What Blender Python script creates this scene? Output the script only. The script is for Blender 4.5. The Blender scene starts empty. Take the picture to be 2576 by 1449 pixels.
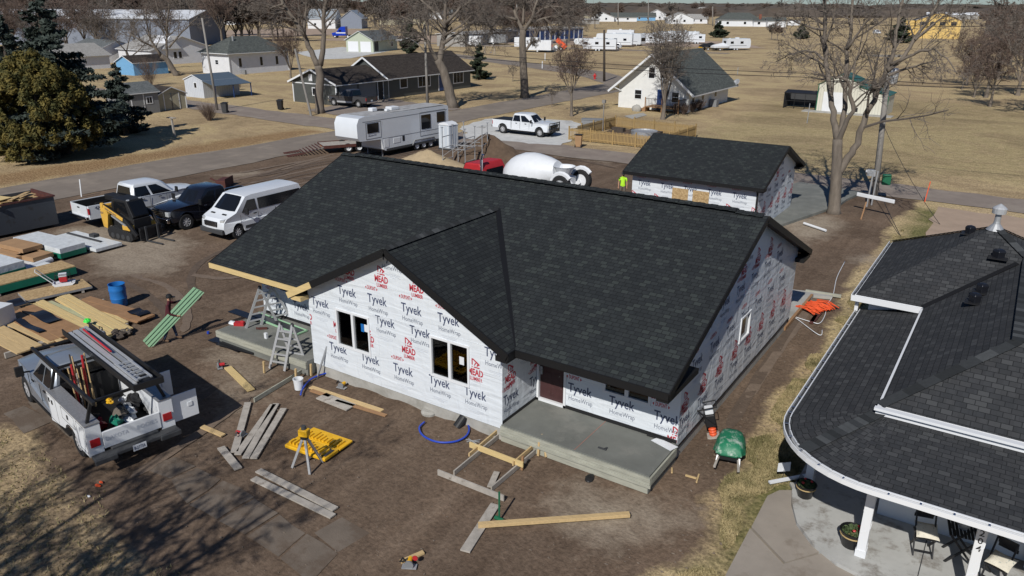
import bpy,math,random
import numpy as np
from mathutils import Vector,Matrix,geometry
R=math.radians
D=bpy.data
sc=bpy.context.scene
COL=sc.collection
YAW,PIT,ROLL,HC=0.587,R(20.325),0.0048,11.4
CX,CY=6.098,-17.068
cam=D.objects.new('camera',D.cameras.new('camera'))
COL.objects.link(cam)
cam.location=(CX,CY,HC)
cam.rotation_euler=(Matrix.Rotation(YAW,3,'Z')@Matrix.Rotation(math.pi/2-PIT,3,'X')@Matrix.Rotation(ROLL,3,'Z')).to_euler()
cam.data.sensor_width=36
cam.data.lens=36*1928.8/2576
cam.data.clip_start=.2
cam.data.clip_end=12000
sc.camera=cam
SUN_AZ,SUN_EL=R(12.0),R(40)
w=D.worlds.new('World');sc.world=w;w.use_nodes=True
nt=w.node_tree
sky=nt.nodes.new('ShaderNodeTexSky');sky.sky_type='NISHITA';sky.sun_disc=False
sky.sun_elevation=SUN_EL
sky.altitude=500;sky.air_density=1.0;sky.dust_density=.2;sky.ozone_density=3
bg=nt.nodes['Background'];bg.inputs[1].default_value=.05
tint=nt.nodes.new('ShaderNodeMix');tint.data_type='RGBA';tint.blend_type='MULTIPLY';tint.inputs[0].default_value=1;tint.inputs[7].default_value=(.72,.90,1.15,1)
nt.links.new(sky.outputs[0],tint.inputs[6]);nt.links.new(tint.outputs[2],bg.inputs[0])
sd=D.lights.new('sun','SUN');sd.energy=4.2;sd.angle=R(.5);sd.color=(1,.965,.91)
sun=D.objects.new('sun',sd);COL.objects.link(sun)
_d=Vector((-math.sin(SUN_AZ)*math.cos(SUN_EL),math.cos(SUN_AZ)*math.cos(SUN_EL),-math.sin(SUN_EL)))
sun.rotation_euler=_d.to_track_quat('-Z','Y').to_euler()
sky.sun_rotation=math.atan2(-_d.x,-_d.y)
vs=sc.view_settings
vs.view_transform='Standard';vs.look='None';vs.gamma=1;vs.exposure=0.0
sc.cycles.max_bounces=5;sc.cycles.diffuse_bounces=2;sc.cycles.glossy_bounces=3;sc.cycles.transmission_bounces=3
sc.cycles.transparent_max_bounces=8
def P(px,py,z=0.0):
 "photo pixel (2576 wide) -> the point of the place at height z"
 u,v=(px-1288),(py-724.5)
 c,s=math.cos(ROLL),math.sin(ROLL)
 u,v=(c*u+s*v)/1928.8,(-s*u+c*v)/1928.8
 dn=math.sin(PIT)+math.cos(PIT)*v;fw=math.cos(PIT)-math.sin(PIT)*v
 t=(HC-z)/dn
 X,Y=u*t,fw*t
 c,s=math.cos(YAW),math.sin(YAW)
 return Vector((CX+X*c-Y*s,CY+X*s+Y*c,z))
def PB(px,py,b):
 "photo pixel -> point on the vertical plane y = b"
 g=P(px,py);t=(b-CY)/(g.y-CY)
 return Vector((CX+(g.x-CX)*t,b,HC*(1-t)))
def PA(px,py,a):
 g=P(px,py);t=(a-CX)/(g.x-CX)
 return Vector((a,CY+(g.y-CY)*t,HC*(1-t)))
def PD(px,py,base):
 "photo pixel -> point on the vertical plane through base facing the camera"
 n=Vector((base[0]-CX,base[1]-CY,0));g=P(px,py);c0=Vector((CX,CY,HC))
 dd=g-c0;t=n.dot(n)/n.dot(dd)
 return c0+dd*t
class MB:
 def __init__(s):s.v=[];s.f=[];s.m=[]
 def add(s,vs,fs,m=0):
  o=len(s.v);s.v+=[tuple(p)for p in vs]
  for f in fs:s.f.append([i+o for i in f]);s.m.append(m)
  return s
 def face(s,pts,m=0):return s.add(pts,[list(range(len(pts)))],m)
 def box(s,c,d,rz=0,m=0,tilt=None):
  hx,hy,hz=d[0]/2,d[1]/2,d[2]/2
  vs=[Vector((x*hx,y*hy,z*hz))for z in(-1,1)for x,y in((-1,-1),(1,-1),(1,1),(-1,1))]
  M=Matrix.Rotation(rz,3,'Z')
  if tilt:M=M@tilt
  c=Vector(c)
  return s.add([M@v+c for v in vs],[(3,2,1,0),(4,5,6,7),(0,1,5,4),(1,2,6,5),(2,3,7,6),(3,0,4,7)],m)
 def lo(s,a,b,m=0):
  return s.box([(a[i]+b[i])/2 for i in range(3)],[abs(b[i]-a[i])for i in range(3)],0,m)
 def bar(s,p,q,w,h,m=0,up=(0,0,1)):
  p,q=Vector(p),Vector(q);d=q-p;L=d.length
  if L<1e-6:return s
  x=d/L;y=Vector(up).cross(x)
  if y.length<1e-4:y=Vector((1,0,0)).cross(x)
  y.normalize();z=x.cross(y)
  M=Matrix((x,y,z)).transposed();c=(p+q)/2
  vs=[M@Vector((i*L/2,j*w/2,k*h/2))+c for k in(-1,1)for i,j in((-1,-1),(1,-1),(1,1),(-1,1))]
  return s.add(vs,[(3,2,1,0),(4,5,6,7),(0,1,5,4),(1,2,6,5),(2,3,7,6),(3,0,4,7)],m)
 def tube(s,pts,r,n=8,m=0,caps=True):
  pts=[Vector(p)for p in pts];rs=r if isinstance(r,(list,tuple))else[r]*len(pts)
  o=len(s.v);k=len(pts);ref=None
  for i,p in enumerate(pts):
   t=(pts[min(i+1,k-1)]-pts[max(i-1,0)])
   if t.length<1e-9:t=Vector((0,0,1))
   t.normalize()
   if ref is None:ref=Vector((0,0,1))if abs(t.z)<.9 else Vector((1,0,0))
   x=ref-t*ref.dot(t)
   if x.length<1e-4:x=t.orthogonal()
   x.normalize();y=t.cross(x);ref=x
   for j in range(n):
    a=2*math.pi*j/n
    s.v.append(tuple(p+(x*math.cos(a)+y*math.sin(a))*rs[i]))
  for i in range(k-1):
   for j in range(n):
    s.f.append([o+i*n+j,o+i*n+(j+1)%n,o+(i+1)*n+(j+1)%n,o+(i+1)*n+j]);s.m.append(m)
  if caps:
   s.f.append([o+j for j in range(n)][::-1]);s.m.append(m)
   s.f.append([o+(k-1)*n+j for j in range(n)]);s.m.append(m)
  return s
 def cyl(s,p,q,r0,r1=None,n=16,m=0):return s.tube([p,q],[r0,r0 if r1 is None else r1],n,m)
 def lathe(s,prof,c=(0,0,0),axis='z',n=20,m=0,caps=True):
  "prof: list of (radius, height)"
  o=len(s.v)
  for r,h in prof:
   for j in range(n):
    a=2*math.pi*j/n;x,y=r*math.cos(a),r*math.sin(a)
    p=(x,y,h)if axis=='z' else((x,h,y)if axis=='y' else(h,x,y))
    s.v.append((p[0]+c[0],p[1]+c[1],p[2]+c[2]))
  for i in range(len(prof)-1):
   for j in range(n):
    s.f.append([o+i*n+j,o+i*n+(j+1)%n,o+(i+1)*n+(j+1)%n,o+(i+1)*n+j]);s.m.append(m)
  if caps:
   s.f.append([o+j for j in range(n)][::-1]);s.m.append(m)
   s.f.append([o+(len(prof)-1)*n+j for j in range(n)]);s.m.append(m)
  return s
 def prism(s,poly,vec,m=0,mt=None,mb=None):
  "extrude a planar polygon (3-D points) by vec"
  poly=[Vector(p)for p in poly];vec=Vector(vec);n=len(poly)
  o=len(s.v);s.v+=[tuple(p)for p in poly]+[tuple(p+vec)for p in poly]
  s.f.append(list(range(o,o+n)));s.m.append(m if mt is None else mt)
  s.f.append(list(range(o+2*n-1,o+n-1,-1)));s.m.append(m if mb is None else mb)
  for i in range(n):
   j=(i+1)%n
   s.f.append([o+i,o+n+i,o+n+j,o+j]);s.m.append(m)
  return s
 def blob(s,c,r,seed=0,n=10,k=7,amp=.2,m=0,flat=False):
  rnd=random.Random(seed);o=len(s.v)
  for i in range(k+1):
   th=math.pi*i/k
   for j in range(n):
    a=2*math.pi*j/n;q=1+amp*(rnd.random()-.5)*2
    z=math.cos(th)*r[2]*q
    if flat:z=max(z,0)
    s.v.append((c[0]+math.sin(th)*math.cos(a)*r[0]*q,c[1]+math.sin(th)*math.sin(a)*r[1]*q,c[2]+z))
  for i in range(k):
   for j in range(n):
    s.f.append([o+i*n+j,o+(i+1)*n+j,o+(i+1)*n+(j+1)%n,o+i*n+(j+1)%n]);s.m.append(m)
  return s
 def build(s,name,mats,parent=None,bevel=0,smooth=False,uv=True,seg=2,bang=35):
  me=D.meshes.new(name);me.from_pydata(s.v,[],s.f)
  for mt in(mats if isinstance(mats,(list,tuple))else[mats]):me.materials.append(mt)
  if len(set(s.m))>1 or(s.m and s.m[0]):me.polygons.foreach_set('material_index',s.m)
  if smooth:me.shade_smooth()if hasattr(me,'shade_smooth')else me.polygons.foreach_set('use_smooth',[True]*len(s.f))
  if smooth and smooth is not True:me.set_sharp_from_angle(angle=R(smooth))
  if uv:box_uv(me)
  me.update()
  o=D.objects.new(name,me);COL.objects.link(o)
  if parent:o.parent=parent
  if bevel:
   b=o.modifiers.new('b','BEVEL');b.width=bevel;b.segments=seg;b.limit_method='ANGLE';b.angle_limit=R(bang)
   me.polygons.foreach_set('use_smooth',[True]*len(me.polygons));b.harden_normals=True
  return o
def box_uv(me):
 uvl=me.uv_layers.new(name='UVMap')
 nl=len(me.loops)
 if not nl:return
 vi=np.empty(nl,np.int32);me.loops.foreach_get('vertex_index',vi)
 co=np.empty(len(me.vertices)*3,np.float32);me.vertices.foreach_get('co',co);co=co.reshape(-1,3)
 npoly=len(me.polygons);ls=np.empty(npoly,np.int32);me.polygons.foreach_get('loop_start',ls)
 lt=np.empty(npoly,np.int32);me.polygons.foreach_get('loop_total',lt)
 nr=np.empty(npoly*3,np.float32);me.polygons.foreach_get('normal',nr);nr=nr.reshape(-1,3)
 u=np.stack([-nr[:,1],nr[:,0],np.zeros(npoly)],1);l=np.linalg.norm(u,axis=1)
 u[l<1e-3]=(1,0,0);l[l<1e-3]=1;u/=l[:,None]
 v=np.cross(nr,u)
 pid=np.repeat(np.arange(npoly),lt)
 order=np.concatenate([np.arange(a,a+b)for a,b in zip(ls,lt)])if npoly<2 or not np.all(ls[1:]==ls[:-1]+lt[:-1])else np.arange(nl)
 p=co[vi[order]];out=np.empty((nl,2),np.float32)
 out[order,0]=(p*u[pid]).sum(1);out[order,1]=(p*v[pid]).sum(1)
 uvl.data.foreach_set('uv',out.ravel())
def E(name,label,cat,loc=(0,0,0),rz=0,group=None):
 o=D.objects.new(name,None);COL.objects.link(o);o.location=loc;o.rotation_euler=(0,0,rz)
 return tag(o,label,cat,group)
def tag(o,label,cat,group=None):
 o['label']=label;o['category']=cat
 if group:o['group']=group
 return o
def kind(o,k='structure'):o['kind']=k;return o
def T(mb,name,mats,label,cat,loc=(0,0,0),rz=0,group=None,**k):
 "a thing that is one mesh"
 o=mb.build(name,mats,None,**k);o.location=loc;o.rotation_euler=(0,0,rz)
 return tag(o,label,cat,group)
def dup(r,loc,rz=0,label=None,group=None,scale=None):
 def cp(o,par):
  c=o.copy();COL.objects.link(c)
  if par:c.parent=par
  for ch in[x for x in o.children]:cp(ch,c)
  return c
 c=cp(r,None);c.location=loc;c.rotation_euler=(0,0,rz)
 if label:c['label']=label
 if group:c['group']=group
 if scale:c.scale=(scale,)*3 if isinstance(scale,(int,float))else scale
 return c
def heading(p,q):return math.atan2(q[1]-p[1],q[0]-p[0])
def mat(name,col,rough=.6,var=.0,vs_=6,metal=0,bump=0,bs=None,spec=.4,wear=None,ws=3,wt=.55,coat=0,stretch=None):
 m=D.materials.new(name);m.use_nodes=True;n=m.node_tree.nodes;l=m.node_tree.links
 b=n['Principled BSDF'];b.inputs['Roughness'].default_value=rough;b.inputs['Metallic'].default_value=metal
 b.inputs['Base Color'].default_value=(*col,1);b.inputs['Specular IOR Level'].default_value=spec
 if coat:b.inputs['Coat Weight'].default_value=coat;b.inputs['Coat Roughness'].default_value=.08
 if var or bump or wear:
  tc=n.new('ShaderNodeTexCoord');src=tc.outputs['Object']
  if stretch:
   mp=n.new('ShaderNodeMapping');mp.inputs['Scale'].default_value=stretch;l.new(src,mp.inputs[0]);src=mp.outputs[0]
  nz=n.new('ShaderNodeTexNoise');nz.inputs['Scale'].default_value=vs_;nz.inputs['Detail'].default_value=6;nz.inputs['Roughness'].default_value=.65
  l.new(src,nz.inputs['Vector'])
  cout=None
  if var:
   mr=n.new('ShaderNodeMapRange');mr.inputs[1].default_value=.3;mr.inputs[2].default_value=.7
   mr.inputs[3].default_value=1-var;mr.inputs[4].default_value=1+var;l.new(nz.outputs[0],mr.inputs[0])
   mx=n.new('ShaderNodeMix');mx.data_type='RGBA';mx.blend_type='MULTIPLY';mx.inputs[0].default_value=1
   mx.inputs[6].default_value=(*col,1);l.new(mr.outputs[0],mx.inputs[7]);cout=mx.outputs[2]
  if wear:
   n2=n.new('ShaderNodeTexNoise');n2.inputs['Scale'].default_value=ws;n2.inputs['Detail'].default_value=8;n2.inputs['Roughness'].default_value=.7
   l.new(src,n2.inputs['Vector'])
   r2=n.new('ShaderNodeMapRange');r2.inputs[1].default_value=wt;r2.inputs[2].default_value=wt+.12;l.new(n2.outputs[0],r2.inputs[0])
   m2=n.new('ShaderNodeMix');m2.data_type='RGBA';l.new(r2.outputs[0],m2.inputs[0])
   if cout:l.new(cout,m2.inputs[6])
   else:m2.inputs[6].default_value=(*col,1)
   m2.inputs[7].default_value=(*wear,1);cout=m2.outputs[2]
  if cout:l.new(cout,b.inputs['Base Color'])
  if bump:
   bp=n.new('ShaderNodeBump');bp.inputs['Strength'].default_value=min(1,bump);bp.inputs['Distance'].default_value=.02
   if bs:
    n3=n.new('ShaderNodeTexNoise');n3.inputs['Scale'].default_value=bs;n3.inputs['Detail'].default_value=5;l.new(src,n3.inputs['Vector']);l.new(n3.outputs[0],bp.inputs['Height'])
   else:l.new(nz.outputs[0],bp.inputs['Height'])
   l.new(bp.outputs[0],b.inputs['Normal'])
 return m
def shingle(name,c1,c2,tab=.3,course=.145,dark=.5,spots=None):
 m=D.materials.new(name);m.use_nodes=True;n=m.node_tree.nodes;l=m.node_tree.links
 b=n['Principled BSDF'];b.inputs['Roughness'].default_value=.92;b.inputs['Specular IOR Level'].default_value=.25
 uv=n.new('ShaderNodeUVMap')
 def brick(w_,off,ca,cb,mort):
  t=n.new('ShaderNodeTexBrick');t.offset=off;t.inputs['Scale'].default_value=1
  t.inputs['Brick Width'].default_value=w_;t.inputs['Row Height'].default_value=course
  t.inputs['Mortar Size'].default_value=.009;t.inputs['Mortar Smooth'].default_value=.3;t.inputs['Bias'].default_value=0
  t.inputs['Color1'].default_value=(*ca,1);t.inputs['Color2'].default_value=(*cb,1);t.inputs['Mortar'].default_value=(*mort,1)
  l.new(uv.outputs[0],t.inputs[0]);return t
 mo=[x*dark for x in c1]  # shadow lines between shingle courses, put into the colour as darker joints
 t1=brick(tab,.37,c1,c2,mo)
 t2=brick(tab*.61,.61,(.9,)*3,(1.1,)*3,(.95,)*3)
 mx=n.new('ShaderNodeMix');mx.data_type='RGBA';mx.blend_type='MULTIPLY';mx.inputs[0].default_value=1
 l.new(t1.outputs[0],mx.inputs[6]);l.new(t2.outputs[0],mx.inputs[7])
 t3=brick(tab,.37,(0,0,0),(1,1,1),(0,0,0));
 nz=n.new('ShaderNodeTexNoise');nz.inputs['Scale'].default_value=1.1;nz.inputs['Detail'].default_value=9;nz.inputs['Roughness'].default_value=.75
 l.new(uv.outputs[0],nz.inputs['Vector'])
 mr=n.new('ShaderNodeMapRange');mr.inputs[1].default_value=.25;mr.inputs[2].default_value=.75;mr.inputs[3].default_value=.86;mr.inputs[4].default_value=1.14
 l.new(nz.outputs[0],mr.inputs[0])
 m3=n.new('ShaderNodeMix');m3.data_type='RGBA';m3.blend_type='MULTIPLY';m3.inputs[0].default_value=1
 l.new(mx.outputs[2],m3.inputs[6]);l.new(mr.outputs[0],m3.inputs[7]);out=m3.outputs[2]
 if spots:
  r3=n.new('ShaderNodeMapRange');r3.inputs[1].default_value=.8;r3.inputs[2].default_value=.83;l.new(t3.outputs[0],r3.inputs[0])
  m4=n.new('ShaderNodeMix');m4.data_type='RGBA';l.new(r3.outputs[0],m4.inputs[0]);l.new(out,m4.inputs[6]);m4.inputs[7].default_value=(*spots,1);out=m4.outputs[2]
 l.new(out,b.inputs['Base Color'])
 bp=n.new('ShaderNodeBump');bp.inputs['Strength'].default_value=.5;bp.inputs['Distance'].default_value=.01
 l.new(t1.outputs['Fac'],bp.inputs['Height']);bp.invert=True;l.new(bp.outputs[0],b.inputs['Normal'])
 return m
def siding(name,col,pitch=.12,rough=.5,vert=False,groove=.06):
 m=D.materials.new(name);m.use_nodes=True;n=m.node_tree.nodes;l=m.node_tree.links
 b=n['Principled BSDF'];b.inputs['Roughness'].default_value=rough
 uv=n.new('ShaderNodeUVMap');sp=n.new('ShaderNodeSeparateXYZ');l.new(uv.outputs[0],sp.inputs[0])
 mu=n.new('ShaderNodeMath');mu.operation='DIVIDE';l.new(sp.outputs[0 if vert else 1],mu.inputs[0]);mu.inputs[1].default_value=pitch
 fr=n.new('ShaderNodeMath');fr.operation='FRACT';l.new(mu.outputs[0],fr.inputs[0])
 mr=n.new('ShaderNodeMapRange');mr.inputs[1].default_value=0;mr.inputs[2].default_value=groove*2;mr.inputs[3].default_value=.45;mr.inputs[4].default_value=1;l.new(fr.outputs[0],mr.inputs[0])
 nz=n.new('ShaderNodeTexNoise');nz.inputs['Scale'].default_value=1.3;nz.inputs['Detail'].default_value=6;l.new(uv.outputs[0],nz.inputs['Vector'])
 m2=n.new('ShaderNodeMapRange');m2.inputs[3].default_value=.88;m2.inputs[4].default_value=1.08;l.new(nz.outputs[0],m2.inputs[0])
 mm=n.new('ShaderNodeMath');mm.operation='MULTIPLY';l.new(mr.outputs[0],mm.inputs[0]);l.new(m2.outputs[0],mm.inputs[1])
 mx=n.new('ShaderNodeMix');mx.data_type='RGBA';mx.blend_type='MULTIPLY';mx.inputs[0].default_value=1;mx.inputs[6].default_value=(*col,1)
 l.new(mm.outputs[0],mx.inputs[7]);l.new(mx.outputs[2],b.inputs['Base Color'])
 bp=n.new('ShaderNodeBump');bp.inputs['Strength'].default_value=.6;bp.inputs['Distance'].default_value=.015;l.new(fr.outputs[0],bp.inputs['Height']);bp.invert=True
 l.new(bp.outputs[0],b.inputs['Normal'])
 return m
def osb_mat():
 m=mat('osb',(.42,.29,.14),.8);n=m.node_tree.nodes;l=m.node_tree.links
 tc=n.new('ShaderNodeTexCoord');vo=n.new('ShaderNodeTexVoronoi');vo.inputs['Scale'].default_value=14
 mp=n.new('ShaderNodeMapping');mp.inputs['Scale'].default_value=(1,2.2,1.4);l.new(tc.outputs['Object'],mp.inputs[0]);l.new(mp.outputs[0],vo.inputs['Vector'])
 cr=n.new('ShaderNodeValToRGB');cr.color_ramp.elements[0].color=(.27,.17,.075,1);cr.color_ramp.elements[1].color=(.55,.40,.21,1)
 l.new(vo.outputs['Color'],cr.inputs[0]);l.new(cr.outputs[0],n['Principled BSDF'].inputs['Base Color'])
 return m
def wrap_mat():
 m=mat('house_wrap',(.66,.70,.735),.4,spec=.5);n=m.node_tree.nodes;l=m.node_tree.links
 uv=n.new('ShaderNodeUVMap')
 def noise(scale,st,rot=0,det=3,dist=0):
  mp=n.new('ShaderNodeMapping');mp.inputs['Scale'].default_value=st;mp.inputs['Rotation'].default_value=(0,0,rot)
  l.new(uv.outputs[0],mp.inputs[0]);z=n.new('ShaderNodeTexNoise');z.inputs['Scale'].default_value=scale;z.inputs['Detail'].default_value=det
  z.inputs['Distortion'].default_value=dist;l.new(mp.outputs[0],z.inputs['Vector']);return z
 a=noise(1.0,(.5,2.6,1),.5,2,1.5);c=noise(1.0,(2.2,.5,1),-.3,2,1.2);d=noise(9,(1,1,1),0,4)
 ad=n.new('ShaderNodeMath');ad.operation='ADD';l.new(a.outputs[0],ad.inputs[0]);l.new(c.outputs[0],ad.inputs[1])
 a2=n.new('ShaderNodeMath');a2.operation='MULTIPLY_ADD';l.new(d.outputs[0],a2.inputs[0]);a2.inputs[1].default_value=.15;l.new(ad.outputs[0],a2.inputs[2])
 bp=n.new('ShaderNodeBump');bp.inputs['Strength'].default_value=.7;bp.inputs['Distance'].default_value=.045
 l.new(a2.outputs[0],bp.inputs['Height']);l.new(bp.outputs[0],n['Principled BSDF'].inputs['Normal'])
 return m
M={}
def defm():
 M['wrap']=wrap_mat();M['osb']=osb_mat()
 M['ink']=mat('ink_navy',(.055,.07,.13),.6);M['inkgrey']=mat('ink_grey',(.16,.18,.23),.6)
 M['inkred']=mat('ink_red',(.46,.035,.055),.6);M['inkfaint']=mat('ink_faint',(.50,.53,.58),.6)
 M['roof']=shingle('charcoal_shingle',(.017,.020,.022),(.026,.030,.031),.21,.14,.45,(.032,.038,.037))
 M['roofn']=shingle('grey_brown_shingle',(.031,.033,.036),(.046,.047,.049),.22,.14,.5,(.055,.057,.059))
 M['roofd']=shingle('dark_brown_shingle',(.035,.028,.024),(.06,.05,.043),.35,.15,.5)
 M['roofg']=shingle('grey_shingle',(.10,.11,.11),(.15,.16,.16),.35,.15,.6)
 M['roofgg']=shingle('weathered_green_grey_shingle',(.065,.072,.068),(.11,.12,.11),.35,.15,.6)
 M['rooft']=shingle('pale_shingle',(.28,.27,.25),(.36,.35,.33),.35,.15,.7)
 M['fascia']=mat('black_fascia',(.006,.006,.0065),.6,.1,5)
 M['metalb']=mat('black_sheet_metal',(.012,.013,.017),.3,.1,3)
 M['soffit']=mat('dark_soffit',(.05,.045,.04),.7)
 M['wood']=mat('new_lumber',(.53,.38,.19),.75,.16,2.5,stretch=(1,9,9),bump=.1)
 M['woody']=mat('yellow_lumber',(.60,.45,.21),.7,.12,2.5,stretch=(1,8,8))
 M['woodg']=mat('treated_lumber',(.42,.42,.25),.75,.12,2.5,stretch=(1,8,8))
 M['woodold']=mat('weathered_board',(.36,.33,.29),.85,.22,3,bump=.2,wear=(.2,.17,.14),ws=4,wt=.58)
 M['woodbr']=mat('brown_board',(.30,.17,.085),.8,.15,3)
 M['card']=mat('cardboard',(.36,.22,.115),.85,.1,2)
 M['conc']=mat('concrete',(.36,.35,.32),.9,.14,1.6,bump=.3,bs=30,wear=(.28,.27,.24),ws=1.3,wt=.52)
 M['concd']=mat('fresh_concrete',(.155,.16,.145),.85,.16,1.2,wear=(.20,.20,.18),ws=.8,wt=.5,bump=.1,bs=20)
 M['concform']=mat('stained_form_board',(.34,.34,.28),.85,.2,2.5,bump=.2,stretch=(1,1,6))
 M['slab']=mat('half_buried_slab',(.155,.125,.098),.95,.15,1.5,wear=(.115,.085,.062),ws=1.0,wt=.46,bump=.3,bs=30)
 M['walk']=mat('old_sidewalk',(.29,.255,.215),.92,.12,.9,wear=(.20,.165,.13),ws=.7,wt=.55,bump=.2,bs=40)
 M['white']=mat('white_paint',(.68,.70,.72),.45,.05,2)
 M['trim']=mat('white_trim',(.70,.715,.73),.4)
 M['glass']=mat('dark_glass',(.008,.009,.011),.1,spec=.45)
 M['glassb']=mat('room_glass',(.02,.022,.025),.12,spec=.7)
 M['chrome']=mat('chrome',(.7,.7,.72),.18,metal=1)
 M['rimsilver']=mat('rim_silver',(.55,.55,.56),.35,metal=.3)
 M['alu']=mat('aluminium',(.50,.51,.52),.4,.1,8,metal=.35)
 M['galv']=mat('galvanised_steel',(.42,.43,.44),.5,.12,6,metal=.5)
 M['tyre']=mat('tyre_rubber',(.018,.018,.019),.85,bump=.3,bs=60)
 M['black']=mat('black_plastic',(.015,.015,.016),.55,.1,8)
 M['dkgrey']=mat('dark_grey',(.05,.052,.055),.6,.1,5)
 M['grey']=mat('mid_grey',(.2,.205,.21),.6,.08,5)
 M['carw']=mat('white_car_paint',(.66,.69,.72),.28,.03,1.5,coat=.5,wear=(.55,.54,.52),ws=1.4,wt=.63)
 M['cars']=mat('silver_blue_car_paint',(.30,.335,.38),.3,.05,2,metal=.4,coat=.5)
 M['cark']=mat('black_car_paint',(.008,.009,.014),.22,coat=.8)
 M['carg']=mat('grey_car_paint',(.05,.05,.055),.3,coat=.5)
 M['red']=mat('red_paint',(.42,.025,.03),.45,.1,5)
 M['dkred']=mat('rusty_red',(.085,.028,.022),.7,.25,5,wear=(.05,.032,.025),ws=6)
 M['redl']=mat('red_lamp',(.35,.01,.015),.2,spec=.8)
 M['amber']=mat('amber_lamp',(.6,.2,.03),.25)
 M['lens']=mat('headlamp_lens',(.6,.62,.62),.1,spec=.9,metal=.3)
 M['yellow']=mat('machine_yellow',(.62,.36,.06),.5,.1,4,wear=(.4,.28,.12),ws=6,wt=.6)
 M['dewalt']=mat('bright_yellow_plastic',(.72,.40,.015),.5,.08,8)
 M['orange']=mat('orange_plastic',(.72,.10,.03),.55,.15,12)
 M['green']=mat('green_paint',(.015,.12,.06),.45,.1,4)
 M['teal']=mat('teal_wrap',(.01,.16,.10),.5,.1,3)
 M['ltgreen']=mat('pale_green_sheet',(.31,.53,.33),.45,.05,3)
 M['blue']=mat('blue_plastic',(.015,.14,.42),.4,.07,3)
 M['hose']=mat('blue_hose',(.02,.06,.42),.45)
 M['navyb']=mat('navy_blue_door',(.02,.05,.16),.5)
 M['lblue']=mat('light_blue_wall',(.16,.36,.58),.6,.1,3)
 M['pinkdirt']=mat('hydrant_red',(.5,.03,.03),.4)
 M['dirtpile']=mat('dirt_heap',(.10,.068,.045),1,.25,2.5,bump=1,bs=8)
 M['sand']=mat('sand_heap',(.40,.31,.19),1,.12,3,bump=.6,bs=10)
 M['bark']=mat('grey_brown_bark',(.155,.13,.105),.95,.3,4,bump=1,bs=9,stretch=(1,1,.25))
 M['twig']=mat('grey_twigs',(.125,.105,.088),.95,.25,2)
 M['twigr']=mat('reddish_brown_twigs',(.115,.082,.065),.95,.25,2)
 M['barkd']=mat('dark_bark',(.065,.052,.042),.95,.3,4)
 M['skin']=mat('skin',(.42,.23,.15),.55)
 M['hivis']=mat('hi_vis_lime',(.42,.78,.03),.6)
 M['jeans']=mat('blue_jeans',(.04,.065,.12),.85,.15,12)
 M['khaki']=mat('brown_work_trousers',(.13,.11,.09),.85,.15,12)
 M['maroon']=mat('maroon_cotton',(.07,.012,.018),.85,.1,10)
 M['boot']=mat('tan_boots',(.16,.10,.06),.8)
 M['pole']=mat('grey_pole_wood',(.24,.225,.205),.9,.2,3,stretch=(3,3,.3),bump=.4)
 M['fence']=mat('yellow_fence_wood',(.33,.225,.095),.8,.2,3,stretch=(5,5,.6))
 M['greenroof']=siding('green_ribbed_metal',(.02,.10,.055),.3,.4,True)
 M['creamrib']=siding('cream_ribbed_metal',(.62,.60,.50),.3,.5,True)
 M['whiterib']=siding('white_ribbed_door',(.75,.76,.76),.12,.4)
 M['whitelap']=siding('white_lap_siding',(.70,.71,.73),.14)
 M['greylap']=siding('grey_lap_siding',(.42,.43,.46),.14)
 M['dklap']=siding('charcoal_lap_siding',(.075,.08,.075),.14)
 M['whitestucco']=mat('cream_white_stucco',(.68,.685,.665),.8,.06,2)
 M['sage']=mat('sage_siding',(.42,.46,.36),.7,.05,2)
 M['tan']=mat('tan_siding',(.38,.35,.25),.7,.08,2)
 M['creamy']=mat('bare_yellow_sheathing',(.60,.42,.15),.8,.08,2)
 M['steel']=siding('pale_ribbed_steel',(.55,.58,.62),.35,.45,True)
 M['greysteel']=siding('grey_ribbed_steel',(.22,.25,.31),.35,.5,True)
 M['barnroof']=siding('grey_metal_roof',(.30,.33,.35),.35,.45,True)
 M['bluemetal']=siding('blue_grey_metal_roof',(.10,.13,.16),.3,.4,True)
 M['brick']=mat('red_brick',(.20,.075,.05),.9,.15,12)
 M['asphalt']=mat('chip_seal_asphalt',(.20,.168,.138),.95,.14,.5,bump=.3,bs=25,wear=(.25,.21,.17),ws=.35,wt=.5)
 M['gravel']=mat('pale_crushed_rock',(.52,.52,.50),.95,.12,1.2,bump=.8,bs=25,wear=(.30,.29,.27),ws=.5,wt=.55)
 M['alley']=mat('worn_gravel_road',(.225,.185,.155),.95,.14,.6,bump=.4,bs=20,wear=(.27,.23,.19),ws=.4,wt=.5)
 M['bare']=mat('bare_pinkish_gravel',(.36,.27,.20),.95,.12,.7,bump=.4,bs=20)
defm()
def inpoly(x,y,poly):
 r=np.zeros(x.shape,bool);n=len(poly)
 for i in range(n):
  x1,y1=poly[i];x2,y2=poly[(i+1)%n]
  c=((y1>y)!=(y2>y))&(x<(x2-x1)*(y-y1)/(y2-y1+1e-12)+x1);r^=c
 return r
def sdist(x,y,poly):
 d=np.full(x.shape,1e9);n=len(poly)
 for i in range(n):
  ax,ay=poly[i];bx,by=poly[(i+1)%n];ex,ey=bx-ax,by-ay
  t=np.clip(((x-ax)*ex+(y-ay)*ey)/(ex*ex+ey*ey+1e-12),0,1)
  d=np.minimum(d,np.hypot(x-ax-t*ex,y-ay-t*ey))
 return np.where(inpoly(x,y,poly),-d,d)
def pp(*l):return[tuple(P(*q)[:2])for q in l]
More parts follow.
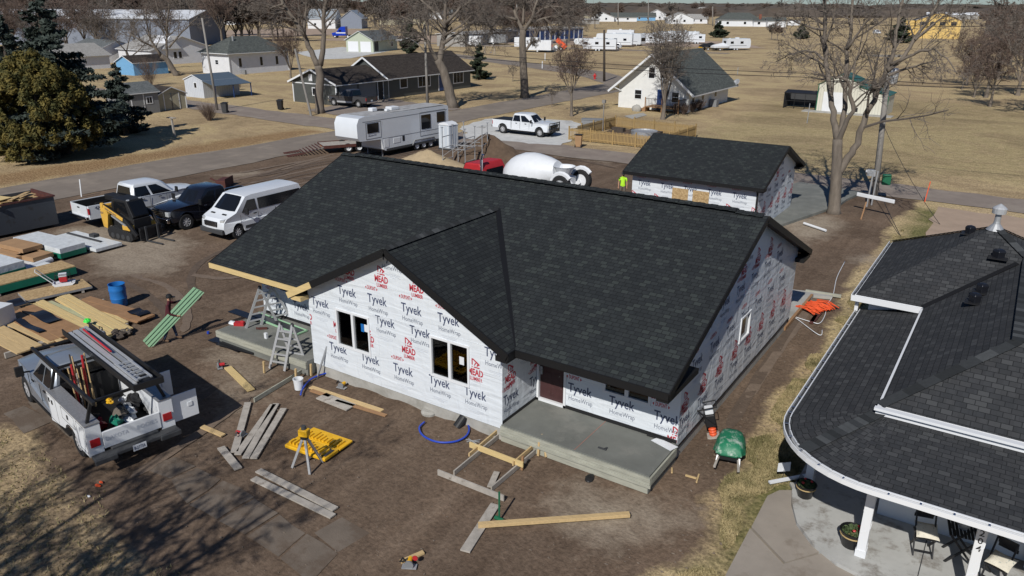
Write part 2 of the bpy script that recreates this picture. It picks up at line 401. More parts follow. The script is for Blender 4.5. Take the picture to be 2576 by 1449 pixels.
dirt_poly=[(-43,-30),(-43,37)]+[(-20,36.8),(1.5,36)]+pp((2250,560),(2200,640),(2140,700),(2105,775),(2070,860),(1985,970),(1905,1075),(1875,1140),(1795,1215),(1775,1300),(1790,1360),(1760,1400),(1640,1449),(1560,1580))+pp((500,1640),(380,1500),(330,1380),(215,1290),(150,1190),(60,1100),(-60,1050),(-260,1000))+[(-34,-12)]
dirt2=[(-43,36.5),(-43,40),(-28,40.5),(-20,37)]
dust_polys=[(pp((1400,1210),(1470,1195),(1560,1235),(1640,1250),(1700,1300),(1740,1270),(1750,1300),(1660,1345),(1540,1370),(1440,1340),(1395,1270)),.8),(pp((530,880),(640,880),(700,930),(650,1010),(560,1040),(540,980)),.6),(pp((140,575),(420,560),(480,620),(430,690),(250,690),(230,640)),.75),(pp((560,440),(640,425),(660,436),(590,446)),.8),(pp((1960,560),(2080,540),(2130,570),(2010,620)),.8),(pp((2140,645),(2240,640),(2210,665),(2150,660)),.9),(pp((1140,350),(1500,375),(1560,420),(1500,410),(1300,375)),.4)]
green_poly=pp((2300,520),(2260,600),(2200,700),(2150,800),(2060,950),(1960,1090),(1890,1200),(1800,1400),(1700,1460),(1900,1460),(2050,1200),(2200,900),(2260,700),(2420,540))
lawn_b=[(-20,41),(-24,100),(12,95),(16,45)]
leaf_poly=[(-49.5,0),(-49,34),(-52.5,34),(-54,0)]
xs=np.concatenate([-np.geomspace(2600,62,26),np.arange(-60,14,.45),np.geomspace(15,2600,34)])
ys=np.concatenate([[-120,-60,-35,-25],np.arange(-20,62,.45),np.geomspace(63,7000,60)])
X,Y=np.meshgrid(xs,ys)
def vnoise(x,y,s,seed):
 r=np.random.RandomState(seed);g=r.rand(64,64);u,v=x/s,y/s
 i,j=np.floor(u).astype(int),np.floor(v).astype(int);fu,fv=u-i,v-j;fu=fu*fu*(3-2*fu);fv=fv*fv*(3-2*fv)
 q=lambda a,b:g[a%64,b%64]
 return(q(i,j)*(1-fu)+q(i+1,j)*fu)*(1-fv)+(q(i,j+1)*(1-fu)+q(i+1,j+1)*fu)*fv
wob=(vnoise(X,Y,1.3,1)-.5)*1.0+(vnoise(X,Y,.6,2)-.5)*.5
near=np.clip((70-np.hypot(X-CX,Y-CY))/20,0,1)
ds=np.minimum(sdist(X,Y,dirt_poly),sdist(X,Y,dirt2))+wob*.6
dirt=np.clip(.5-ds/1.2,0,1)
thin=pp((-300,1060),(60,1090),(160,1190),(230,1300),(360,1400),(500,1600),(-600,1900));dirt=np.maximum(dirt,.44*np.clip(.5-(sdist(X,Y,thin)+wob)/1.5,0,1))
dust=np.zeros(X.shape)
for p_,s_ in dust_polys:dust=np.maximum(dust,s_*np.clip(.5-(sdist(X,Y,p_)+wob*.7)/1.4,0,1))
green=np.clip(.5-(sdist(X,Y,green_poly)+wob)/2.5,0,1)*.9
green=np.maximum(green,.35*np.clip(.5-(sdist(X,Y,lawn_b)+wob*3)/6,0,1))
leaf=np.clip(.5-(sdist(X,Y,leaf_poly)+wob)/1.5,0,1)
hgt=(vnoise(X,Y,.9,3)-.5)*.03+(vnoise(X,Y,5,4)-.5)*.03
flat=np.clip(sdist(X,Y,[(-17.3,-2.6),(.6,-2.6),(.6,11.5),(-17.3,11.5)])/1.0,0,1)*np.clip(dirt*2-.8,0,1)
Z=hgt*flat-.02
def mound(cx,cy,r,h):
 global Z
 d=np.hypot(X-cx,Y-cy)/r;Z+=np.where(d<1,h*(1-d*d)**2,0)*(1+.5*(vnoise(X,Y,.35,9)-.5))
for q,r_,h_ in(((1010,1020),1.0,.12),((1180,1060),.9,.1),((935,985),.8,.1),((2020,1010),1.2,.06)):
 g_=P(*q);mound(g_.x,g_.y,r_,h_)
ny,nx=X.shape
me=D.meshes.new('ground')
co=np.stack([X,Y,Z],-1).reshape(-1,3)
ii=(np.arange(ny-1)[:,None]*nx+np.arange(nx-1)).reshape(-1)
fc=np.stack([ii,ii+1,ii+nx+1,ii+nx],1)
me.vertices.add(len(co));me.vertices.foreach_set('co',co.ravel())
me.loops.add(fc.size);me.loops.foreach_set('vertex_index',fc.ravel().astype(np.int32))
me.polygons.add(len(fc));me.polygons.foreach_set('loop_start',(np.arange(len(fc))*4).astype(np.int32))
try:me.polygons.foreach_set('loop_total',np.full(len(fc),4,np.int32))
except Exception:pass
me.polygons.foreach_set('use_smooth',[True]*len(fc))
me.update(calc_edges=True);me.validate()
at=me.color_attributes.new('cover','FLOAT_COLOR','POINT')
at.data.foreach_set('color',np.stack([dirt,dust,green,leaf],-1).reshape(-1).astype(np.float32))
def ground_mat():
 m=D.materials.new('ground_cover');m.use_nodes=True;n=m.node_tree.nodes;l=m.node_tree.links
 b=n['Principled BSDF'];b.inputs['Roughness'].default_value=1;b.inputs['Specular IOR Level'].default_value=.1
 at=n.new('ShaderNodeAttribute');at.attribute_name='cover';sp=n.new('ShaderNodeSeparateColor');l.new(at.outputs['Color'],sp.inputs[0])
 tc=n.new('ShaderNodeTexCoord')
 def nz(s,d=6,r=.65,st=None,dist=0):
  z=n.new('ShaderNodeTexNoise');z.inputs['Scale'].default_value=s;z.inputs['Detail'].default_value=d;z.inputs['Roughness'].default_value=r;z.inputs['Distortion'].default_value=dist
  if st:
   mp=n.new('ShaderNodeMapping');mp.inputs['Scale'].default_value=st;mp.inputs['Rotation'].default_value=(0,0,.3);l.new(tc.outputs['Object'],mp.inputs[0]);l.new(mp.outputs[0],z.inputs['Vector'])
  else:l.new(tc.outputs['Object'],z.inputs['Vector'])
  return z.outputs[0]
 def ramp(f,*st):
  c=n.new('ShaderNodeValToRGB');e=c.color_ramp.elements
  while len(e)<len(st):e.new(.5)
  for k,(p_,col)in enumerate(st):e[k].position=p_;e[k].color=(*col,1)
  l.new(f,c.inputs[0]);return c.outputs[0]
 def mix(f,a,c,bt='MIX'):
  x=n.new('ShaderNodeMix');x.data_type='RGBA';x.blend_type=bt
  if isinstance(f,float):x.inputs[0].default_value=f
  else:l.new(f,x.inputs[0])
  l.new(a,x.inputs[6])
  if isinstance(c,tuple):x.inputs[7].default_value=(*c,1)
  else:l.new(c,x.inputs[7])
  return x.outputs[2]
 def thr(mask,noise,k=.55,wd=.12):
  s=n.new('ShaderNodeMath');s.operation='MULTIPLY_ADD';l.new(noise,s.inputs[0]);s.inputs[1].default_value=k;s.inputs[2].default_value=-k/2
  a=n.new('ShaderNodeMath');a.operation='ADD';l.new(mask,a.inputs[0]);l.new(s.outputs[0],a.inputs[1])
  r=n.new('ShaderNodeMapRange');r.inputs[1].default_value=.5-wd;r.inputs[2].default_value=.5+wd;l.new(a.outputs[0],r.inputs[0]);return r.outputs[0]
 big=nz(.07,6,.65,(1,1.6,1),1.0);midn=nz(.5,7,.75,(1,2.6,1),.6);fine=nz(9,4,.7);fine2=nz(26,3,.75);n1=nz(1.7,8,.7,None,.3)
 grass=ramp(midn,(.28,(.27,.20,.11)),(.45,(.42,.32,.18)),(.58,(.53,.41,.24)),(.72,(.36,.265,.155)))
 grass=mix(.55,grass,ramp(big,(.36,(.19,.135,.085)),(.48,(.36,.265,.16)),(.56,(.47,.37,.20)),(.68,(.44,.33,.21))))
 gf=ramp(fine,(.3,(.45,.45,.45)),(.5,(.95,.95,.95)),(.7,(1.4,1.4,1.35)))
 gf2=ramp(fine2,(.3,(.6,.6,.6)),(.7,(1.35,1.35,1.35)))
 grass=mix(1.0,mix(1.0,grass,gf,'MULTIPLY'),gf2,'MULTIPLY')
 gm=thr(sp.outputs['Blue'],n1,.9,.3)
 g2=mix(gm,grass,ramp(fine,(.3,(.055,.06,.022)),(.55,(.17,.16,.065)),(.75,(.30,.25,.12))))
 leafc=ramp(fine,(.35,(.10,.055,.025)),(.52,(.26,.16,.08)),(.66,(.42,.30,.17)))
 lm=n.new('ShaderNodeMath');lm.operation='MULTIPLY';l.new(at.outputs['Alpha'],lm.inputs[0]);lm.inputs[1].default_value=.85
 g2=mix(lm.outputs[0],g2,leafc)
 track=nz(.8,6,.7,(1,.12,1),1.5)
 dirtc=ramp(n1,(.25,(.080,.056,.040)),(.5,(.138,.098,.069)),(.68,(.185,.135,.097)),(.8,(.21,.165,.125)))
 dirtc=mix(.5,dirtc,ramp(track,(.35,(.095,.066,.047)),(.55,(.155,.112,.081)),(.7,(.2,.15,.112))))
 dirtc=mix(1.0,dirtc,ramp(fine,(.25,(.6,.6,.6)),(.5,(1,1,1)),(.75,(1.35,1.35,1.35))),'MULTIPLY')
 dirtc=mix(1.0,dirtc,ramp(nz(.16,4,.6),(.3,(.72,.70,.69)),(.5,(1,1,1)),(.7,(1.3,1.28,1.25))),'MULTIPLY')
 pk=nz(42,2,.6);pr=ramp(pk,(.68,(0,0,0)),(.74,(1,1,1)))
 dirtc=mix(pr,dirtc,(.24,.21,.18))
 dm=thr(sp.outputs['Red'],n1,.9,.16)
 col=mix(dm,g2,dirtc)
 um=thr(sp.outputs['Green'],n1,1.0,.35)
 u2=n.new('ShaderNodeMath');u2.operation='MULTIPLY';l.new(um,u2.inputs[0]);u2.inputs[1].default_value=.9
 col=mix(u2.outputs[0],col,ramp(fine,(.3,(.25,.205,.155)),(.7,(.39,.33,.255))))
 l.new(col,b.inputs['Base Color'])
 bp=n.new('ShaderNodeBump');bp.inputs['Strength'].default_value=.7;bp.inputs['Distance'].default_value=.06
 ad=n.new('ShaderNodeMath');ad.operation='MULTIPLY_ADD';l.new(fine,ad.inputs[0]);ad.inputs[1].default_value=.6;l.new(n1,ad.inputs[2])
 l.new(ad.outputs[0],bp.inputs['Height']);l.new(bp.outputs[0],b.inputs['Normal'])
 return m
me.materials.append(ground_mat())
g=D.objects.new('ground',me);COL.objects.link(g);kind(g)
def ragged(pts,step=1.2,amp=.35,seed=0):
 rnd=random.Random(seed);out=[]
 for i in range(len(pts)):
  a,b=Vector(pts[i][:2]),Vector(pts[(i+1)%len(pts)][:2]);L=(b-a).length;k=max(1,min(60,int(L/step)))
  for j in range(k):
   p=a.lerp(b,j/k)
   if j:p=p+Vector((rnd.uniform(-1,1),rnd.uniform(-1,1)))*amp
   out.append((p.x,p.y))
 return out
def sheet(name,pts,z,m,amp=.3,step=1.2,seed=0):
 r=ragged(pts,step,amp,seed)if amp else pts
 mb=MB();v3=[Vector((x,y,0))for x,y in r]
 tri=geometry.tessellate_polygon([v3]);mb.add([(x,y,z)for x,y in r],[list(t)for t in tri])
 o=mb.build(name,m)
 me_=o.data;me_.update()
 if me_.polygons and sum(p.normal.z for p in me_.polygons)<0:me_.flip_normals()
 return kind(o)
sheet('street',[(-48.9,-40),(-42.6,-40),(-42.6,86),(-45,96),(-60,112),(-120,140),(-120,134),(-62,104),(-49.5,92),(-48.9,60)],.010,M['asphalt'],.25,3,1)
sheet('alley',[(-42.4,36.3),(60,35.6),(60,39.8),(-20,40.4),(-42.4,40.8)],.014,M['alley'],.3,1.5,2)
sheet('side_road',[(-49.1,35.2),(-49.1,40.6),(-75,41.5),(-120,44),(-120,39),(-75,37.0)],.014,M['alley'],.3,1.5,3)
sheet('gravel_drive',pp((1178,350),(1160,318),(1220,300),(1300,293),(1370,300),(1440,304),(1482,318),(1478,338),(1440,352),(1410,366),(1330,362),(1240,352)),.022,M['gravel'],.3,.8,4)
sheet('road_beyond',[(-160,170),(-60,178),(-60,182),(-160,176)],.01,M['alley'],.5,4,5)
sheet('storage_yard',[(-195,165),(-60,212),(-80,245),(-175,250),(-205,200)],.008,M['bare'],.6,6,6)
sheet('truck_yard',[(-290,170),(-222,160),(-222,245),(-300,260)],.012,M['bare'],.6,6,7)
sheet('green_house_drive',pp((740,132),(860,118),(980,128),(880,147),(800,150)),.012,M['gravel'],.2,1,8)
sheet('dark_house_drive',[(-62.2,43.5),(-49,42),(-49,55),(-61,57),(-63.2,58),(-63.2,48.5)],.018,M['alley'],.3,1.2,9)
sheet('bare_patch',pp((2360,520),(2576,550),(2800,590),(2800,640),(2500,660),(2330,600)),.010,M['bare'],.35,1,10)
def ribbon(pxs,w_,m,z=-.002,jit=.05,seed=0,loc=False):
 r=random.Random(seed);pts=[Vector((*q,0))if loc else P(*q)for q in pxs];out=[]
 for i in range(len(pts)-1):
  p0,p1,p2,p3=pts[max(0,i-1)],pts[i],pts[i+1],pts[min(len(pts)-1,i+2)]
  for k in range(8):u=k/8;out.append(.5*((2*p1)+(-p0+p2)*u+(2*p0-5*p1+4*p2-p3)*u*u+(-p0+3*p1-3*p2+p3)*u**3))
 mb=MB();n=len(out)
 for i in range(n):
  d=(out[min(i+1,n-1)]-out[max(i-1,0)]).normalized();s=Vector((-d.y,d.x,0));q=w_/2*(1+r.uniform(-.2,.2))
  if i in(0,n-1):q*=.2
  mb.v+=[tuple(out[i]+s*q+Vector((0,0,z+r.uniform(-.006,.004)))),tuple(out[i]-s*q+Vector((0,0,z)))]
  if i:mb.f.append([2*i-2,2*i-1,2*i+1,2*i]);mb.m.append(0)
 o=mb.build('tyre_track',m)
 if sum(p.normal.z for p in o.data.polygons)<0:o.data.flip_normals()
 kind(o)
tk=[mat('packed_dirt_track',(.105,.075,.054),1,.25,4,bump=1,bs=14,stretch=(1,1,1)),mat('dusty_dirt_track',(.165,.122,.09),1,.2,4,bump=.8,bs=14)]
for i in range(15):
 r=random.Random(i+3);a=-41.5+r.random()*13;b0=r.uniform(11,20);ribbon([(a,b0),(a+r.uniform(-.8,.8),b0+5),(a+r.uniform(-1.5,1.5),b0+10),(a+r.uniform(-2,2),b0+r.uniform(13,18))],.38,tk[i%2],seed=i,loc=True)
for i,q in enumerate((((640,600),(520,650),(480,700),(500,760)),((480,690),(560,700),(640,690)),((330,690),(420,720),(470,780),(460,840)),((290,700),(370,740),(420,800),(380,880)),((250,1160),(420,1060),(560,960)),((330,1200),(500,1090),(640,990)),((1880,1000),(1960,880),(2060,740)),((1830,1080),(1920,930),(2030,760)),((1250,410),(1420,400),(1560,425)),((1240,385),(1420,385),(1570,412)))):
 ribbon(q,.33,tk[(i+i//2)%2],seed=i+50)
for i,q in enumerate([[(1930,1252),(1960,1238),(2000,1238),(2010,1290),(2030,1330),(2070,1390),(1975,1420),(1890,1330)],[(1886,1334),(1970,1424),(2078,1394),(2170,1449),(2240,1530),(1900,1600),(1770,1600),(1826,1449)]]):
 kind(MB().prism([(x,y,.06)for x,y in pp(*q)],(0,0,-.12)).build('front_walk',M['walk']))
for i,q in enumerate([[(8,1040),(60,1020),(130,1060),(60,1090)],[(70,1010),(110,1000),(215,1060),(190,1110)],[(360,1178),(440,1148),(492,1172),(428,1203)],[(430,1206),(495,1176),(555,1205),(470,1266)],[(475,1270),(560,1208),(640,1250),(545,1306)],[(550,1310),(640,1254),(700,1290),(615,1344)],[(620,1348),(704,1294),(768,1340),(700,1400)],[(704,1404),(772,1342),(850,1392),(790,1455),(760,1449)],[(790,1340),(860,1300),(930,1340),(850,1388)]]):
 sheet('sidewalk_slab',pp(*q),-.008+.003*(i%2),M['slab'],.06,.5,20+i)
q=pp((1905,585),(1960,572),(2030,548),(2083,530),(2110,520),(2130,505),(2170,487),(2010,462),(1985,470))
kind(MB().prism([(x,y,.13)for x,y in q],(0,0,-.15)).build('garage_apron_paving',M['concd']))
_tc={}
def text_tris(s,bold=.0):
 k=(s,bold)
 if k in _tc:return _tc[k]
 cu=D.curves.new('t','FONT');cu.body=s;cu.size=1;cu.resolution_u=2;cu.offset=bold
 o=D.objects.new('t',cu);COL.objects.link(o)
 dg=bpy.context.evaluated_depsgraph_get();dg.update()
 me=D.meshes.new_from_object(o.evaluated_get(dg))
 v=[(p.co.x,p.co.y)for p in me.vertices];tris=[[v[i]for i in p.vertices]for p in me.polygons]
 D.objects.remove(o);D.curves.remove(cu);D.meshes.remove(me)
 xs=[p[0]for t in tris for p in t];ys=[p[1]for t in tris for p in t]
 _tc[k]=(tris,min(xs),max(xs),min(ys),max(ys));return _tc[k]
def clip_half(poly,a,b,c):
 "keep a*x+b*y<=c"
 out=[];n=len(poly)
 for i in range(n):
  p,q=poly[i],poly[(i+1)%n];dp=a*p[0]+b*p[1]-c;dq=a*q[0]+b*q[1]-c
  if dp<=0:out.append(p)
  if(dp<0<dq)or(dq<0<dp):
   t=dp/(dp-dq);out.append((p[0]+(q[0]-p[0])*t,p[1]+(q[1]-p[1])*t))
 return out if len(out)>2 else[]
def halves(poly):
 n=len(poly);A=sum(poly[i][0]*poly[(i+1)%n][1]-poly[(i+1)%n][0]*poly[i][1]for i in range(n));sg=1 if A>0 else-1
 h=[]
 for i in range(n):
  p,q=poly[i],poly[(i+1)%n];ex,ey=q[0]-p[0],q[1]-p[1];a,b=ey*sg,-ex*sg;h.append((a,b,a*p[0]+b*p[1]))
 return h
def clip_conv(poly,hs):
 for a,b,c in hs:
  poly=clip_half(poly,a,b,c)
  if not poly:return[]
 return poly
def sub_rects(poly,rects):
 pcs=[poly]
 for x0,z0,x1,z1 in rects:
  new=[]
  for p in pcs:
   for hs in([(1,0,x0)],[(-1,0,-x1)],[(-1,0,-x0),(1,0,x1),(0,1,z0)],[(-1,0,-x0),(1,0,x1),(0,-1,-z1)]):
    r=clip_conv(p,hs)
    if r:new.append(r)
  pcs=new
 return pcs
def logo_tris():
 t=[]
 def quad(a,b,c,d):t.append([a,b,c]);t.append([a,c,d])
 quad((0,.20),(.12,.20),(.12,.66),(0,.72));quad((0,.72),(.15,.66),(.86,.30),(.80,.22));quad((.0,.72),(.20,.72),(.86,.38),(.86,.30))
 quad((.24,.18),(.36,.18),(.50,.40),(.40,.44));quad((.52,.18),(.64,.14),(.74,.30),(.64,.34));quad((.20,.0),(.86,.0),(.86,.10),(.26,.10));quad((0,0),(.10,0),(.10,.10),(0,.10))
 return(t,0,.86,0,.72)
class Wall:
 "a vertical wall piece: 2-D coordinates (u, z) on a frame o + u*ud, outward normal n"
 def __init__(s,poly,o,ud,n,holes=(),th=.14,off=0):
  if off:u1=max(p[0]for p in poly);poly=clip_half(clip_half(poly,-1,0,-.004),1,0,u1-.004)
  s.poly=poly;s.o=Vector((*o,0));s.u=Vector((*ud,0));s.n=Vector((*n,0));s.o+=s.n*off;s.holes=holes;s.mb=MB()
  s.pcs=sub_rects(poly,holes)
  for p in s.pcs:
   s.mb.prism([s.pt(x,z)for x,z in p],s.n*-th,0)
  s.clips=[halves(p)for p in s.pcs]
 def pt(s,u,z,d=0):return s.o+s.u*u+Vector((0,0,z))+s.n*d
 def tris(s,data,u,z,w,m,h=None,mirror=False,sk=0,pr=.004):
  t,x0,x1,y0,y1=data;k=w/(x1-x0);ky=k if h is None else h/(y1-y0)
  for tri in t:
   q=[(u+((x1-p[0])if mirror else(p[0]-x0))*k,z+(p[1])*ky+sk*(p[0]-x0)*k)for p in tri]
   for hs in s.clips:
    r=clip_conv(q,hs)
    if r:s.mb.face([s.pt(a,b,pr)for a,b in r],m)
 def text(s,st,u,z,w,m,bold=.012,**k):s.tris(text_tris(st,bold),u,z,w,m,**k)
 def tyvek(s,u,z,dupont=True,sk=0,sc_=1):
  s.text('Tyvek',u,z,.76*sc_,1,.014,sk=sk,h=.37);s.text('HomeWrap',u+.03,z-.27,.76*sc_,2,.004,sk=sk,h=.185)
  for i,(a,b)in enumerate(((.12,.55),(.16,.5),(.3,.22))):
   s.tris(([[(0,0),(1,0),(1,.018)],[(0,0),(1,.018),(0,.018)]],0,1,0,.018),u+a,z-.41-.045*i,b,4,h=.014)
  if dupont:
   s.text('DUPONT',u+.02,z+.40,.33,3,.02,h=.13)
   s.tris(([[(0,.5),(1,0),(1,1)]],0,1,0,1),u-.07,z+.40,.05,3,h=.1)
   s.tris(([[(1,.5),(0,0),(0,1)]],0,1,0,1),u+.38,z+.40,.05,3,h=.1)
 def mead(s,u,z):
  s.text('MEAD',u,z,.52,3,.035,h=.21);s.text('LUMBER',u+.07,z-.16,.42,3,.03,h=.12)
  s.tris(logo_tris(),u+.13,z+.23,.27,3,h=.27)
 def build(s,name,par,label=None):
  o=s.mb.build(name,[M['wrap'],M['ink'],M['inkgrey'],M['inkred'],M['inkfaint']],par)
  if label:o['label']=label
  return o
def window(par,wl,r,panes=2,frame=.06,name='window',glass='glassb',horiz=False,depth=.05,fm='trim'):
 "framed window on a Wall in the rect r=(x0,z0,x1,z1)"
 x0,z0,x1,z1=r;mb=MB();f=frame
 def bx(a,b,c,d_,o1=.03,o2=-.07):
  mb.prism([wl.pt(a,b,o1),wl.pt(c,b,o1),wl.pt(c,d_,o1),wl.pt(a,d_,o1)],wl.n*(o2-o1))
 bx(x0,z0,x1,z0+f);bx(x0,z1-f,x1,z1);bx(x0,z0+f,x0+f,z1-f);bx(x1-f,z0+f,x1,z1-f)
 for i in range(1,panes):
  if horiz:m=z0+(z1-z0)*i/panes;bx(x0+f,m-f/2,x1-f,m+f/2,.025,-.06)
  else:m=x0+(x1-x0)*i/panes;bx(m-f*.7,z0+f,m+f*.7,z1-f,.025,-.06)
 o=mb.build(name,M[fm],par)
 g_=MB().prism([wl.pt(x0+f,z0+f,-.035),wl.pt(x1-f,z0+f,-.035),wl.pt(x1-f,z1-f,-.035),wl.pt(x0+f,z1-f,-.035)],wl.n*-.008).build('pane',M[glass],o)
 return o
def clear_glass():
 m=D.materials.new('clear_window_glass');m.use_nodes=True;n=m.node_tree.nodes;l=m.node_tree.links
 b=n['Principled BSDF'];n.remove(b);out=n['Material Output']
 tr=n.new('ShaderNodeBsdfTransparent');tr.inputs[0].default_value=(.7,.72,.72,1);gl=n.new('ShaderNodeBsdfGlossy');gl.inputs['Roughness'].default_value=.02
 fr=n.new('ShaderNodeFresnel');fr.inputs[0].default_value=1.5;mx=n.new('ShaderNodeMixShader');l.new(fr.outputs[0],mx.inputs[0]);l.new(tr.outputs[0],mx.inputs[1]);l.new(gl.outputs[0],mx.inputs[2]);l.new(mx.outputs[0],out.inputs[0])
 return m
M['clear']=clear_glass()
def roofslab(mb,pts,th=.12,mt=0,ms=1,mu=2):
 "pts: top polygon; extruded straight down"
 return mb.prism(pts,(0,0,-th),ms,mt,mu)
H=E('unfinished_house','new white-wrapped house with charcoal shingle roof and concrete porches','house',(0,0,0))
ZB,ZS,ZE,ZR=.374,.523,2.894,5.686
SL=(ZR-ZE)/(4.953+1.775)
AL,AR,BB,BW,WL_,WR_=-16.4,0.0,10.88,-1.78,-11.825,-4.377
def zmain(b):return ZE+(b+1.775)*SL
PIT2=.513;WM=-8.10;ZW=5.01
mb=MB();mb.lo((AL+.03,.04,-.3),(AR-.03,BB-.03,ZB+.06));mb.lo((WL_+.03,BW+.05,-.3),(WR_-.03,.02,ZB+.055))
mb.build('foundation',M['conc'],H)
MB().lo((AL+.16,.16,ZS-.03),(AR-.16,BB-.16,ZS+.0)).lo((WL_+.16,BW+.16,ZS-.03),(WR_-.16,.158,ZS-.001)).build('floor',M['osb'],H)
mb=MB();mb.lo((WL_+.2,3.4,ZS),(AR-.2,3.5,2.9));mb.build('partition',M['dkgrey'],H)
tagz=lambda o,l_:(o.__setitem__('label',l_),o)[1]
def wing_roof_z(a):return ZW-abs(a-WM)*PIT2-.14
hz=lambda a:wing_roof_z(a)
wf=Wall([(0,ZB),(7.448,ZB),(7.448,hz(WR_)),(3.725,hz(WM)),(0,hz(WL_))],(WL_,BW),(1,0),(0,-1),[(1.20,1.31,2.62,2.58),(4.96,1.33,6.36,2.60)])
for u in(.80,2.17,3.50,4.88,6.16):wf.tyvek(u,1.07,u in(.8,3.5))
for u in(.15,2.88,4.22,6.87):wf.tyvek(u,2.47,False)
for u in(1.38,2.61,3.93,5.27):wf.tyvek(u,3.10)
wf.tyvek(3.25,4.54,False)
for u,z in((2.95,3.82),(4.28,3.80),(1.62,3.80),(3.88,1.79),(6.30,1.77),(2.25,1.78),(1.06,1.9),(-.42,1.9),(5.6,3.8)):wf.mead(u,z)
for z0,a,b in((2.74,.0,7.4),):
 wf.mb.prism([wf.pt(a,z0,.006),wf.pt(b,z0,.006),wf.pt(b,z0+.02,.006),wf.pt(a,z0+.02,.006)],(0,.005,0),0)
for u0 in(2.95,6.72):wf.mb.prism([wf.pt(u0,.4,.006),wf.pt(u0+.012,.4,.006),wf.pt(u0+.012,2.74,.006),wf.pt(u0,2.74,.006)],(0,.005,0),0)
wf.build('wing_front_wall',H)
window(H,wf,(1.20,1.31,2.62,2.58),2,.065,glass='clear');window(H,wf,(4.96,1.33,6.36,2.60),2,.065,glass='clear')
for u,z,w2,h2,m_ in((2.22,2.02,.13,.26,'blue'),(2.36,2.05,.15,.24,'white'),(5.98,1.95,.16,.24,'white')):
 MB().prism([wf.pt(u,z,-.03),wf.pt(u+w2,z,-.03),wf.pt(u+w2,z+h2,-.03),wf.pt(u,z+h2,-.03)],(0,.002,0)).build('window_sticker',M[m_],H)
ws=Wall([(0,ZB),(1.78,ZB),(1.78,hz(WR_)),(0,hz(WR_))],(WR_,BW),(0,1),(1,0),off=.004)
ws.tyvek(.05,1.08);ws.tyvek(1.38,1.08);ws.mead(.14,1.72);ws.mead(1.42,1.75);ws.tyvek(.75,2.45,False)
ws.build('wing_side_wall',H)
wl=Wall([(0,ZB),(1.78,ZB),(1.78,hz(WL_)),(0,hz(WL_))],(WL_,0),(0,-1),(-1,0),off=.004);wl.tyvek(.4,1.07);wl.build('wing_side_wall',H)
fr=Wall([(0,ZS+.02),(-WR_,ZS+.02),(-WR_,3.30),(0,3.30)],(WR_,0),(1,0),(0,-1),[(.03,.50,.97,2.62),(2.14,1.39,3.57,2.5)])
fr.tyvek(1.05,1.10);fr.tyvek(2.35,1.08);fr.tyvek(3.68,1.05);fr.mead(1.0,1.85);fr.mead(3.5,1.80);fr.mead(4.1,.5)
fr.build('porch_wall',H)
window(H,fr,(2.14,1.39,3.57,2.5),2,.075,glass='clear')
d=MB().prism([fr.pt(.09,.60,-.05),fr.pt(.92,.60,-.05),fr.pt(.92,2.6,-.05),fr.pt(.09,2.6,-.05)],(0,.04,0))
dm=mat('dusty_brown_door',(.055,.022,.022),.6,.15,5,wear=(.25,.22,.2),ws=7,wt=.62)
for(x,z,w_,h_)in((.18,.72,.28,.75),(.55,.72,.28,.75),(.18,1.6,.28,.8),(.55,1.6,.28,.8)):
 d.prism([fr.pt(x,z,-.044),fr.pt(x+w_,z,-.044),fr.pt(x+w_,z+h_,-.044),fr.pt(x,z+h_,-.044)],(0,.006,0))
do=d.build('front_door',dm,H,bevel=.004)
MB().cyl((WR_+.16,.03,1.5),(WR_+.16,-.03,1.5),.04,n=10).box((WR_+.16,.0,1.5),(.07,.04,.25)).build('door_handle',M['galv'],do)
mb=MB()
for a,b,c,d_ in((.02,.52,.09,2.62),(.92,.52,.99,2.62),(.02,2.55,.99,2.63),(.02,.52,.99,.60)):
 mb.prism([fr.pt(a,b,.04),fr.pt(c,b,.04),fr.pt(c,d_,.04),fr.pt(a,d_,.04)],(0,.12,0))
mb.build('door_frame',M['trim'],H)
MB().lo((WR_+1.0,-.012,ZS-.02),(AR-.005,.03,ZS+.10)).build('sill_flashing',M['black'],H)
MB().lo((WR_-.02,BW+.01,ZS-.02),(WR_+.012,0,ZS+.10)).build('sill_flashing',M['black'],H)
fl=Wall([(0,ZS+.02),(WL_-AL,ZS+.02),(WL_-AL,3.3),(0,3.3)],(AL,0),(1,0),(0,-1),[(.98,1.55,2.6,2.55)])
fl.tyvek(.28,1.12);fl.tyvek(1.66,1.08);fl.tyvek(3.0,1.1);fl.mead(.35,1.85);fl.mead(3.2,1.8);fl.build('porch_wall',H)
window(H,fl,(.98,1.55,2.6,2.55),2,.075)
MB().lo((AL+.01,-.012,ZS-.02),(WL_,.03,ZS+.10)).build('sill_flashing',M['black'],H)
def zw_(b):return(zmain(b)if b<4.953 else zmain(4.953)-(b-4.953)*SL)-.13
zbk=zw_(BB)
gr=Wall([(0,ZB-.02),(BB,ZB-.02),(BB,zbk),(4.953,zw_(4.953)),(0,zw_(0))],(0,0),(0,1),(1,0),[(4.62,1.66,5.58,2.5)],off=.004)
for i in range(8):
 gr.tyvek(.02+1.333*i,.95);gr.mead(.09+1.333*i,1.44)
 if i<8:gr.tyvek(-.72+1.333*i,2.41)
for u in(1.15,2.5,3.84,5.2,6.53,7.9):gr.tyvek(u,3.49)
for u in(2.75,4.1,5.42,6.75):gr.mead(u,4.02)
gr.tyvek(4.3,4.6,False)
gr.build('gable_wall',H)
window(H,gr,(4.62,1.66,5.58,2.5),1,.06,glass='glass')
MB().lo((-.02,.0,ZB-.02),(.012,BB,ZB+.05)).build('sill_flashing',M['black'],H)
bk=Wall([(0,ZB),(AR-AL,ZB),(AR-AL,zbk),(0,zbk)],(AR,BB),(-1,0),(0,1));bk.build('back_wall',H)
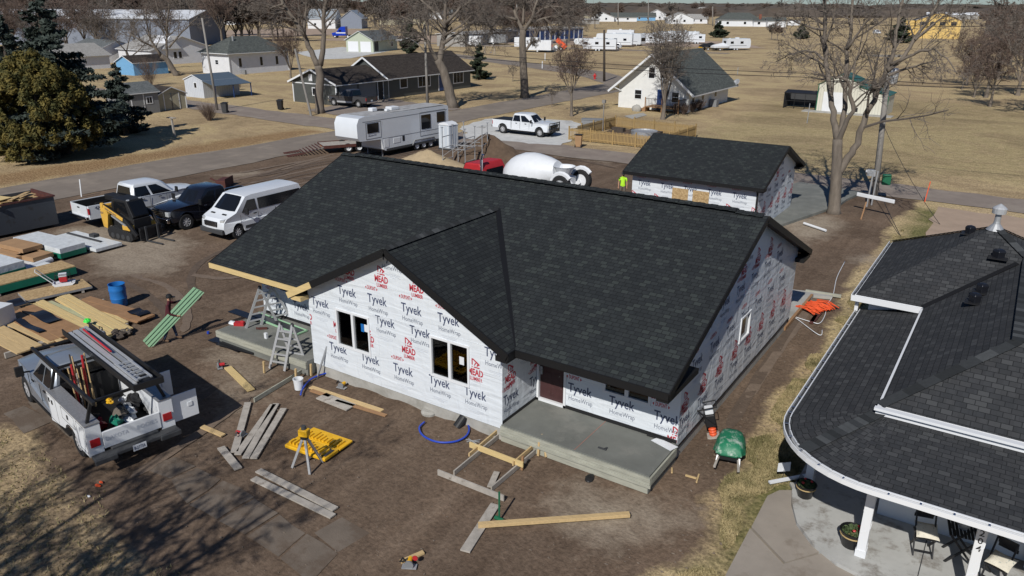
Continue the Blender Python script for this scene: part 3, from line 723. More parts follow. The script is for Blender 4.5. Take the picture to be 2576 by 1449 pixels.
lf=Wall([(0,ZB),(BB,ZB),(BB,zw_(0)),(BB-4.953,zw_(4.953)),(0,zbk)],(AL,BB),(0,-1),(-1,0),off=.004);lf.build('gable_wall',H)
xl,xr=-16.78,.34;bf,br_,bb_=-1.775,4.953,11.473;zbe=ZR-(bb_-br_)*SL
mb=MB();roofslab(mb,[(xl,bf,ZE),(xr,bf,ZE),(xr,br_,ZR),(xl,br_,ZR)]);mb.build('front_roof',[M['roof'],M['fascia'],M['soffit']],H)
mb=MB();roofslab(mb,[(xl,br_+.001,ZR-.001),(xr,br_+.001,ZR-.001),(xr,bb_,zbe),(xl,bb_,zbe)]);mb.build('back_roof',[M['roof'],M['fascia'],M['soffit']],H)
fy=BW-.363;ex=WM+(ZW-ZE)/PIT2;exl=WM-(ZW-ZE)/PIT2;bs_=-1.775+(ZW-ZE)/SL
mb=MB();roofslab(mb,[(ex,fy,ZE+.012),(ex,-1.74,ZE+.012),(WM,bs_,ZW+.012),(WM,fy,ZW+.012)],.13);mb.build('wing_roof',[M['roof'],M['fascia'],M['soffit']],H)
mb=MB();roofslab(mb,[(exl,fy,ZE+.012),(WM-.001,fy,ZW+.012),(WM-.001,bs_,ZW+.012),(exl,-1.74,ZE+.012)],.13);mb.build('wing_roof',[M['roof'],M['fascia'],M['soffit']],H)
mb=MB();mb.bar((ex-.05,-1.72,ZE+.03),(WM+.06,bs_-.02,ZW+.03),.17,.012,up=(.3,-.3,1));mb.build('valley_flashing',M['fascia'],H)
mb=MB();mb.bar((xl+.9,br_,ZR+.045),(xr-.9,br_,ZR+.045),.30,.035);mb.build('ridge_vent',M['fascia'],H)
mb=MB()
for i in range(int((xr-xl)/.2)):
 x=xl+.1+i*.2
 for sg in(-1,1):mb.bar((x-.1,br_+sg*.09,ZR+.036+.012*(i%2)+(0.03 if.9<x-xl<16.2 else-.02)),(x+.1,br_+sg*.09,ZR+.040+.01*(i%2)+(0.03 if.9<x-xl<16.2 else-.02)),.18,.012,up=(0,sg*.4,1))
mb.build('ridge_caps',M['roof'],H)
capm=[mat('cap_shingle_%d'%i,c,.9,.15,10)for i,c in enumerate(((.018,.020,.021),(.031,.034,.036),(.058,.062,.064)))]
mb=MB();rnd=random.Random(4);yy=fy
while yy<bs_-.1:
 mm_=rnd.choice((0,0,1,1,2))
 for sg in(-1,1):mb.bar((WM+sg*.075,yy,ZW+.024),(WM+sg*.075,yy+.16,ZW+.034),.16,.012,mm_,up=(sg*.5,0,1))
 yy+=.145
mb.build('wing_ridge_caps',capm,H)
mb=MB();FB=.2
mb.bar((ex,-1.79,ZE-.1),(xr,-1.79,ZE-.1),.03,FB);mb.bar((xr+.015,bf,ZE-.1),(xr+.015,br_,ZR-.1),.03,FB,up=(0,0,1));mb.bar((xr+.015,br_,ZR-.1),(xr+.015,bb_,zbe-.1),.03,FB)
mb.bar((xr,bb_+.015,zbe-.1),(xl,bb_+.015,zbe-.1),.03,FB);mb.bar((xl-.015,bf,ZE-.1),(xl-.015,br_,ZR-.1),.03,FB);mb.bar((xl-.015,br_,ZR-.1),(xl-.015,bb_,zbe-.1),.03,FB)
mb.bar((ex+.015,fy,ZE-.09),(ex+.015,-1.79,ZE-.09),.03,FB)
mb.bar((WM,fy-.015,ZW-.09),(ex,fy-.015,ZE-.09),.03,FB+.02,up=(0,0,1));kx=exl+1.0
mb.bar((WM,fy-.015,ZW-.09),(kx,fy-.015,ZE-.09+1.0*PIT2),.03,FB+.02)
mb.build('fascia',M['fascia'],H)
mb=MB();mb.bar((xl,-1.79,ZE-.1),(exl+.1,-1.79,ZE-.1),.04,FB-.02);mb.bar((kx,fy-.02,ZE-.09+PIT2),(exl-.12,fy-.02,ZE-.15),.04,FB);mb.bar((exl-.02,fy,ZE-.09),(exl-.02,-1.79,ZE-.09),.04,.2)
mb.box((exl+.22,fy+.18,ZE-.2),(.45,.34,.14));mb.build('bare_fascia',M['woody'],H)['label']='unpainted yellow fascia boards at the left eave'
for a,b in(((WR_+.003,-1.7,2.62),(xr-.04,-.02,2.66)),((xl+.05,-1.7,2.62),(WL_-.002,-.02,2.66)),((xl+.06,BB+.02,zbe-.24),(xr-.04,bb_-.02,zbe-.2))):MB().lo(a,b).build('soffit',M['soffit'],H)
for a,b in(((.02,BB-.35,zbe-.28),(.33,bb_-.02,zbe-.13)),((.02,-1.75,ZE-.3),(.33,.2,ZE-.15)),((WR_+.02,fy+.01,ZE-.28),(ex-.01,BW+.3,ZE-.14))):MB().lo(a,b).build('eave_return',M['fascia'],H)
mb=MB();mb.lo((WR_-.02,-1.79,.0),(AR+.02,-.02,ZS-.004));mb.build('porch_slab',M['concd'],H)['label']='grey concrete porch slab at the front door'
mb=MB();mb.lo((AL,-2.05,.0),(WL_-.03,-.02,ZS-.004));mb.build('porch_slab',M['concd'],H)['label']='grey concrete porch slab at the left end'
mb=MB()
for z in(.43,.31):mb.lo((WR_-.02,-1.85,z-.055),(AR+.07,-1.80,z+.055));mb.lo((AR+.03,-1.79,z-.055),(AR+.075,-.15,z+.055))
mb.lo((WR_-.02,-1.88,.22),(AR+.1,-1.855,.30));mb.lo((WR_-.02,-1.80,.0),(AR+.0,-1.795,.3))
mb.build('form_board',M['concform'],H)
mb=MB()
for z in(.43,.31):mb.lo((AL-.08,-2.11,z-.055),(WL_-.04,-2.06,z+.055));mb.lo((AL-.08,-2.055,z-.055),(AL-.03,-.6,z+.055))
mb.build('form_board',M['concform'],H)
mb=MB();mb.lo((-2.10,-1.78,ZS-.004),(-2.085,-.02,ZS+.001));mb.build('control_joint_chalk_line',mat('chalk_red',(.35,.16,.12),.9),H)
T(MB().bar((-10.35,-1.15,.55),(-10.15,-.55,1.75),1.0,.03,up=(0,0,1)),'leaning_sheet',M['sand'],'pale panel leaning inside behind the wing window over the hose','panel')
mb=MB()
for i in range(9):mb.box((-5.7,.3+.02*i,.56+i*.09),(1.9,1.1,.07),.05*((i*7)%3-1))
T(mb,'lumber_stack',M['woodbr'],'brown lumber stacked inside behind the wing window nearest the front door','lumber stack')
G=E('detached_garage','small white-wrapped garage with charcoal roof behind the new house','garage')
ga,gb,gL,gB,gze,gzr,go=-4.875,22.291,7.065,7.197,2.652,4.262,.415
gsl=(gzr-gze)/(gB/2+go)
w1=Wall([(0,.1),(gL,.1),(gL,gze+go*gsl-.12),(0,gze+go*gsl-.12)],(ga-gL,gb),(1,0),(0,-1))
for i in range(6):w1.tyvek(.36+1.355*i,1.90)
for i in range(6):w1.mead(-.13+1.37*i,1.02)
w1.build('front_wall',G)
def gz(t):return gze+(min(t,gB-t)+go)*gsl-.12
w2=Wall([(0,.1),(gB,.1),(gB,gz(gB)),(gB/2,gz(gB/2)),(0,gz(0))],(ga,gb),(0,1),(1,0),off=.004)
for i in range(6):w2.tyvek(.32+1.36*i,1.98);w2.mead(-.1+1.36*i,1.10);w2.tyvek(-.4+1.36*i,.62)
w2.tyvek(2.3,3.1,False);w2.tyvek(3.7,3.1,False);w2.mead(3.2,2.7)
w2.build('gable_wall',G)
w3=Wall([(0,.1),(gB,.1),(gB,gz(0)),(gB/2,gz(gB/2)),(0,gz(0))],(ga-gL,gb+gB),(0,-1),(-1,0),off=.004);w3.build('gable_wall',G)
w4=Wall([(0,.1),(gL,.1),(gL,gz(0)),(0,gz(0))],(ga,gb+gB),(-1,0),(0,1));w4.build('back_wall',G)
mb=MB();roofslab(mb,[(ga-gL-go,gb-go,gze),(ga+go,gb-go,gze),(ga+go,gb+gB/2,gzr),(ga-gL-go,gb+gB/2,gzr)])
roofslab(mb,[(ga+go,gb+gB+go,gze),(ga-gL-go,gb+gB+go,gze),(ga-gL-go,gb+gB/2+.001,gzr-.001),(ga+go,gb+gB/2+.001,gzr-.001)]);mb.build('roof',[M['roof'],M['fascia'],M['soffit']],G)
mb=MB();x0,x1=ga-gL-go,ga+go
mb.bar((x0,gb-go-.015,gze-.09),(x1,gb-go-.015,gze-.09),.03,.18);mb.bar((x0,gb+gB+go+.015,gze-.09),(x1,gb+gB+go+.015,gze-.09),.03,.18)
for x in(x0-.015,x1+.015):mb.bar((x,gb-go,gze-.09),(x,gb+gB/2,gzr-.09),.03,.18);mb.bar((x,gb+gB/2,gzr-.09),(x,gb+gB+go,gze-.09),.03,.18)
mb.lo((ga+.02,gb+gB-.3,gze-.24),(ga+go-.02,gb+gB+go-.02,gze-.11));mb.lo((ga+.02,gb-go+.02,gze-.24),(ga+go-.02,gb+.2,gze-.11));mb.build('fascia',M['fascia'],G)
for x in(-9.52,-8.34):
 o=MB().lo((x,gb-.02,1.0),(x+.92,gb-.006,2.0)).build('window_board',M['osb'],G);o['label']='bare strand board nailed over a window opening'
MB().lo((ga-gL-.02,gb-.02,-.2),(ga+.02,gb+gB+.02,.1)).build('foundation',M['conc'],G)
MB().lo((ga-.02,gb-.10,.1),(ga+.06,gb-.003,2.5)).build('corner_post',M['black'],G)
N=E('neighbour_house','white house with dark wrap-around porch roof and number 204','house')
np_,nz_=2.60,3.2
arc=[(2.87+2.1*(1-math.cos(t)),-.62-2.1*math.sin(t))for t in[R(90)*i/12 for i in range(13)]]
outer=[(2.87,7.2)]+arc+[(15,-2.72)]
tarc=[(4.70,7.2)]+[(4.70+.12*(1-math.cos(R(90)*i/12)),-.02-.12*math.sin(R(90)*i/12))for i in range(13)]+[(15,-.14)]
mb=MB()
for i in range(len(outer)-1):
 a,b=outer[i],outer[i+1];c,d=tarc[i+1],tarc[i]
 mb.prism([(*a,np_+.03),(*b,np_+.03),(*c,np_+.44),(*d,np_+.44)],(0,0,-.06),1,0,2)
mb.build('porch_roof',[M['roofn'],M['trim'],M['white']],N)
mb=MB()
for i in range(15):
 t=i/15;p=Vector((3.5,-2.1,np_+.08)).lerp(Vector((4.68,-.12,np_+.47)),t);q=Vector((3.5,-2.1,np_+.08)).lerp(Vector((4.68,-.12,np_+.47)),t+.07)
 mb.bar(p,q,.3,.012,rnd.choice((0,1,2)))
mb.build('porch_hip_caps',capm,N)
def gutter(par,pts,z,nm='gutter',inward=1,shade=True):
 gm=MB();n=len(pts);br=MB();tr=MB()
 for i in range(n-1):
  a,b=Vector((*pts[i],z)),Vector((*pts[i+1],z));d=(b-a);L=d.length;d.normalize();o_=Vector((-d.y,d.x,0))*inward
  e=d*.004 if i<n-2 else d*0
  gm.bar(a+Vector((0,0,-.01)),b+e+Vector((0,0,-.01)),.022,.11);tr.bar(a+o_*.055+Vector((0,0,-.06)),b+e+o_*.055+Vector((0,0,-.06)),.09,.015)
  gm.bar(a+o_*.115+Vector((0,0,.0)),b+e+o_*.115+Vector((0,0,.0)),.02,.10)
  if L>1.2:
   k=int(L/.55)
   for j in range(k):c=a+d*(j+.5)*L/k;br.bar(c+Vector((0,0,.035)),c+o_*.11+Vector((0,0,.035)),.03,.012)
  elif i%2:br.bar(a+Vector((0,0,.035)),a+o_*.11+Vector((0,0,.035)),.03,.012)
 o=gm.build(nm,M['trim'],par);tr.build('trough',M['dkgrey'],o);br.build('bracket',M['chrome'],o);return o
gout=[(2.77,7.05)]+[(x-.1*math.cos(t),y-.1*math.sin(t))for(x,y),t in zip(arc,[R(90)*i/12 for i in range(13)])]+[(15,-2.82)]
gutter(N,gout,np_+.02)
mb=MB();mb.bar((2.78,7.0,np_+.55),(2.74,6.78,nz_-.1),.1,.1);mb.bar((2.78,7.02,np_+.02),(2.78,7.0,np_+.55),.1,.1);mb.build('downspout',M['trim'],N)
az=5.05;A0,A1,A2,A3,AP=(2.73,6.75,nz_),(9.0,6.75,nz_),(9.0,13.5,nz_),(2.73,13.5,nz_),(5.86,10.12,az)
for nm,pts in(('rear_roof',(A0,A1,AP)),('rear_roof',(A1,A2,AP)),('rear_roof',(A2,A3,AP)),('rear_roof',(A3,A0,AP))):
 MB().prism(pts,(0,0,-.08),1,0,2).build(nm,[M['roofn'],M['trim'],M['white']],N)
B0,B1,B2,B3,B4,B5=(4.59,-.24,nz_+.004),(6.84,2.01,nz_+1.26),(6.84,9.0,nz_+1.26),(4.59,6.75,nz_+.004),(15,-.24,nz_+.004),(15,2.01,nz_+1.26)
for pts in((B0,B1,B2,B3),(B0,B4,B5,B1),(B1,B5,(15,4,nz_+1.2),(8.8,8.85,nz_),B2)):
 MB().prism(pts,(0,0,-.08),1,0,2).build('main_roof',[M['roofn'],M['trim'],M['white']],N)
mb=MB();mb.bar((4.56,6.72,nz_+.03),(6.6,8.76,nz_+1.19),.13,.012,up=(0,-.3,1));mb.build('valley_flashing',M['fascia'],N)
mb=MB()
for(p,q)in((B0,B1),(A0,AP),(A1,AP),(A2,AP),(A3,AP),(B1,B2)):
 p,q=Vector(p),Vector(q);L=(q-p).length;k=int(L/.2)
 if(p-Vector(A0)).length<.1:continue
 for j in range(k):mb.bar(p.lerp(q,j/k)+Vector((0,0,.02)),p.lerp(q,(j+1)/k)+Vector((0,0,.03)),.26,.012,rnd.choice((0,0,1,1,2)))
mb.build('hip_caps',capm,N)
gutter(N,[(2.63,13.5),(2.63,6.72)],nz_-.04)
mb=MB();mb.bar((2.63,6.72,nz_-.1),(4.6,6.72,nz_-.1),.05,.17);mb.bar((4.56,6.75,nz_-.1),(4.56,-.24,nz_-.1),.05,.17)
mb.bar((4.53,-.30,nz_-.1),(15,-.30,nz_-.1),.05,.20);mb.bar((4.5,-.37,nz_-.02),(15,-.37,nz_-.02),.12,.06);mb.build('fascia',M['trim'],N)
MB().lo((2.75,6.8,nz_-.14),(9,13.4,nz_-.09)).build('soffit',M['white'],N)
mb=MB();mb.lo((3.1,7.1,0),(9,13.2,nz_-.141));mb.lo((4.9,.35,0),(15,7.098,nz_-.10));mb.build('wall',M['white'],N)
for u in(5.3,5.8):pass
MB().lo((6.0,.30,1.1),(7.2,.349,2.1)).build('window',M['glass'],N)
do=MB().lo((8.35,.28,.2),(9.3,.349,2.2)).build('front_door',M['trim'],N)
MB().cyl((8.45,.27,1.15),(8.45,.21,1.15),.03,n=8).build('handle',M['galv'],do)
q=[(3.0,6.9),(2.98,.2),(3.12,-.35),(3.42,-1.05),(3.9,-1.6),(4.5,-1.98),(5.2,-2.15),(15,-2.15),(15,.34),(4.89,.34),(4.89,6.9)]
pc=mat('worn_painted_porch_concrete',(.42,.42,.40),.8,.1,1.5,wear=(.2,.18,.155),ws=1.1,wt=.5)
mb=MB();mb.prism([(x,y,.15)for x,y in q],(0,0,-.2));mb.build('porch_floor',pc,N)
for x in(6.0,8.3):MB().lo((x,-2.14,.148),(x+.02,.3,.153)).build('floor_joint',M['dkgrey'],N)
for i,p in enumerate(((3.25,.75),(4.87,-1.42),(6.9,-1.62),(9.6,-1.62))):
 o=MB().lo((p[0]-.09,p[1]-.09,.15),(p[0]+.09,p[1]+.09,np_-.1)).lo((p[0]-.11,p[1]-.11,.15),(p[0]+.11,p[1]+.11,.32)).build('porch_post',M['trim'],N)
 pts=[]
 for k in range(26):
  t=k/25*6.28*3.3;s_=.13;pts.append((p[0]+s_*max(-.75,min(.75,math.cos(t)*1.2)),p[1]+s_*max(-.75,min(.75,math.sin(t)*1.2)),.35+k*.08))
 T(MB().tube(pts,.006,4),'light_string',M['trim'],'string lights wound round the %s white porch post'%('left rear','middle','numbered','farthest right')[i],'string lights')
wl2=Wall([(0,.1),(.16,.1),(.16,2.5),(0,2.5)],(6.82,-1.712),(1,0),(0,-1),th=.002)
for ch,z in(('2',1.72),('0',1.54),('4',1.36)):wl2.text(ch,.035,z,.09,1,.01,h=.14)
mb=MB();mb.v,mb.f,mb.m=wl2.mb.v,wl2.mb.f,wl2.mb.m;mb.build('house_number',[M['trim'],M['black']],N)
def roofvent(x,y,z,sz=.35,label=''):
 t=E('roof_vent',label,'vent',(x,y,z));
 MB().box((0,0,.01),(sz*1.5,sz*1.5,.02)).build('flange',M['black'],t);MB().lathe([(sz*.5,0),(sz*.5,.12),(sz*.55,.2),(sz*.4,.26),(.02,.28)],n=4).build('hood',M['metalb'],t,bevel=.02)
v1=PD(2492,622,(6.5,9.0));
roofvent(6.1,8.9,4.42,.34,'square black vent on the neighbour roof slope below the flue');roofvent(5.2,10.4,4.65,.3,'black vent beside the metal flue')
roofvent(5.9,6.6,4.0,.3,'upper black vent left of the ridge');roofvent(5.8,5.8,3.94,.3,'lower black vent left of the ridge')
t=E('roof_flue','galvanised flue pipe with round cap on the roof peak','flue',(5.86,10.12,az-.1))
MB().lathe([(.26,0),(.1,.2),(.085,.28)],n=14).build('flashing',M['galv'],t);MB().lathe([(.085,.1),(.085,.55)],n=14).build('pipe',M['galv'],t)
MB().lathe([(.09,.5),(.19,.52),(.2,.68),(.16,.72),(.02,.82)],n=14).build('cap',M['alu'],t)
def fold_chair(loc,rz,label):
 t=E('folding_chair',label,'chair',loc,rz,'folding chairs on the porch');k=M['black']
 for y in(-.19,.19):
  MB().bar((-.22,y,.95),(.22,y,0),.03,.045).build('leg',k,t);MB().bar((.2,y*.92,.45),(-.24,y*.92,0),.03,.045).build('leg',k,t)
 mb=MB()
 for i in range(7):mb.box((-.17+i*.06,0,.455),(.045,.40,.02))
 mb.build('seat',k,t);mb=MB()
 for z in(.9,.8,.68):mb.box((-.22-(z-.95)*-.49,0,z),(.02,.38,.075))
 mb.build('backrest',k,t);MB().bar((.17,-.19,.12),(.17,.19,.12),.03,.03).build('stretcher',k,t)
 return t
cush=mat('floral_cushion',(.62,.58,.48),.9,.1,8,wear=(.3,.33,.3),ws=14,wt=.55)
def cushion(loc,rz,label,ty=0):
 mb=MB();n=10;vs=[]
 for sg in(1,-1):
  for i in range(n+1):
   for j in range(n+1):
    u,v=i/n*2-1,j/n*2-1;h=.075*(1-u**4)*(1-v**4);vs.append((u*.23*(1-.08*(1-v*v)),v*.23*(1-.08*(1-u*u)),sg*h))
 fs=[]
 for s_ in range(2):
  for i in range(n):
   for j in range(n):
    a=s_*(n+1)**2+i*(n+1)+j;f_=[a,a+n+1,a+n+2,a+1];fs.append(f_ if s_==0 else f_[::-1])
 mb.add([(x*math.cos(ty)+z*math.sin(ty),y,-x*math.sin(ty)+z*math.cos(ty))for x,y,z in vs],fs)
 return T(mb,'cushion',cush,label,'cushion',loc,rz,smooth=True)
c1=P(2300,1340,.15);fold_chair((5.95,-.55,.15),R(-75),'black folding chair left of the bistro table')
cushion((5.98,-.58,.72),R(-75),'pale patterned cushion on the folding chair left of the table',.25)
fold_chair((7.35,-.75,.15),R(-110),'black folding chair right of the bistro table behind the numbered post')
cushion((7.38,-.8,.72),R(-110),'pale patterned cushion behind the numbered post',.2)
t=E('bistro_table','black slatted folding table on crossed legs on the porch','table',(6.65,-.35,.15),R(10))
mb=MB()
for i in range(9):mb.box((-.28+i*.07,0,.72),(.055,.6,.02))
mb.build('tabletop',M['black'],t)
for y in(-.25,.25):
 MB().bar((-.28,y,0),(.28,y,.7),.03,.045).build('leg',M['black'],t);MB().bar((.28,y*.9,0),(-.28,y*.9,.7),.03,.045).build('leg',M['black'],t)
T(MB().lathe([(.08,0),(.13,.1),(.14,.22),(.12,.22),(.1,.1),(.02,.05)],n=16),'plant_bucket',M['galv'],'grey bucket standing on the bistro table','bucket',(6.62,-.3,.885))
t=E('welcome_board','tall white board with letters and a green wreath beside the door','sign',(7.85,.1,.15))
wb=Wall([(0,0),(.30,0),(.30,1.75),(0,1.75)],(0,0),(1,0),(0,-1),th=.03)
for ch,z in(('W',1.55),('E',1.33),('L',1.11),('C',.89),('M',.40),('E',.16)):wb.text(ch,.07,z,.15,1,.02,h=.17)
wb.mb.build('board',[M['trim'],mat('faded_pink_letters',(.45,.30,.27),.8)],t)
MB().tube([(.15+.085*math.cos(R(a)),-.03,.73+.085*math.sin(R(a)))for a in range(0,361,20)],.028,7).build('wreath',M['teal'],t)
potm=mat('black_pot',(.01,.01,.011),.35);fol=mat('dusty_green_leaves',(.06,.09,.035),.8,.3,14);rope=mat('tan_rope',(.5,.36,.17),.8)
def pot(loc,label,s=1):
 t=E('flower_pot',label,'flower pot',loc);t.scale=(s,)*3
 MB().lathe([(.15,0),(.17,.02),(.24,.34),(.25,.36),(.225,.36),(.2,.3),(.01,.29)],n=22).build('pot',potm,t,smooth=40)
 MB().lathe([(.232,.27),(.236,.27),(.238,.295),(.234,.295)],n=22).build('band',rope,t)
 mb=MB();rr=random.Random(len(label))
 for i in range(260):
  a,r_=rr.uniform(0,6.3),.21*math.sqrt(rr.random());z=.3+.12*rr.random()*(1-r_/.4);p=Vector((r_*math.cos(a),r_*math.sin(a),z));d1=Vector((rr.gauss(0,1),rr.gauss(0,1),rr.gauss(0,.6))).normalized()*.04;d2=d1.cross(Vector((rr.gauss(0,1),rr.gauss(0,1),1))).normalized()*.02
  mb.face([p-d1,p+d2,p+d1,p-d2],0)
 mb.build('leaves',[fol],t,uv=False);mb=MB()
 for i in range(5):a=rr.uniform(0,6.3);mb.blob((.12*math.cos(a),.12*math.sin(a),.42),(.03,.03,.025),i,6,4)
 mb.build('flower',M['red'],t);return t
pot(P(2024,1248,.15),'black pot with red flowers at the rear corner of the porch',1.0);pot(P(2140,1372,.15),'black pot with red flowers before the middle porch post',1.15)
T(MB().bar((0,0,.1),(1.15,.1,.13),.09,.05),'downspout_extension',M['trim'],'white gutter extension lying on the grass beside the porch pot','downspout',P(1934,1222),heading(P(1934,1222),P(2010,1214)))
T(MB().lo((-.14,-.2,0),(.14,.2,.09)),'splash_block',M['conc'],'grey concrete splash block under the white gutter extension','splash block',P(2005,1232),R(30),bevel=.02)
mb=MB();mb.bar((0,0,0),(0,0,.35),.01,.01,1,up=(1,0,0));mb.prism([(-.17,0,.3),(.17,.03,.3),(.17,.05,.55),(-.17,.0,.55)],(0,.01,0),0)
T(mb,'yard_flag',[M['white'],M['black']],'small white garden flag beside the porch corner','flag',P(1968,1212),R(35))
rk=[((2168,1425),(.16,.11,.05),'red','red painted stone'),((2190,1412),(.2,.13,.04),'blue','stone painted like a flag in blue and red'),((2181,1436),(.13,.12,.05),'dewalt','yellow painted stone with a smiling face'),((2170,1442),(.1,.12,.04),'lblue','pale blue painted stone'),((2198,1446),(.12,.11,.04),'white','white painted stone'),((2187,1452),(.15,.13,.05),'conc','plain grey stone disc')]
for(px,r_,mk,lb)in rk:
 o=MB().blob((0,0,.05),r_,3,12,6,.05,flat=True).build('painted_stone',M[mk]);o.location=P(*px,.0);tag(o,lb+' in the bed by the walk','stone','painted stones beside the walk');o.scale=(.85,)*3
mulch=mat('dark_mulch',(.06,.035,.025),1,.4,20,bump=1)
kind(MB().prism([(*tuple(P(x,y,.02))[:2],.03)for x,y in((2150,1436),(2176,1412),(2230,1430),(2300,1470),(2200,1500),(2130,1470))],(0,0,-.05)).build('mulch_bed',mulch))
def rvec(r):return Vector((r.gauss(0,1),r.gauss(0,1),r.gauss(0,1))).normalized()
def limb(r,p,d,L,r0,r1,k,wob,up):
 pts=[Vector(p)];rs=[r0];d=Vector(d).normalized()
 for i in range(k):
  d=(d+rvec(r)*wob+Vector((0,0,up))).normalized();pts.append(pts[-1]+d*L/k);rs.append(r0+(r1-r0)*(i+1)/k)
 return pts,rs
def sprout(mb,r,pts,rs,lv,spec,m=0):
 "side branches along a limb. spec per level: (count, length ratio, angle, radius ratio, wobble, up)"
 if lv>=len(spec):return
 cnt,lr,ang,rr,wob,up=spec[lv];L=sum((pts[i+1]-pts[i]).length for i in range(len(pts)-1));n=len(pts)-1
 for c in range(cnt):
  t=(.25 if lv else.3)+(.75 if lv else.7)*(c+r.random())/cnt;t=min(t,.999);i=int(t*n);f=t*n-i
  p=pts[i].lerp(pts[i+1],f);rad=rs[i]+(rs[i+1]-rs[i])*f;d=(pts[i+1]-pts[i]).normalized()
  s=rvec(r);s=(s-d*s.dot(d)).normalized();a=R(ang)*(.7+.6*r.random())
  nd=d*math.cos(a)+s*math.sin(a);l=L*lr*(.6+.7*r.random())*(1.15-.5*t);r0=max(spec[-1][3]if lv==len(spec)-1 else 0,rad*rr)
  last=lv==len(spec)-1;k=3 if last else 4
  q,qs=limb(r,p,nd,l,r0,r0*(.4 if last else.3),k,wob,up)
  mb.tube(q,qs,3 if lv>=1 else 5,m,False);sprout(mb,r,q,qs,lv+1,spec,m)
MINR=.012
def spec_std(n1=7,n2=6,n3=5,tw=.012,up=.06,ang=42):return[(n1,.5,ang,.5,.16,up),(n2,.5,ang,.5,.2,up),(n3,.5,ang,tw,.22,up*.6)]
_treecache={}
def tree_mesh(seed,h,tr,style='round',tw=.014,dens=1.0,barkm='bark',twigm='twig'):
 k=(seed,h,tr,style,tw,dens,twigm)
 if k in _treecache:return _treecache[k]
 r=random.Random(seed);tk=MB();cr=MB()
 th=h*(.22 if style=='vase' else.3 if style=='round' else.18)
 pts,rs=limb(r,(0,0,-.1),(r.uniform(-.05,.05),r.uniform(-.05,.05),1),th,tr*1.25,tr*.8,4,.03,.05)
 rs[0]=tr*1.6;tk.tube(pts,rs,9,0,False);top=pts[-1]
 nl={'round':6,'vase':5,'upright':7}[style]
 for i in range(nl):
  az=6.283*i/nl+r.uniform(-.4,.4);tilt=R({'round':38,'vase':34,'upright':24}[style])*(.5+.8*r.random())*(0.15 if i==0 else 1)
  d=(math.cos(az)*math.sin(tilt),math.sin(az)*math.sin(tilt),math.cos(tilt));L=(h-th)*(.75+.3*r.random())*(1 if i==0 else.9)
  q,qs=limb(r,top-Vector((0,0,th*.12*r.random())),d,L,tr*.55,tr*.06,7,.12,.05)
  tk.tube(q,qs,6,0,False)
  sprout(cr,r,q,qs,0,[(int(8*dens),.42,44,.5,.17,.04),(int(6*dens),.5,44,.5,.2,.03),(int(5*dens),.5,42,tw,.22,.02)])
 a=tk.build('trunk',M[barkm],uv=False,smooth=True);b=cr.build('crown',M[twigm],uv=False)
 for o in(a,b):COL.objects.unlink(o)
 _treecache[k]=(a.data,b.data);D.objects.remove(a);D.objects.remove(b)
 return _treecache[k]
def tree(name,loc,label,h,tr=.25,seed=1,style='round',rz=0,group=None,scale=1,**k):
 a,b=tree_mesh(seed,h,tr,style,**k);t=E(name,label,'tree',loc,rz,group);t.scale=scale if isinstance(scale,tuple)else(scale,)*3
 for nm,me_ in(('trunk',a),('crown',b)):
  o=D.objects.new(nm,me_);COL.objects.link(o);o.parent=t
 return t
def guided(name,base,label,limbs,seed,r0,spec,barkm='bark',twigm='twig',jit=.5,zoff=-.15):
 "limbs: lists of photo pixels (first one is the trunk); each gets a depth bend"
 r=random.Random(seed);t=E(name,label,'tree',(base.x,base.y,0));tk=MB();cr=MB();B_=Vector((base.x,base.y,0))
 vd=Vector((base.x-CX,base.y-CY,0)).normalized()
 for i,(pxs,ra,rb,dep)in enumerate(limbs):
  pts=[]
  for j,q in enumerate(pxs):
   p=PD(q[0],q[1],base)-B_;p=p+vd*dep*j/max(1,len(pxs)-1)*1.0;pts.append(p)
  if i==0:pts[0].z=-.2
  fine=[]
  for j in range(len(pts)-1):
   for s_ in range(3):fine.append(pts[j].lerp(pts[j+1],s_/3)+rvec(r)*(.04*ra if(i==0 or j==0)else ra*.35))
  fine.append(pts[-1]);n=len(fine)-1;rs=[ra+(rb-ra)*(a/n)**.8 for a in range(n+1)]
  if i==0:rs[0]=ra*1.35
  tk.tube(fine,rs,10 if ra>.2 else 7,0,True)
  if i:sprout(cr,r,fine,rs,0,spec)
 tk.build('trunk',M[barkm],t,uv=False,smooth=True);cr.build('crown',M[twigm],t,uv=False)
 return t
SP=[(12,.45,46,.5,.2,.03),(8,.5,46,.5,.22,.0),(6,.55,44,.015,.25,-.01)]
b=P(2097,535)
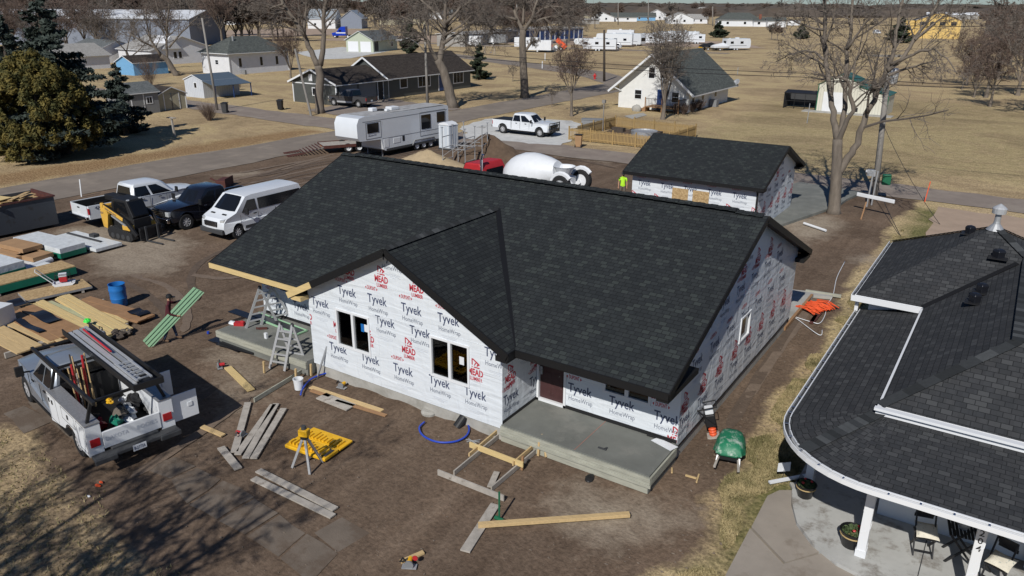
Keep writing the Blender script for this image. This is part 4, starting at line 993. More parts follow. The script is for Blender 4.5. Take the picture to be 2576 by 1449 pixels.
guided('yard_tree',b,'large bare tree with forked trunk beside the small garage and utility pole',[([(2097,542),(2101,490),(2104,445),(2106,400),(2107,350)],.37,.27,0),([(2107,356),(2098,300),(2087,250),(2076,160),(2072,75),(2070,0),(2062,-80)],.21,.06,1.5),([(2107,360),(2124,318),(2146,275),(2140,225),(2131,195),(2105,190),(2090,170)],.17,.04,-1.5),([(2108,352),(2122,300),(2124,225),(2130,125),(2142,55),(2148,-20),(2150,-90)],.18,.05,2.5),([(2104,442),(2132,400),(2157,360),(2180,290),(2207,237),(2232,175),(2257,100),(2262,40),(2280,-30)],.24,.06,1.0),([(2232,178),(2270,150),(2302,100),(2332,62),(2357,20),(2390,-30)],.13,.05,1.5),([(2240,162),(2270,148),(2310,128),(2345,122),(2375,142),(2400,180)],.10,.025,-1.5),([(2235,190),(2275,175),(2320,165),(2360,158)],.09,.03,1.5),([(2072,150),(2050,132),(2020,128),(1980,140),(1945,160)],.085,.02,1.5),([(2072,75),(2040,70),(1995,50),(1955,52)],.08,.02,-1),([(2182,285),(2184,240),(2195,222),(2215,215)],.08,.03,-1),([(2150,270),(2140,240),(2150,170),(2165,110),(2175,50)],.08,.02,1),([(2074,110),(2095,60),(2105,0)],.08,.02,0),([(2130,125),(2160,80),(2190,40),(2220,-10)],.09,.02,-1),([(2302,100),(2350,60),(2400,30),(2450,20)],.07,.02,2)],11,.5,[(11,.42,48,.5,.2,.02),(7,.5,48,.5,.24,-.01),(6,.55,45,.013,.26,-.02)])
b=P(803,284)
guided('street_tree',b,'tall bare tree forking into a V in front of the dark ranch house',[([(806,286),(802,240),(806,190),(800,165)],.5,.42,0),([(800,168),(782,130),(765,90),(740,50),(712,10),(690,-40)],.34,.14,1),([(806,165),(815,110),(816,50),(818,0),(812,-60)],.32,.14,-1),([(765,90),(768,40),(772,0),(780,-40)],.2,.08,1.5),([(740,50),(715,30),(690,35),(655,25)],.12,.03,-1),([(817,60),(805,40),(795,20),(780,-10)],.12,.04,1),([(816,30),(845,10),(870,-20)],.14,.05,-1),([(712,10),(680,20),(640,10)],.12,.03,2)],5,.5,SP)
b=P(1140,270)
guided('street_tree',b,'thick leaning bare tree beside the concrete lamp pole',[([(1140,272),(1128,220),(1115,175),(1100,150)],.62,.45,0),([(1105,160),(1112,120),(1120,80),(1118,40),(1125,-20)],.4,.15,1),([(1102,155),(1085,125),(1070,90),(1050,60),(1010,40)],.28,.06,-1.5),([(1115,110),(1150,85),(1190,60),(1230,65),(1260,90)],.22,.04,1.5),([(1120,70),(1090,30),(1060,0),(1030,-20)],.2,.06,2),([(1120,60),(1160,20),(1200,-10),(1240,-30)],.2,.06,-2),([(1070,90),(1040,85),(1000,80),(960,60)],.14,.03,1),([(1118,90),(1165,60),(1205,20)],.14,.04,-2),([(1110,130),(1140,110),(1165,105),(1185,120)],.12,.03,1)],6,.6,[(14,.45,48,.5,.22,.0),(9,.55,48,.5,.25,-.03),(6,.65,44,.018,.27,-.04)])
b=P(1320,245)
guided('street_tree',b,'tall bare elm standing beyond the street tee by the storage lot',[([(1321,246),(1318,200),(1316,150),(1314,110),(1316,75)],.55,.4,0),([(1316,80),(1300,45),(1290,10),(1280,-40)],.3,.1,1),([(1316,80),(1335,50),(1350,10),(1370,-40)],.28,.1,-1),([(1320,130),(1335,110),(1345,104)],.2,.12,0),([(1330,60),(1370,45),(1410,40),(1445,55)],.2,.04,1.5),([(1300,50),(1270,40),(1235,50),(1210,75)],.2,.04,-1.5),([(1316,60),(1318,20),(1325,-30)],.22,.08,0),([(1350,15),(1400,5),(1450,0)],.15,.04,2),([(1290,15),(1250,0),(1220,-20)],.15,.04,-2),([(1370,45),(1390,70),(1410,90)],.1,.03,1),([(1345,30),(1385,15),(1430,20),(1470,40)],.12,.03,-1)],7,.55,[(14,.45,48,.5,.22,.0),(9,.55,48,.5,.25,-.03),(6,.65,44,.018,.27,-.04)])
b=P(447,190)
guided('yard_tree',b,'leaning bare tree between the blue shed and the white cottage',[([(447,200),(432,170),(420,150),(405,140)],.5,.4,0),([(418,150),(390,120),(350,100),(320,80)],.25,.06,1),([(420,150),(420,110),(420,60),(425,10)],.25,.08,0),([(405,142),(380,100),(370,60),(365,20)],.22,.06,-1),([(425,120),(450,90),(480,60),(500,40)],.18,.05,1),([(420,80),(400,40),(390,0)],.15,.05,1)],8,.5,SP)
b=P(306,178)
guided('yard_tree',b,'small twisted bare tree in front of the blue shed',[([(305,190),(318,170),(325,150),(318,130)],.3,.2,0),([(322,150),(345,130),(370,105),(395,90)],.14,.04,1),([(318,130),(300,110),(285,95),(260,90)],.12,.03,-1),([(318,130),(325,100),(330,80)],.12,.03,0)],9,.3,SP)
tree('young_tree',P(1438,292),'young bare tree with round crown beside the gravel drive',8.4,.14,21,'round',tw=.016,twigm='twigr',dens=1.5)
tree('yard_tree',P(1667,300),'bare shade tree in front of the steep white house',10.2,.21,23,'upright',tw=.018,dens=1.5)
tree('small_tree',P(731,196),'bare multi-stem tree at the right end of the grey hip-roofed house',7.6,.15,24,'upright',tw=.018,twigm='twigr',dens=1.4)
tree('small_tree',P(1388,268),'thin sapling left of the steep white house',2.6,.04,26,'round',tw=.012)
tree('small_tree',P(1025+265,205),'thin sapling left of the tall elm across the street',3,.05,27,'round',tw=.012)
def shrub(name,loc,label,h,w_,seed,m='twigr',n=46,tw=.012,group=None):
 r=random.Random(seed);mb=MB()
 for i in range(n):
  a=r.uniform(0,6.283);t_=r.random()*.9;d=Vector((math.cos(a)*t_*w_/h,math.sin(a)*t_*w_/h,1));q,qs=limb(r,(math.cos(a)*.1*w_,math.sin(a)*.1*w_,-.05),d,h*(.7+.4*r.random()),.018,.006,4,.13,.03)
  mb.tube(q,qs,3,0,False)
  for j in range(7):
   s_=.3+.65*r.random();p=q[min(3,int(s_*4))];e=(q[-1]-q[0]).normalized()+rvec(r)*.6;k,ks=limb(r,p,e,h*.3,tw*.8,tw*.4,2,.2,0);mb.tube(k,ks,3,0,False)
 return T(mb,name,M[m],label,'shrub',loc,0,group,uv=False)
shrub('bare_shrub',P(527,303),'bare twiggy bush beside the street pole and dark bin',1.9,1.6,31,n=70)
shrub('bare_shrub',P(598,226),'bare twiggy bush at the corner of the white steel shed',1.2,.8,32)
shrub('bare_shrub',P(612+0,222)if 0 else P(378,216),'tall thin stemmed bush in front of the blue shed wall',4.0,2.0,33,n=60)
for i,(x,y)in enumerate(((1700,286),(1720,288),(1742,281),(1758,277))):shrub('hedge_bush',P(x,y),'clipped brown bush in the row along the white house front',1.25,.9,40+i,n=60,tw=.016,group='brown bushes along the white house')
def cards(pts,nrm,size,asp,rs,m,name,par):
 n=len(pts);a=rs.normal(size=(n,3));a/=np.linalg.norm(a,axis=1)[:,None]
 u=a-nrm*(a*nrm).sum(1)[:,None]*.6;u/=np.linalg.norm(u,axis=1)[:,None];v=np.cross(nrm,u);v/=np.maximum(1e-6,np.linalg.norm(v,axis=1)[:,None])
 s=size*(.6+.8*rs.rand(n))[:,None];P_=np.stack([pts-u*s,pts+v*s*asp,pts+u*s,pts-v*s*asp],1).reshape(-1,3)
 me_=D.meshes.new(name);me_.from_pydata(P_.tolist(),[],np.arange(4*n).reshape(-1,4).tolist());me_.materials.append(m)
 o=D.objects.new(name,me_);COL.objects.link(o);o.parent=par;return o
def spruce(loc,label,h,w_,seed,m,n=9000,size=.16,name='spruce_tree',lean=0,droop=.25,open_=.35,group=None,low=.06):
 rs=np.random.RandomState(seed);r=random.Random(seed);t=E(name,label,'tree',loc,r.uniform(0,6),group)
 MB().tube([(0,0,-.1),(lean*.5,0,h*.5),(lean,0,h*.97)],[w_*.045+.06,w_*.03+.03,.02],7,0,False).build('trunk',M['barkd'],t,uv=False)
 br=[];k=int(h*9)
 for i in range(k):
  z=h*(low+(1-low)*(i/k)**.9);L=w_/2*(1-(z/h)**1.25)*(.65+.5*r.random())+.12;a=r.uniform(0,6.283);br.append((z,L,a))
 wts=np.array([b_[1]**1.5 for b_ in br]);wts/=wts.sum();idx=rs.choice(len(br),n,p=wts);B_=np.array(br)[idx]
 s=rs.rand(n)**.6;L=B_[:,1];a=B_[:,2]+rs.normal(size=n)*.16*(1.1-s*.4);rad=L*s;sp=.10*L*(1.1-s)+.07
 z=B_[:,0]-droop*rad*.7+.18*rad*s+rs.normal(size=n)*sp*.6
 pts=np.stack([lean*B_[:,0]/h+rad*np.cos(a)+rs.normal(size=n)*sp*.5,rad*np.sin(a)+rs.normal(size=n)*sp*.5,np.maximum(z,.05)],1)
 nrm=np.stack([np.cos(a)*.5,np.sin(a)*.5,np.ones(n)],1)+rs.normal(size=(n,3))*.55;nrm/=np.linalg.norm(nrm,axis=1)[:,None]
 cards(pts,nrm,size,.45,rs,m,'crown',t);return t
def needle(name,c1,c2):
 m=mat(name,c1,.8,.35,3);n=m.node_tree.nodes;l=m.node_tree.links
 tc=n.new('ShaderNodeTexCoord');z=n.new('ShaderNodeTexNoise');z.inputs['Scale'].default_value=1.6;z.inputs['Detail'].default_value=5;l.new(tc.outputs['Object'],z.inputs['Vector'])
 cr=n.new('ShaderNodeValToRGB');cr.color_ramp.elements[0].position=.38;cr.color_ramp.elements[1].position=.62;cr.color_ramp.elements[0].color=(*c1,1);cr.color_ramp.elements[1].color=(*c2,1)
 l.new(z.outputs[0],cr.inputs[0]);l.new(cr.outputs[0],n['Principled BSDF'].inputs['Base Color']);return m
M['nblue']=needle('blue_spruce_needles',(.026,.038,.030),(.052,.068,.056));M['ndark']=needle('dark_conifer_needles',(.022,.032,.017),(.045,.058,.032));M['ngold']=needle('bronzed_juniper_needles',(.05,.052,.012),(.15,.115,.024))
bb=P(165,385)
spruce((bb.x,bb.y,0),'tall blue-grey spruce behind the golden juniper',12.4,11.0,3,M['nblue'],36000,.21,droop=.35)
bb=P(60,345);spruce((bb.x,bb.y,0),'narrow dark spruce top left behind the golden juniper',10.6,7.6,4,M['nblue'],17000,.21,droop=.35)
bb=P(318,338);spruce((bb.x,bb.y,0),'smaller drooping blue spruce right of the tall one, beside the grey shed',6.3,5.4,5,M['nblue'],16000,.16,droop=.45,low=.03)
bb=P(1206,200);spruce((bb.x,bb.y,0),'small dense cone-shaped spruce right of the dark ranch house',5.7,3.9,6,M['ndark'],9000,.2,droop=.2)
for i,(x,y,h,w_)in enumerate(((1032,140,8.5,6.5),)):spruce(P(x,y),'dark spreading evergreen behind the dark ranch house',h,w_,7,M['ndark'],9000,.3,droop=.1)
for i,(x,y,h,w_,lb)in enumerate(((2092-3,95,5.2,7.0,'dark pine right of the travel trailers in the field'),(1808,95,6,7.5,'low dark pine standing alone beyond the parked trailers'),(2015,98,5,6,'dark pine beyond the field left of the big bare tree'),(2262,108,8.2,10,'dark evergreen left of the yellow sheathed house'))):
 if i==0:continue
 spruce(P(x,y),lb,h,w_,10+i,M['ndark'],5000,.4,droop=.05,name='pine_tree')
def juniper(loc,label,rx,rz_,seed,m,n,size):
 rs=np.random.RandomState(seed);t=E('juniper_tree',label,'tree',loc);MB().tube([(0,0,-.1),(0,0,rz_*.9)],[.25,.08],7).build('trunk',M['barkd'],t,uv=False)
 nb=340;th=rs.rand(nb)*6.283;zz=rs.rand(nb)**.8;rr=rx*np.sqrt(np.clip(1-(zz*1.0)**2.2,0,1))*(.55+.45*rs.rand(nb)**.5)*(.75+.25*np.minimum(1,zz*6));cs=.3+.38*rs.rand(nb)*(rx/4)
 c=np.stack([rr*np.cos(th),rr*np.sin(th),.3+zz*rz_*.93],1);i=rs.choice(nb,n,p=cs**2/(cs**2).sum());d=rs.normal(size=(n,3));d/=np.linalg.norm(d,axis=1)[:,None]
 d[:,2]=np.abs(d[:,2])*1.3-.3;pts=c[i]+d*cs[i][:,None]*(.55+.5*rs.rand(n)[:,None])*np.array([.8,.8,1.25]);pts[:,2]=np.maximum(pts[:,2],.08)
 nr_=d+rs.normal(size=(n,3))*.4;nr_/=np.linalg.norm(nr_,axis=1)[:,None];cards(pts,nr_,size,.4,rs,m,'crown',t);return t
bb=P(122,398);juniper((bb.x,bb.y,0),'big rounded golden-green juniper at the left edge of the lawn',4.05,7.6,1,M['ngold'],60000,.12)
juniper(P(-30,372),'low green juniper cut by the left edge of the picture',1.6,2.6,2,M['ngold'],6000,.12)
kinds=[tree_mesh(s,13,.28,st,tw=.10,dens=1.4,twigm=tm)for s,st,tm in((51,'round','twigr'),(52,'vase','twig'),(53,'upright','twigr'),(54,'round','twig'))]
kinds2=[tree_mesh(s+10,13,.26,st,tw=.032,dens=1.45,twigm=tm)for s,st,tm in((51,'round','twigr'),(52,'vase','twig'),(53,'upright','twigr'))]
def fartree(loc,i,s,label,group,rz):
 a,b_=kinds[i%4]if(loc-Vector((CX,CY,0))).length>260 else kinds2[i%3];t=E('bare_tree',label,'tree',loc,rz,group);t.scale=(s*1.05,s*1.05,s)
 for nm,me_ in(('trunk',a),('crown',b_)):o=D.objects.new(nm,me_);COL.objects.link(o);o.parent=t
r_=random.Random(77)
for i in range(190):
 x=4+i*7.8+r_.uniform(-14,14);y=r_.choice((34,42,50,60))+r_.uniform(-5,5)
 if 760<x<910 and y>45:y=40
 p=P(x,y);fartree(p,r_.randrange(4),r_.uniform(.95,1.5),'bare brown tree in the wood beyond the sheds and barns','bare trees in the wood behind the village',r_.uniform(0,6))
for i in range(62):
 x,y=(r_.uniform(0,760),r_.uniform(88,128))if i<44 else(r_.uniform(1170,1450),r_.uniform(78,112))
 if 540<x<760:y=min(y,104)
 fartree(P(x,y),i,r_.uniform(.7,1.1),'bare tree before the warehouses and storage rows','bare trees before the warehouses',r_.uniform(0,6))
for i,(x,y,s)in enumerate(((560,112,1.15),(610,105,1.2),(655,95,1.0),(480,100,.9),(250,128,.8),(215,118,.9),(30,150,.8),(95,145,.7),(700,100,.9),(960,95,.9),(1010,85,1.0),(1075,90,1.1),(1180,95,.9),(1240,80,.9),(20,75,1.2))):
 fartree(P(x,y),i,s,'bare tree standing among the houses left of the storage units','bare trees among the houses',i*1.3)
for i,(x,y,s)in enumerate(((1460,50,.8),(1500,40,.9),(1560,36,1.0),(1625,34,1.1),(1660,38,.9),(1690,40,1.2),(1745,38,1.1),(1790,34,.9),(1830,30,1.1),(1885,32,1.2),(1925,40,1.1),(1960,36,1.3),(2010,38,1.1),(2050,42,1.2),(2090,40,1.1),(1496,72,.9),(1560,46,.8),(1870,60,.5),(1780,62,.8),(1940,100,.45),(1955,102,.4),(2140,45,1.0),(2190,40,.9),(1610,30,1.2),(1765,28,1.3),(1850,26,1.2))):
 fartree(P(x,y),i,s,'bare tree rising among the far houses beyond the field','bare trees beyond the field',i*1.7)
for i,(x,y,s)in enumerate(((2455,205,.52),(2430,215,.60),(2480,245,.68),(2510,200,.8),(2560,240,.8),(2470,160,.6),(2540,160,.9),(2600,210,.9),(2500,130,.7),(2490,112,.8),(2520,110,1.0),(2490,268,.5),(2590,285,.9),(2450,245,.38),(2420,225,.3))):
 fartree(P(x,y),i+1,s*1.05,'bare tangled tree in the thicket at the right edge of the field','thicket trees at the right edge',i*1.1)
rs=np.random.RandomState(5);mb=MB()
for i in range(900):
 ang=R(rs.uniform(-38,38));dist=rs.uniform(900,1500)if i<300 else rs.uniform(1500,5200);x,y=CX-dist*math.sin(ang+YAW),CY+dist*math.cos(ang+YAW)
 s=rs.uniform(4,8)*(1+dist/3500);w_=s*rs.uniform(1.5,4)*(1+dist/2500);mb.blob((x,y,-1),(w_,w_,s+1),i,9,5,.3)
farw=mat('far_wood_brown',(.085,.068,.055),1,.3,.02);o=mb.build('far_woods',farw,uv=False);kind(o,'stuff');tag(o,'low brown woods along the flat horizon','woods')
tree('street_tree',(-7.0,-20.5,0),'tall bare tree on the near side of the front yard',12.5,.34,61,'round',tw=.03,dens=1.0)
tree('street_tree',(-8.6,-24.0,0),'second tall bare tree on the near side of the front yard',13.5,.34,62,'vase',tw=.03,dens=1.0)
def wbox(mb,lo_,hi):mb.lo(lo_,hi)
class Bld:
 "rectangular building; local x along the ridge; origin at one ground corner, rz turns it"
 def __init__(s,name,label,cat,x0,y0,x1,y1,h,rise,ridge='y',wall='white',roof='roofg',over=.4,kind_='gable',th=.1,trim='trim',group=None,z0=0,garage=False):
  s.t=E(name,label,cat,(x0,y0,z0),0,group);s.L=x1-x0;s.W=y1-y0;s.h=h;s.over=over
  L,W=s.L,s.W;T_=s.t;m=M[wall]
  mb=MB()
  if kind_=='gable' and rise:
   if ridge=='y':
    mb.prism([(0,0,-.1),(L,0,-.1),(L,0,h),(L/2,0,h+rise*(1-0)-.08),(0,0,h)],(0,W,0))
   else:mb.prism([(0,W,-.1),(0,0,-.1),(0,0,h),(0,W/2,h+rise-.08),(0,W,h)],(L,0,0))
  else:mb.lo((0,0,-.1),(L,W,h+.02))
  mb.build('wall',m,T_)
  rm=[M[roof],M[trim],M[wall]];o=over
  if kind_=='gable' and rise:
   mb=MB()
   if ridge=='y':
    e=rise*o/(L/2)
    mb.prism([(-o,-o,h-e),(L/2,-o,h+rise),(L/2,W+o,h+rise),(-o,W+o,h-e)],(0,0,-th),1,0,2)
    mb.prism([(L/2+.001,-o,h+rise-.001),(L+o,-o,h-e),(L+o,W+o,h-e),(L/2+.001,W+o,h+rise-.001)],(0,0,-th),1,0,2)
   else:
    e=rise*o/(W/2)
    mb.prism([(-o,-o,h-e),(L+o,-o,h-e),(L+o,W/2,h+rise),(-o,W/2,h+rise)],(0,0,-th),1,0,2)
    mb.prism([(-o,W/2+.001,h+rise-.001),(L+o,W/2+.001,h+rise-.001),(L+o,W+o,h-e),(-o,W+o,h-e)],(0,0,-th),1,0,2)
   mb.build('roof',rm,T_)
  elif kind_=='hip':
   mb=MB();a,b,c,d=(-o,-o,h),(L+o,-o,h),(L+o,W+o,h),(-o,W+o,h);k=(min(L,W)+2*o)/2;z=h+rise
   if L>W:r1,r2=(-o+k,W/2,z),(L+o-k,W/2,z);fs=((a,b,r2,r1),(b,c,r2),(c,d,r1,r2),(d,a,r1))
   else:r1,r2=(L/2,-o+k,z),(L/2,W+o-k,z);fs=((a,b,r1),(b,c,r2,r1),(c,d,r2),(d,a,r1,r2))
   for f in fs:mb.prism(f,(0,0,-th),1,0,2)
   mb.build('roof',rm,T_)
  else:
   MB().lo((-o,-o,h),(L+o,W+o,h+.15)).build('roof',M[roof],T_)
 def wl(s,side):
  L,W=s.L,s.W
  o,u,n={'S':((0,0),(1,0),(0,-1)),'E':((L,0),(0,1),(1,0)),'N':((L,W),(-1,0),(0,1)),'W':((0,W),(0,-1),(-1,0))}[side]
  w_=Wall.__new__(Wall);w_.o=Vector((*o,0));w_.u=Vector((*u,0));w_.n=Vector((*n,0));return w_
 def rect(s,side,x0,z0,x1,z1,name,m,d=.03,par=None):
  w_=s.wl(side);return MB().prism([w_.pt(x0,z0,d),w_.pt(x1,z0,d),w_.pt(x1,z1,d),w_.pt(x0,z1,d)],w_.n*(-d-.02)).build(name,M[m]if isinstance(m,str)else m,par or s.t)
 def win(s,side,x0,z0,x1,z1,panes=2,fm='trim',f=.09,horiz=False):
  o=s.rect(side,x0-f,z0-f,x1+f,z1+f,'window',fm,.03);w_=s.wl(side)
  mb=MB()
  for i in range(panes):
   if horiz:a,b,c,d=x0,z0+(z1-z0)*i/panes+.02,x1,z0+(z1-z0)*(i+1)/panes-.02
   else:a,b,c,d=x0+(x1-x0)*i/panes+.03,z0,x0+(x1-x0)*(i+1)/panes-.03,z1
   mb.prism([w_.pt(a,b,.036),w_.pt(c,b,.036),w_.pt(c,d,.036),w_.pt(a,d,.036)],w_.n*-.01)
  mb.build('pane',M['glass'],o);return o
 def door(s,side,x0,x1,z1=2.1,m='trim',fm=None):
  o=s.rect(side,x0,.05,x1,z1,'door',m,.03);w_=s.wl(side)
  if fm:s.rect(side,x0-.1,.03,x0-.005,z1+.1,'door_frame',fm,.04);s.rect(side,x1+.005,.03,x1+.1,z1+.1,'door_frame',fm,.04)
  MB().box(w_.pt(x1-.1,1.0,.05),(.05,.05,.08)).build('handle',M['galv'],o)
 def corner(s,m='trim',w_=.12):
  for nm,x,y in(('a',0,0),('b',s.L,0),('c',s.L,s.W)):
   MB().lo((x-w_*.6,y-w_*.6,0),(x+w_*.6,y+w_*.6,s.h-.04)).build('corner_trim',M[m],s.t)
dk=Bld('ranch_house','long dark charcoal ranch house with brown shingle roof and white trim','house',-70.0,48.6,-62.6,57.6,2.55,1.45,'y','dklap','roofd',.45)
T_=dk.t;hb=MB()
hx0,hx1,hy0,hy1=-.2,7.3,9.0,26.6
hb.prism([(hx0,hy0,-.1),(hx1,hy0,-.1),(hx1,hy0,2.7),((hx0+hx1)/2,hy0,4.9),(hx0,hy0,2.7)],(0,hy1-hy0,0));hb.build('wall',M['dklap'],T_)
mx_=(hx0+hx1)/2;e=.25;mb=MB()
mb.prism([(hx0-.5,hy0-.4,2.7-e),(mx_,hy0-.4,4.98),(mx_,hy1+.4,4.98),(hx0-.5,hy1+.4,2.7-e)],(0,0,-.12),1,0,2)
mb.prism([(mx_+.001,hy0-.4,4.979),(hx1+.5,hy0-.4,2.7-e),(hx1+.5,hy1+.4,2.7-e),(mx_+.001,hy1+.4,4.979)],(0,0,-.12),1,0,2)
mb.build('roof',[M['roofd'],M['trim'],M['dklap']],T_)
mb=MB()
for(a,b)in(((-.45,-.45,2.37),(3.7,-.45,3.98)),((7.85,-.45,2.37),(3.7,-.45,3.98)),((hx0-.5,hy0-.42,2.4),(mx_,hy0-.42,4.9)),((hx1+.5,hy0-.42,2.4),(mx_,hy0-.42,4.9))):mb.bar(a,b,.05,.2)
mb.build('rake_trim',M['trim'],T_);dk.rect('S',.05,2.25,7.35,2.37,'gable_trim','trim',.04);MB().lo((-.06,-.06,0),(.07,.07,2.4)).lo((7.32,-.06,0),(7.46,.07,2.4)).build('corner_trim',M['trim'],T_)
dk.win('S',3.4,1.0,4.0,1.8,1,horiz=False);dk.rect('S',2.9,2.6,3.5,3.4,'gable_vent','trim')
dk.rect('E',.5,.05,3.4,2.25,'garage_door','grey');dk.rect('E',3.8,.05,6.7,2.25,'garage_door','grey');dk.door('E',7.1,8.0,2.15,'black','trim')
w_=dk.wl('E')
for(x0,z0,x1,z1,p)in((11.4,1.15,12.7,2.2,1),(15.0,1.0,17.4,2.3,3),(22.6,.9,24.8,2.3,3)):
 o=MB().lo((hx1,x0-.12,z0-.12),(hx1+.03,x1+.12,z1+.12)).build('window',M['trim'],T_)
 mb=MB()
 for i in range(p):mb.lo((hx1+.025,x0+(x1-x0)*i/p+.03,z0),(hx1+.036,x0+(x1-x0)*(i+1)/p-.03,z1))
 mb.build('pane',M['glass'],o)
MB().lo((hx1,19.2,.1),(hx1+.03,20.9,2.3)).build('door_frame',M['trim'],T_);MB().lo((hx1+.02,19.35,.1),(hx1+.045,20.3,2.2)).build('door',M['navyb'],T_)
MB().lo((hx1,hy0+.02,0),(hx1+.05,hy0+.16,2.6)).build('corner_trim',M['trim'],T_)
wh=Bld('gable_house','white house with steep grey-green roof and satellite dish','house',-35.0,67.3,-26.3,80.6,2.72,3.55,'y','whitestucco','roofgg',.95,th=.14)
wh.win('S',2.1,1.1,2.9,2.1,2,horiz=True);wh.win('S',3.7,3.5,4.4,4.7,2,horiz=True);wh.win('S',5.1,3.6,5.8,4.7,2,horiz=True);wh.win('S',6.7,1.0,7.5,2.1,2,horiz=True)
wh.door('S',4.9,5.8,2.3,'navyb','trim')
for x in(1.0,4.0,8.3):wh.win('E',x,1.0,x+.75,2.4,1)
for sg in(-1,1):MB().bar((4.35+sg*.02,-.97,6.15),(4.35+sg*5.3,-.97,1.84),.07,.22).build('rake_trim',M['trim'],wh.t)
for x in(.35,8.35):MB().bar((x,-.05,1.9),(x+(-.5 if x<1 else.5),-.9,2.3),.08,.1).build('bracket',M['trim'],wh.t)
MB().lo((8.2,-2.1,0),(8.25,-2.0,.01)).build('path_edge',M['conc'],wh.t)
t=E('satellite_dish','grey satellite dish on the eave corner of the steep white house','satellite dish',(-25.5,81.1,2.3));MB().bar((0,0,0),(0,0,.9),.06,.06,up=(1,0,0)).build('mast',M['galv'],t)
MB().lathe([(.02,.0),(.3,.03),(.46,.1),(.44,.12),(.3,.05),(.02,.02)],n=18,axis='z').build('dish',M['galv'],t,smooth=True).rotation_euler=(R(55),0,R(-20));t.children[1].location=(0,0,.95)
t=E('front_deck','brown wooden deck with steps on the front of the steep white house','deck',(-30.6,65.2,0))
MB().lo((0,0,.5),(4.0,2.05,.58)).build('floor',M['woodbr'],t)
for i in range(3):MB().lo((-.9+.3*i,.2,0),(-.6+.3*i,1.3,.16*(i+1))).build('step',M['woodbr'],t)
mb=MB()
for x in np.arange(0,4.01,.18):mb.bar((x,0,.55),(x,0,1.45),.03,.03,up=(1,0,0))
for y in np.arange(0.1,2.0,.18):mb.bar((4.0,y,.55),(4.0,y,1.45),.03,.03,up=(1,0,0))
mb.bar((0,0,1.47),(4,0,1.47),.08,.04);mb.bar((4,0,1.47),(4,2,1.47),.08,.04);mb.build('railing',M['barkd'],t)
for x,y in((0,0),(2,0),(4,0)):MB().bar((x,y,0),(x,y,1.6),.1,.1,up=(1,0,0)).build('post',M['woodbr'],t)
T(MB().lo((-.45,-.4,0),(.45,.4,.8)).lathe([(.3,.8),(.3,.83)],n=12),'air_conditioner',M['grey'],'grey air conditioning unit on pale rocks beside the white house','air conditioner',P(1795,268))
T(MB().box((0,0,.3),(.35,.05,.6)),'green_sign',M['teal'],'small green panel by the wall of the steep white house','panel',P(1763,268))
T(MB().blob((0,0,.2),(.55,.45,.5),3,10,6,.15),'boulder',M['conc'],'grey boulder before the steep white house corner','boulder',P(1601,279),smooth=True)
kind(MB().prism([(x,y,.05)for x,y in pp((1590,322),(1545,293),(1560,290),(1640,318),(1615,286)[:2])][:4],(0,0,-.06)).build('path',M['conc']))if False else kind(sheet('path',pp((1570,292),(1618,284),(1628,290),(1590,300)),.02,M['conc'],0))
hh=Bld('hip_house','grey-sided house with dark green-grey hip roof','house',-114.2,67.4,-107.0,80.0,3.45,2.5,'y','whitelap','roofgg',.6,'hip')
for y0 in(1.9,6.3,9.7):hh.win('E',y0,1.2,y0+.6,2.6,1)
hh.win('S',3.6,1.6,4.3,2.3,2,horiz=True);MB().cyl((4.6,3.2,4.6),(4.6,3.2,6.1),.14,n=8).build('flue',M['galv'],hh.t);hh.corner()
T(MB().lo((0,0,0),(.75,.35,.7)),'air_conditioner',M['grey'],'small grey unit against the grey hip-roofed house wall','air conditioner',(-106.8,69.6,0))
bl=Bld('blue_shed','bright blue shed with brown roof','shed',-123.6,57.4,-118.6,63.6,2.1,1.0,'y','lblue','roofd',.25)
ct=Bld('white_cottage','white-sided cottage with pale grey roof and a steep front gable','house',-147.5,72,-136.2,85.5,2.9,2.3,'x','whitelap','rooft',.4)
ct.win('E',4.6,1.1,5.3,2.3,1);ct.win('E',5.7,1.1,6.4,2.3,1)
cg=MB();cg.prism([(7.5,2.2,2.9),(7.5,6.2,2.9),(7.5,4.2,5.3)],(4.2,0,0));cg.build('front_gable',M['whitelap'],ct.t)
ct2=Bld('white_cottage','low pale cottage with garage behind the blue spruce','house',-147,52,-137,64,2.5,1.8,'y','whitelap','rooft',.4);ct2.rect('S',5.8,.05,8.4,2.0,'garage_door','tan')
ct3=Bld('white_cottage','pale cottage with low brown roof between spruce and blue shed','house',-160,68,-149,78,2.5,1.8,'x','whitelap','roofg',.4)
bw=Bld('steel_shed','pale blue-white steel shed with blue-grey roof and open lean-to','shed',-85.5,44.2,-81.7,49.6,2.2,.62,'y','steel','bluemetal',.12)
bw.win('S',2.0,1.2,2.5,1.8,1);MB().prism([(3.9,-.1,2.15),(6.3,-.1,1.65),(6.3,5.5,1.65),(3.9,5.5,2.15)],(0,0,-.06)).build('lean_to_roof',M['bluemetal'],bw.t)
for y in(0,2.7,5.4):MB().bar((6.2,y,0),(6.2,y,1.65),.1,.1,up=(1,0,0)).build('post',M['navyb'],bw.t)
s1=Bld('grey_shed','grey garden shed with gable roof beside the blue spruce','shed',-78.0,29.5,-74.2,33.2,2.35,.9,'y','grey','roofg',.2);s1.door('E',.6,1.9,2.0,'grey','trim');s1.win('E',2.3,1.1,2.9,1.7,2)
s2=Bld('tan_shed','tan barn-door shed with dark shingle roof beside the grey shed','shed',-78.4,33.5,-74.9,37.0,1.8,.75,'x','tan','roofd',.2)
s2.door('E',.8,1.65,1.75,'tan','trim');s2.door('E',1.75,2.6,1.75,'tan','trim');s2.corner('trim',.08)
gs=Bld('ribbed_shed','cream ribbed shed with green metal roof and white roller door','shed',-14.75,77.3,-7.3,81.6,2.15,.05,'x','creamrib','greenroof',.0,'flat')
for c_ in list(gs.t.children):D.objects.remove(c_)
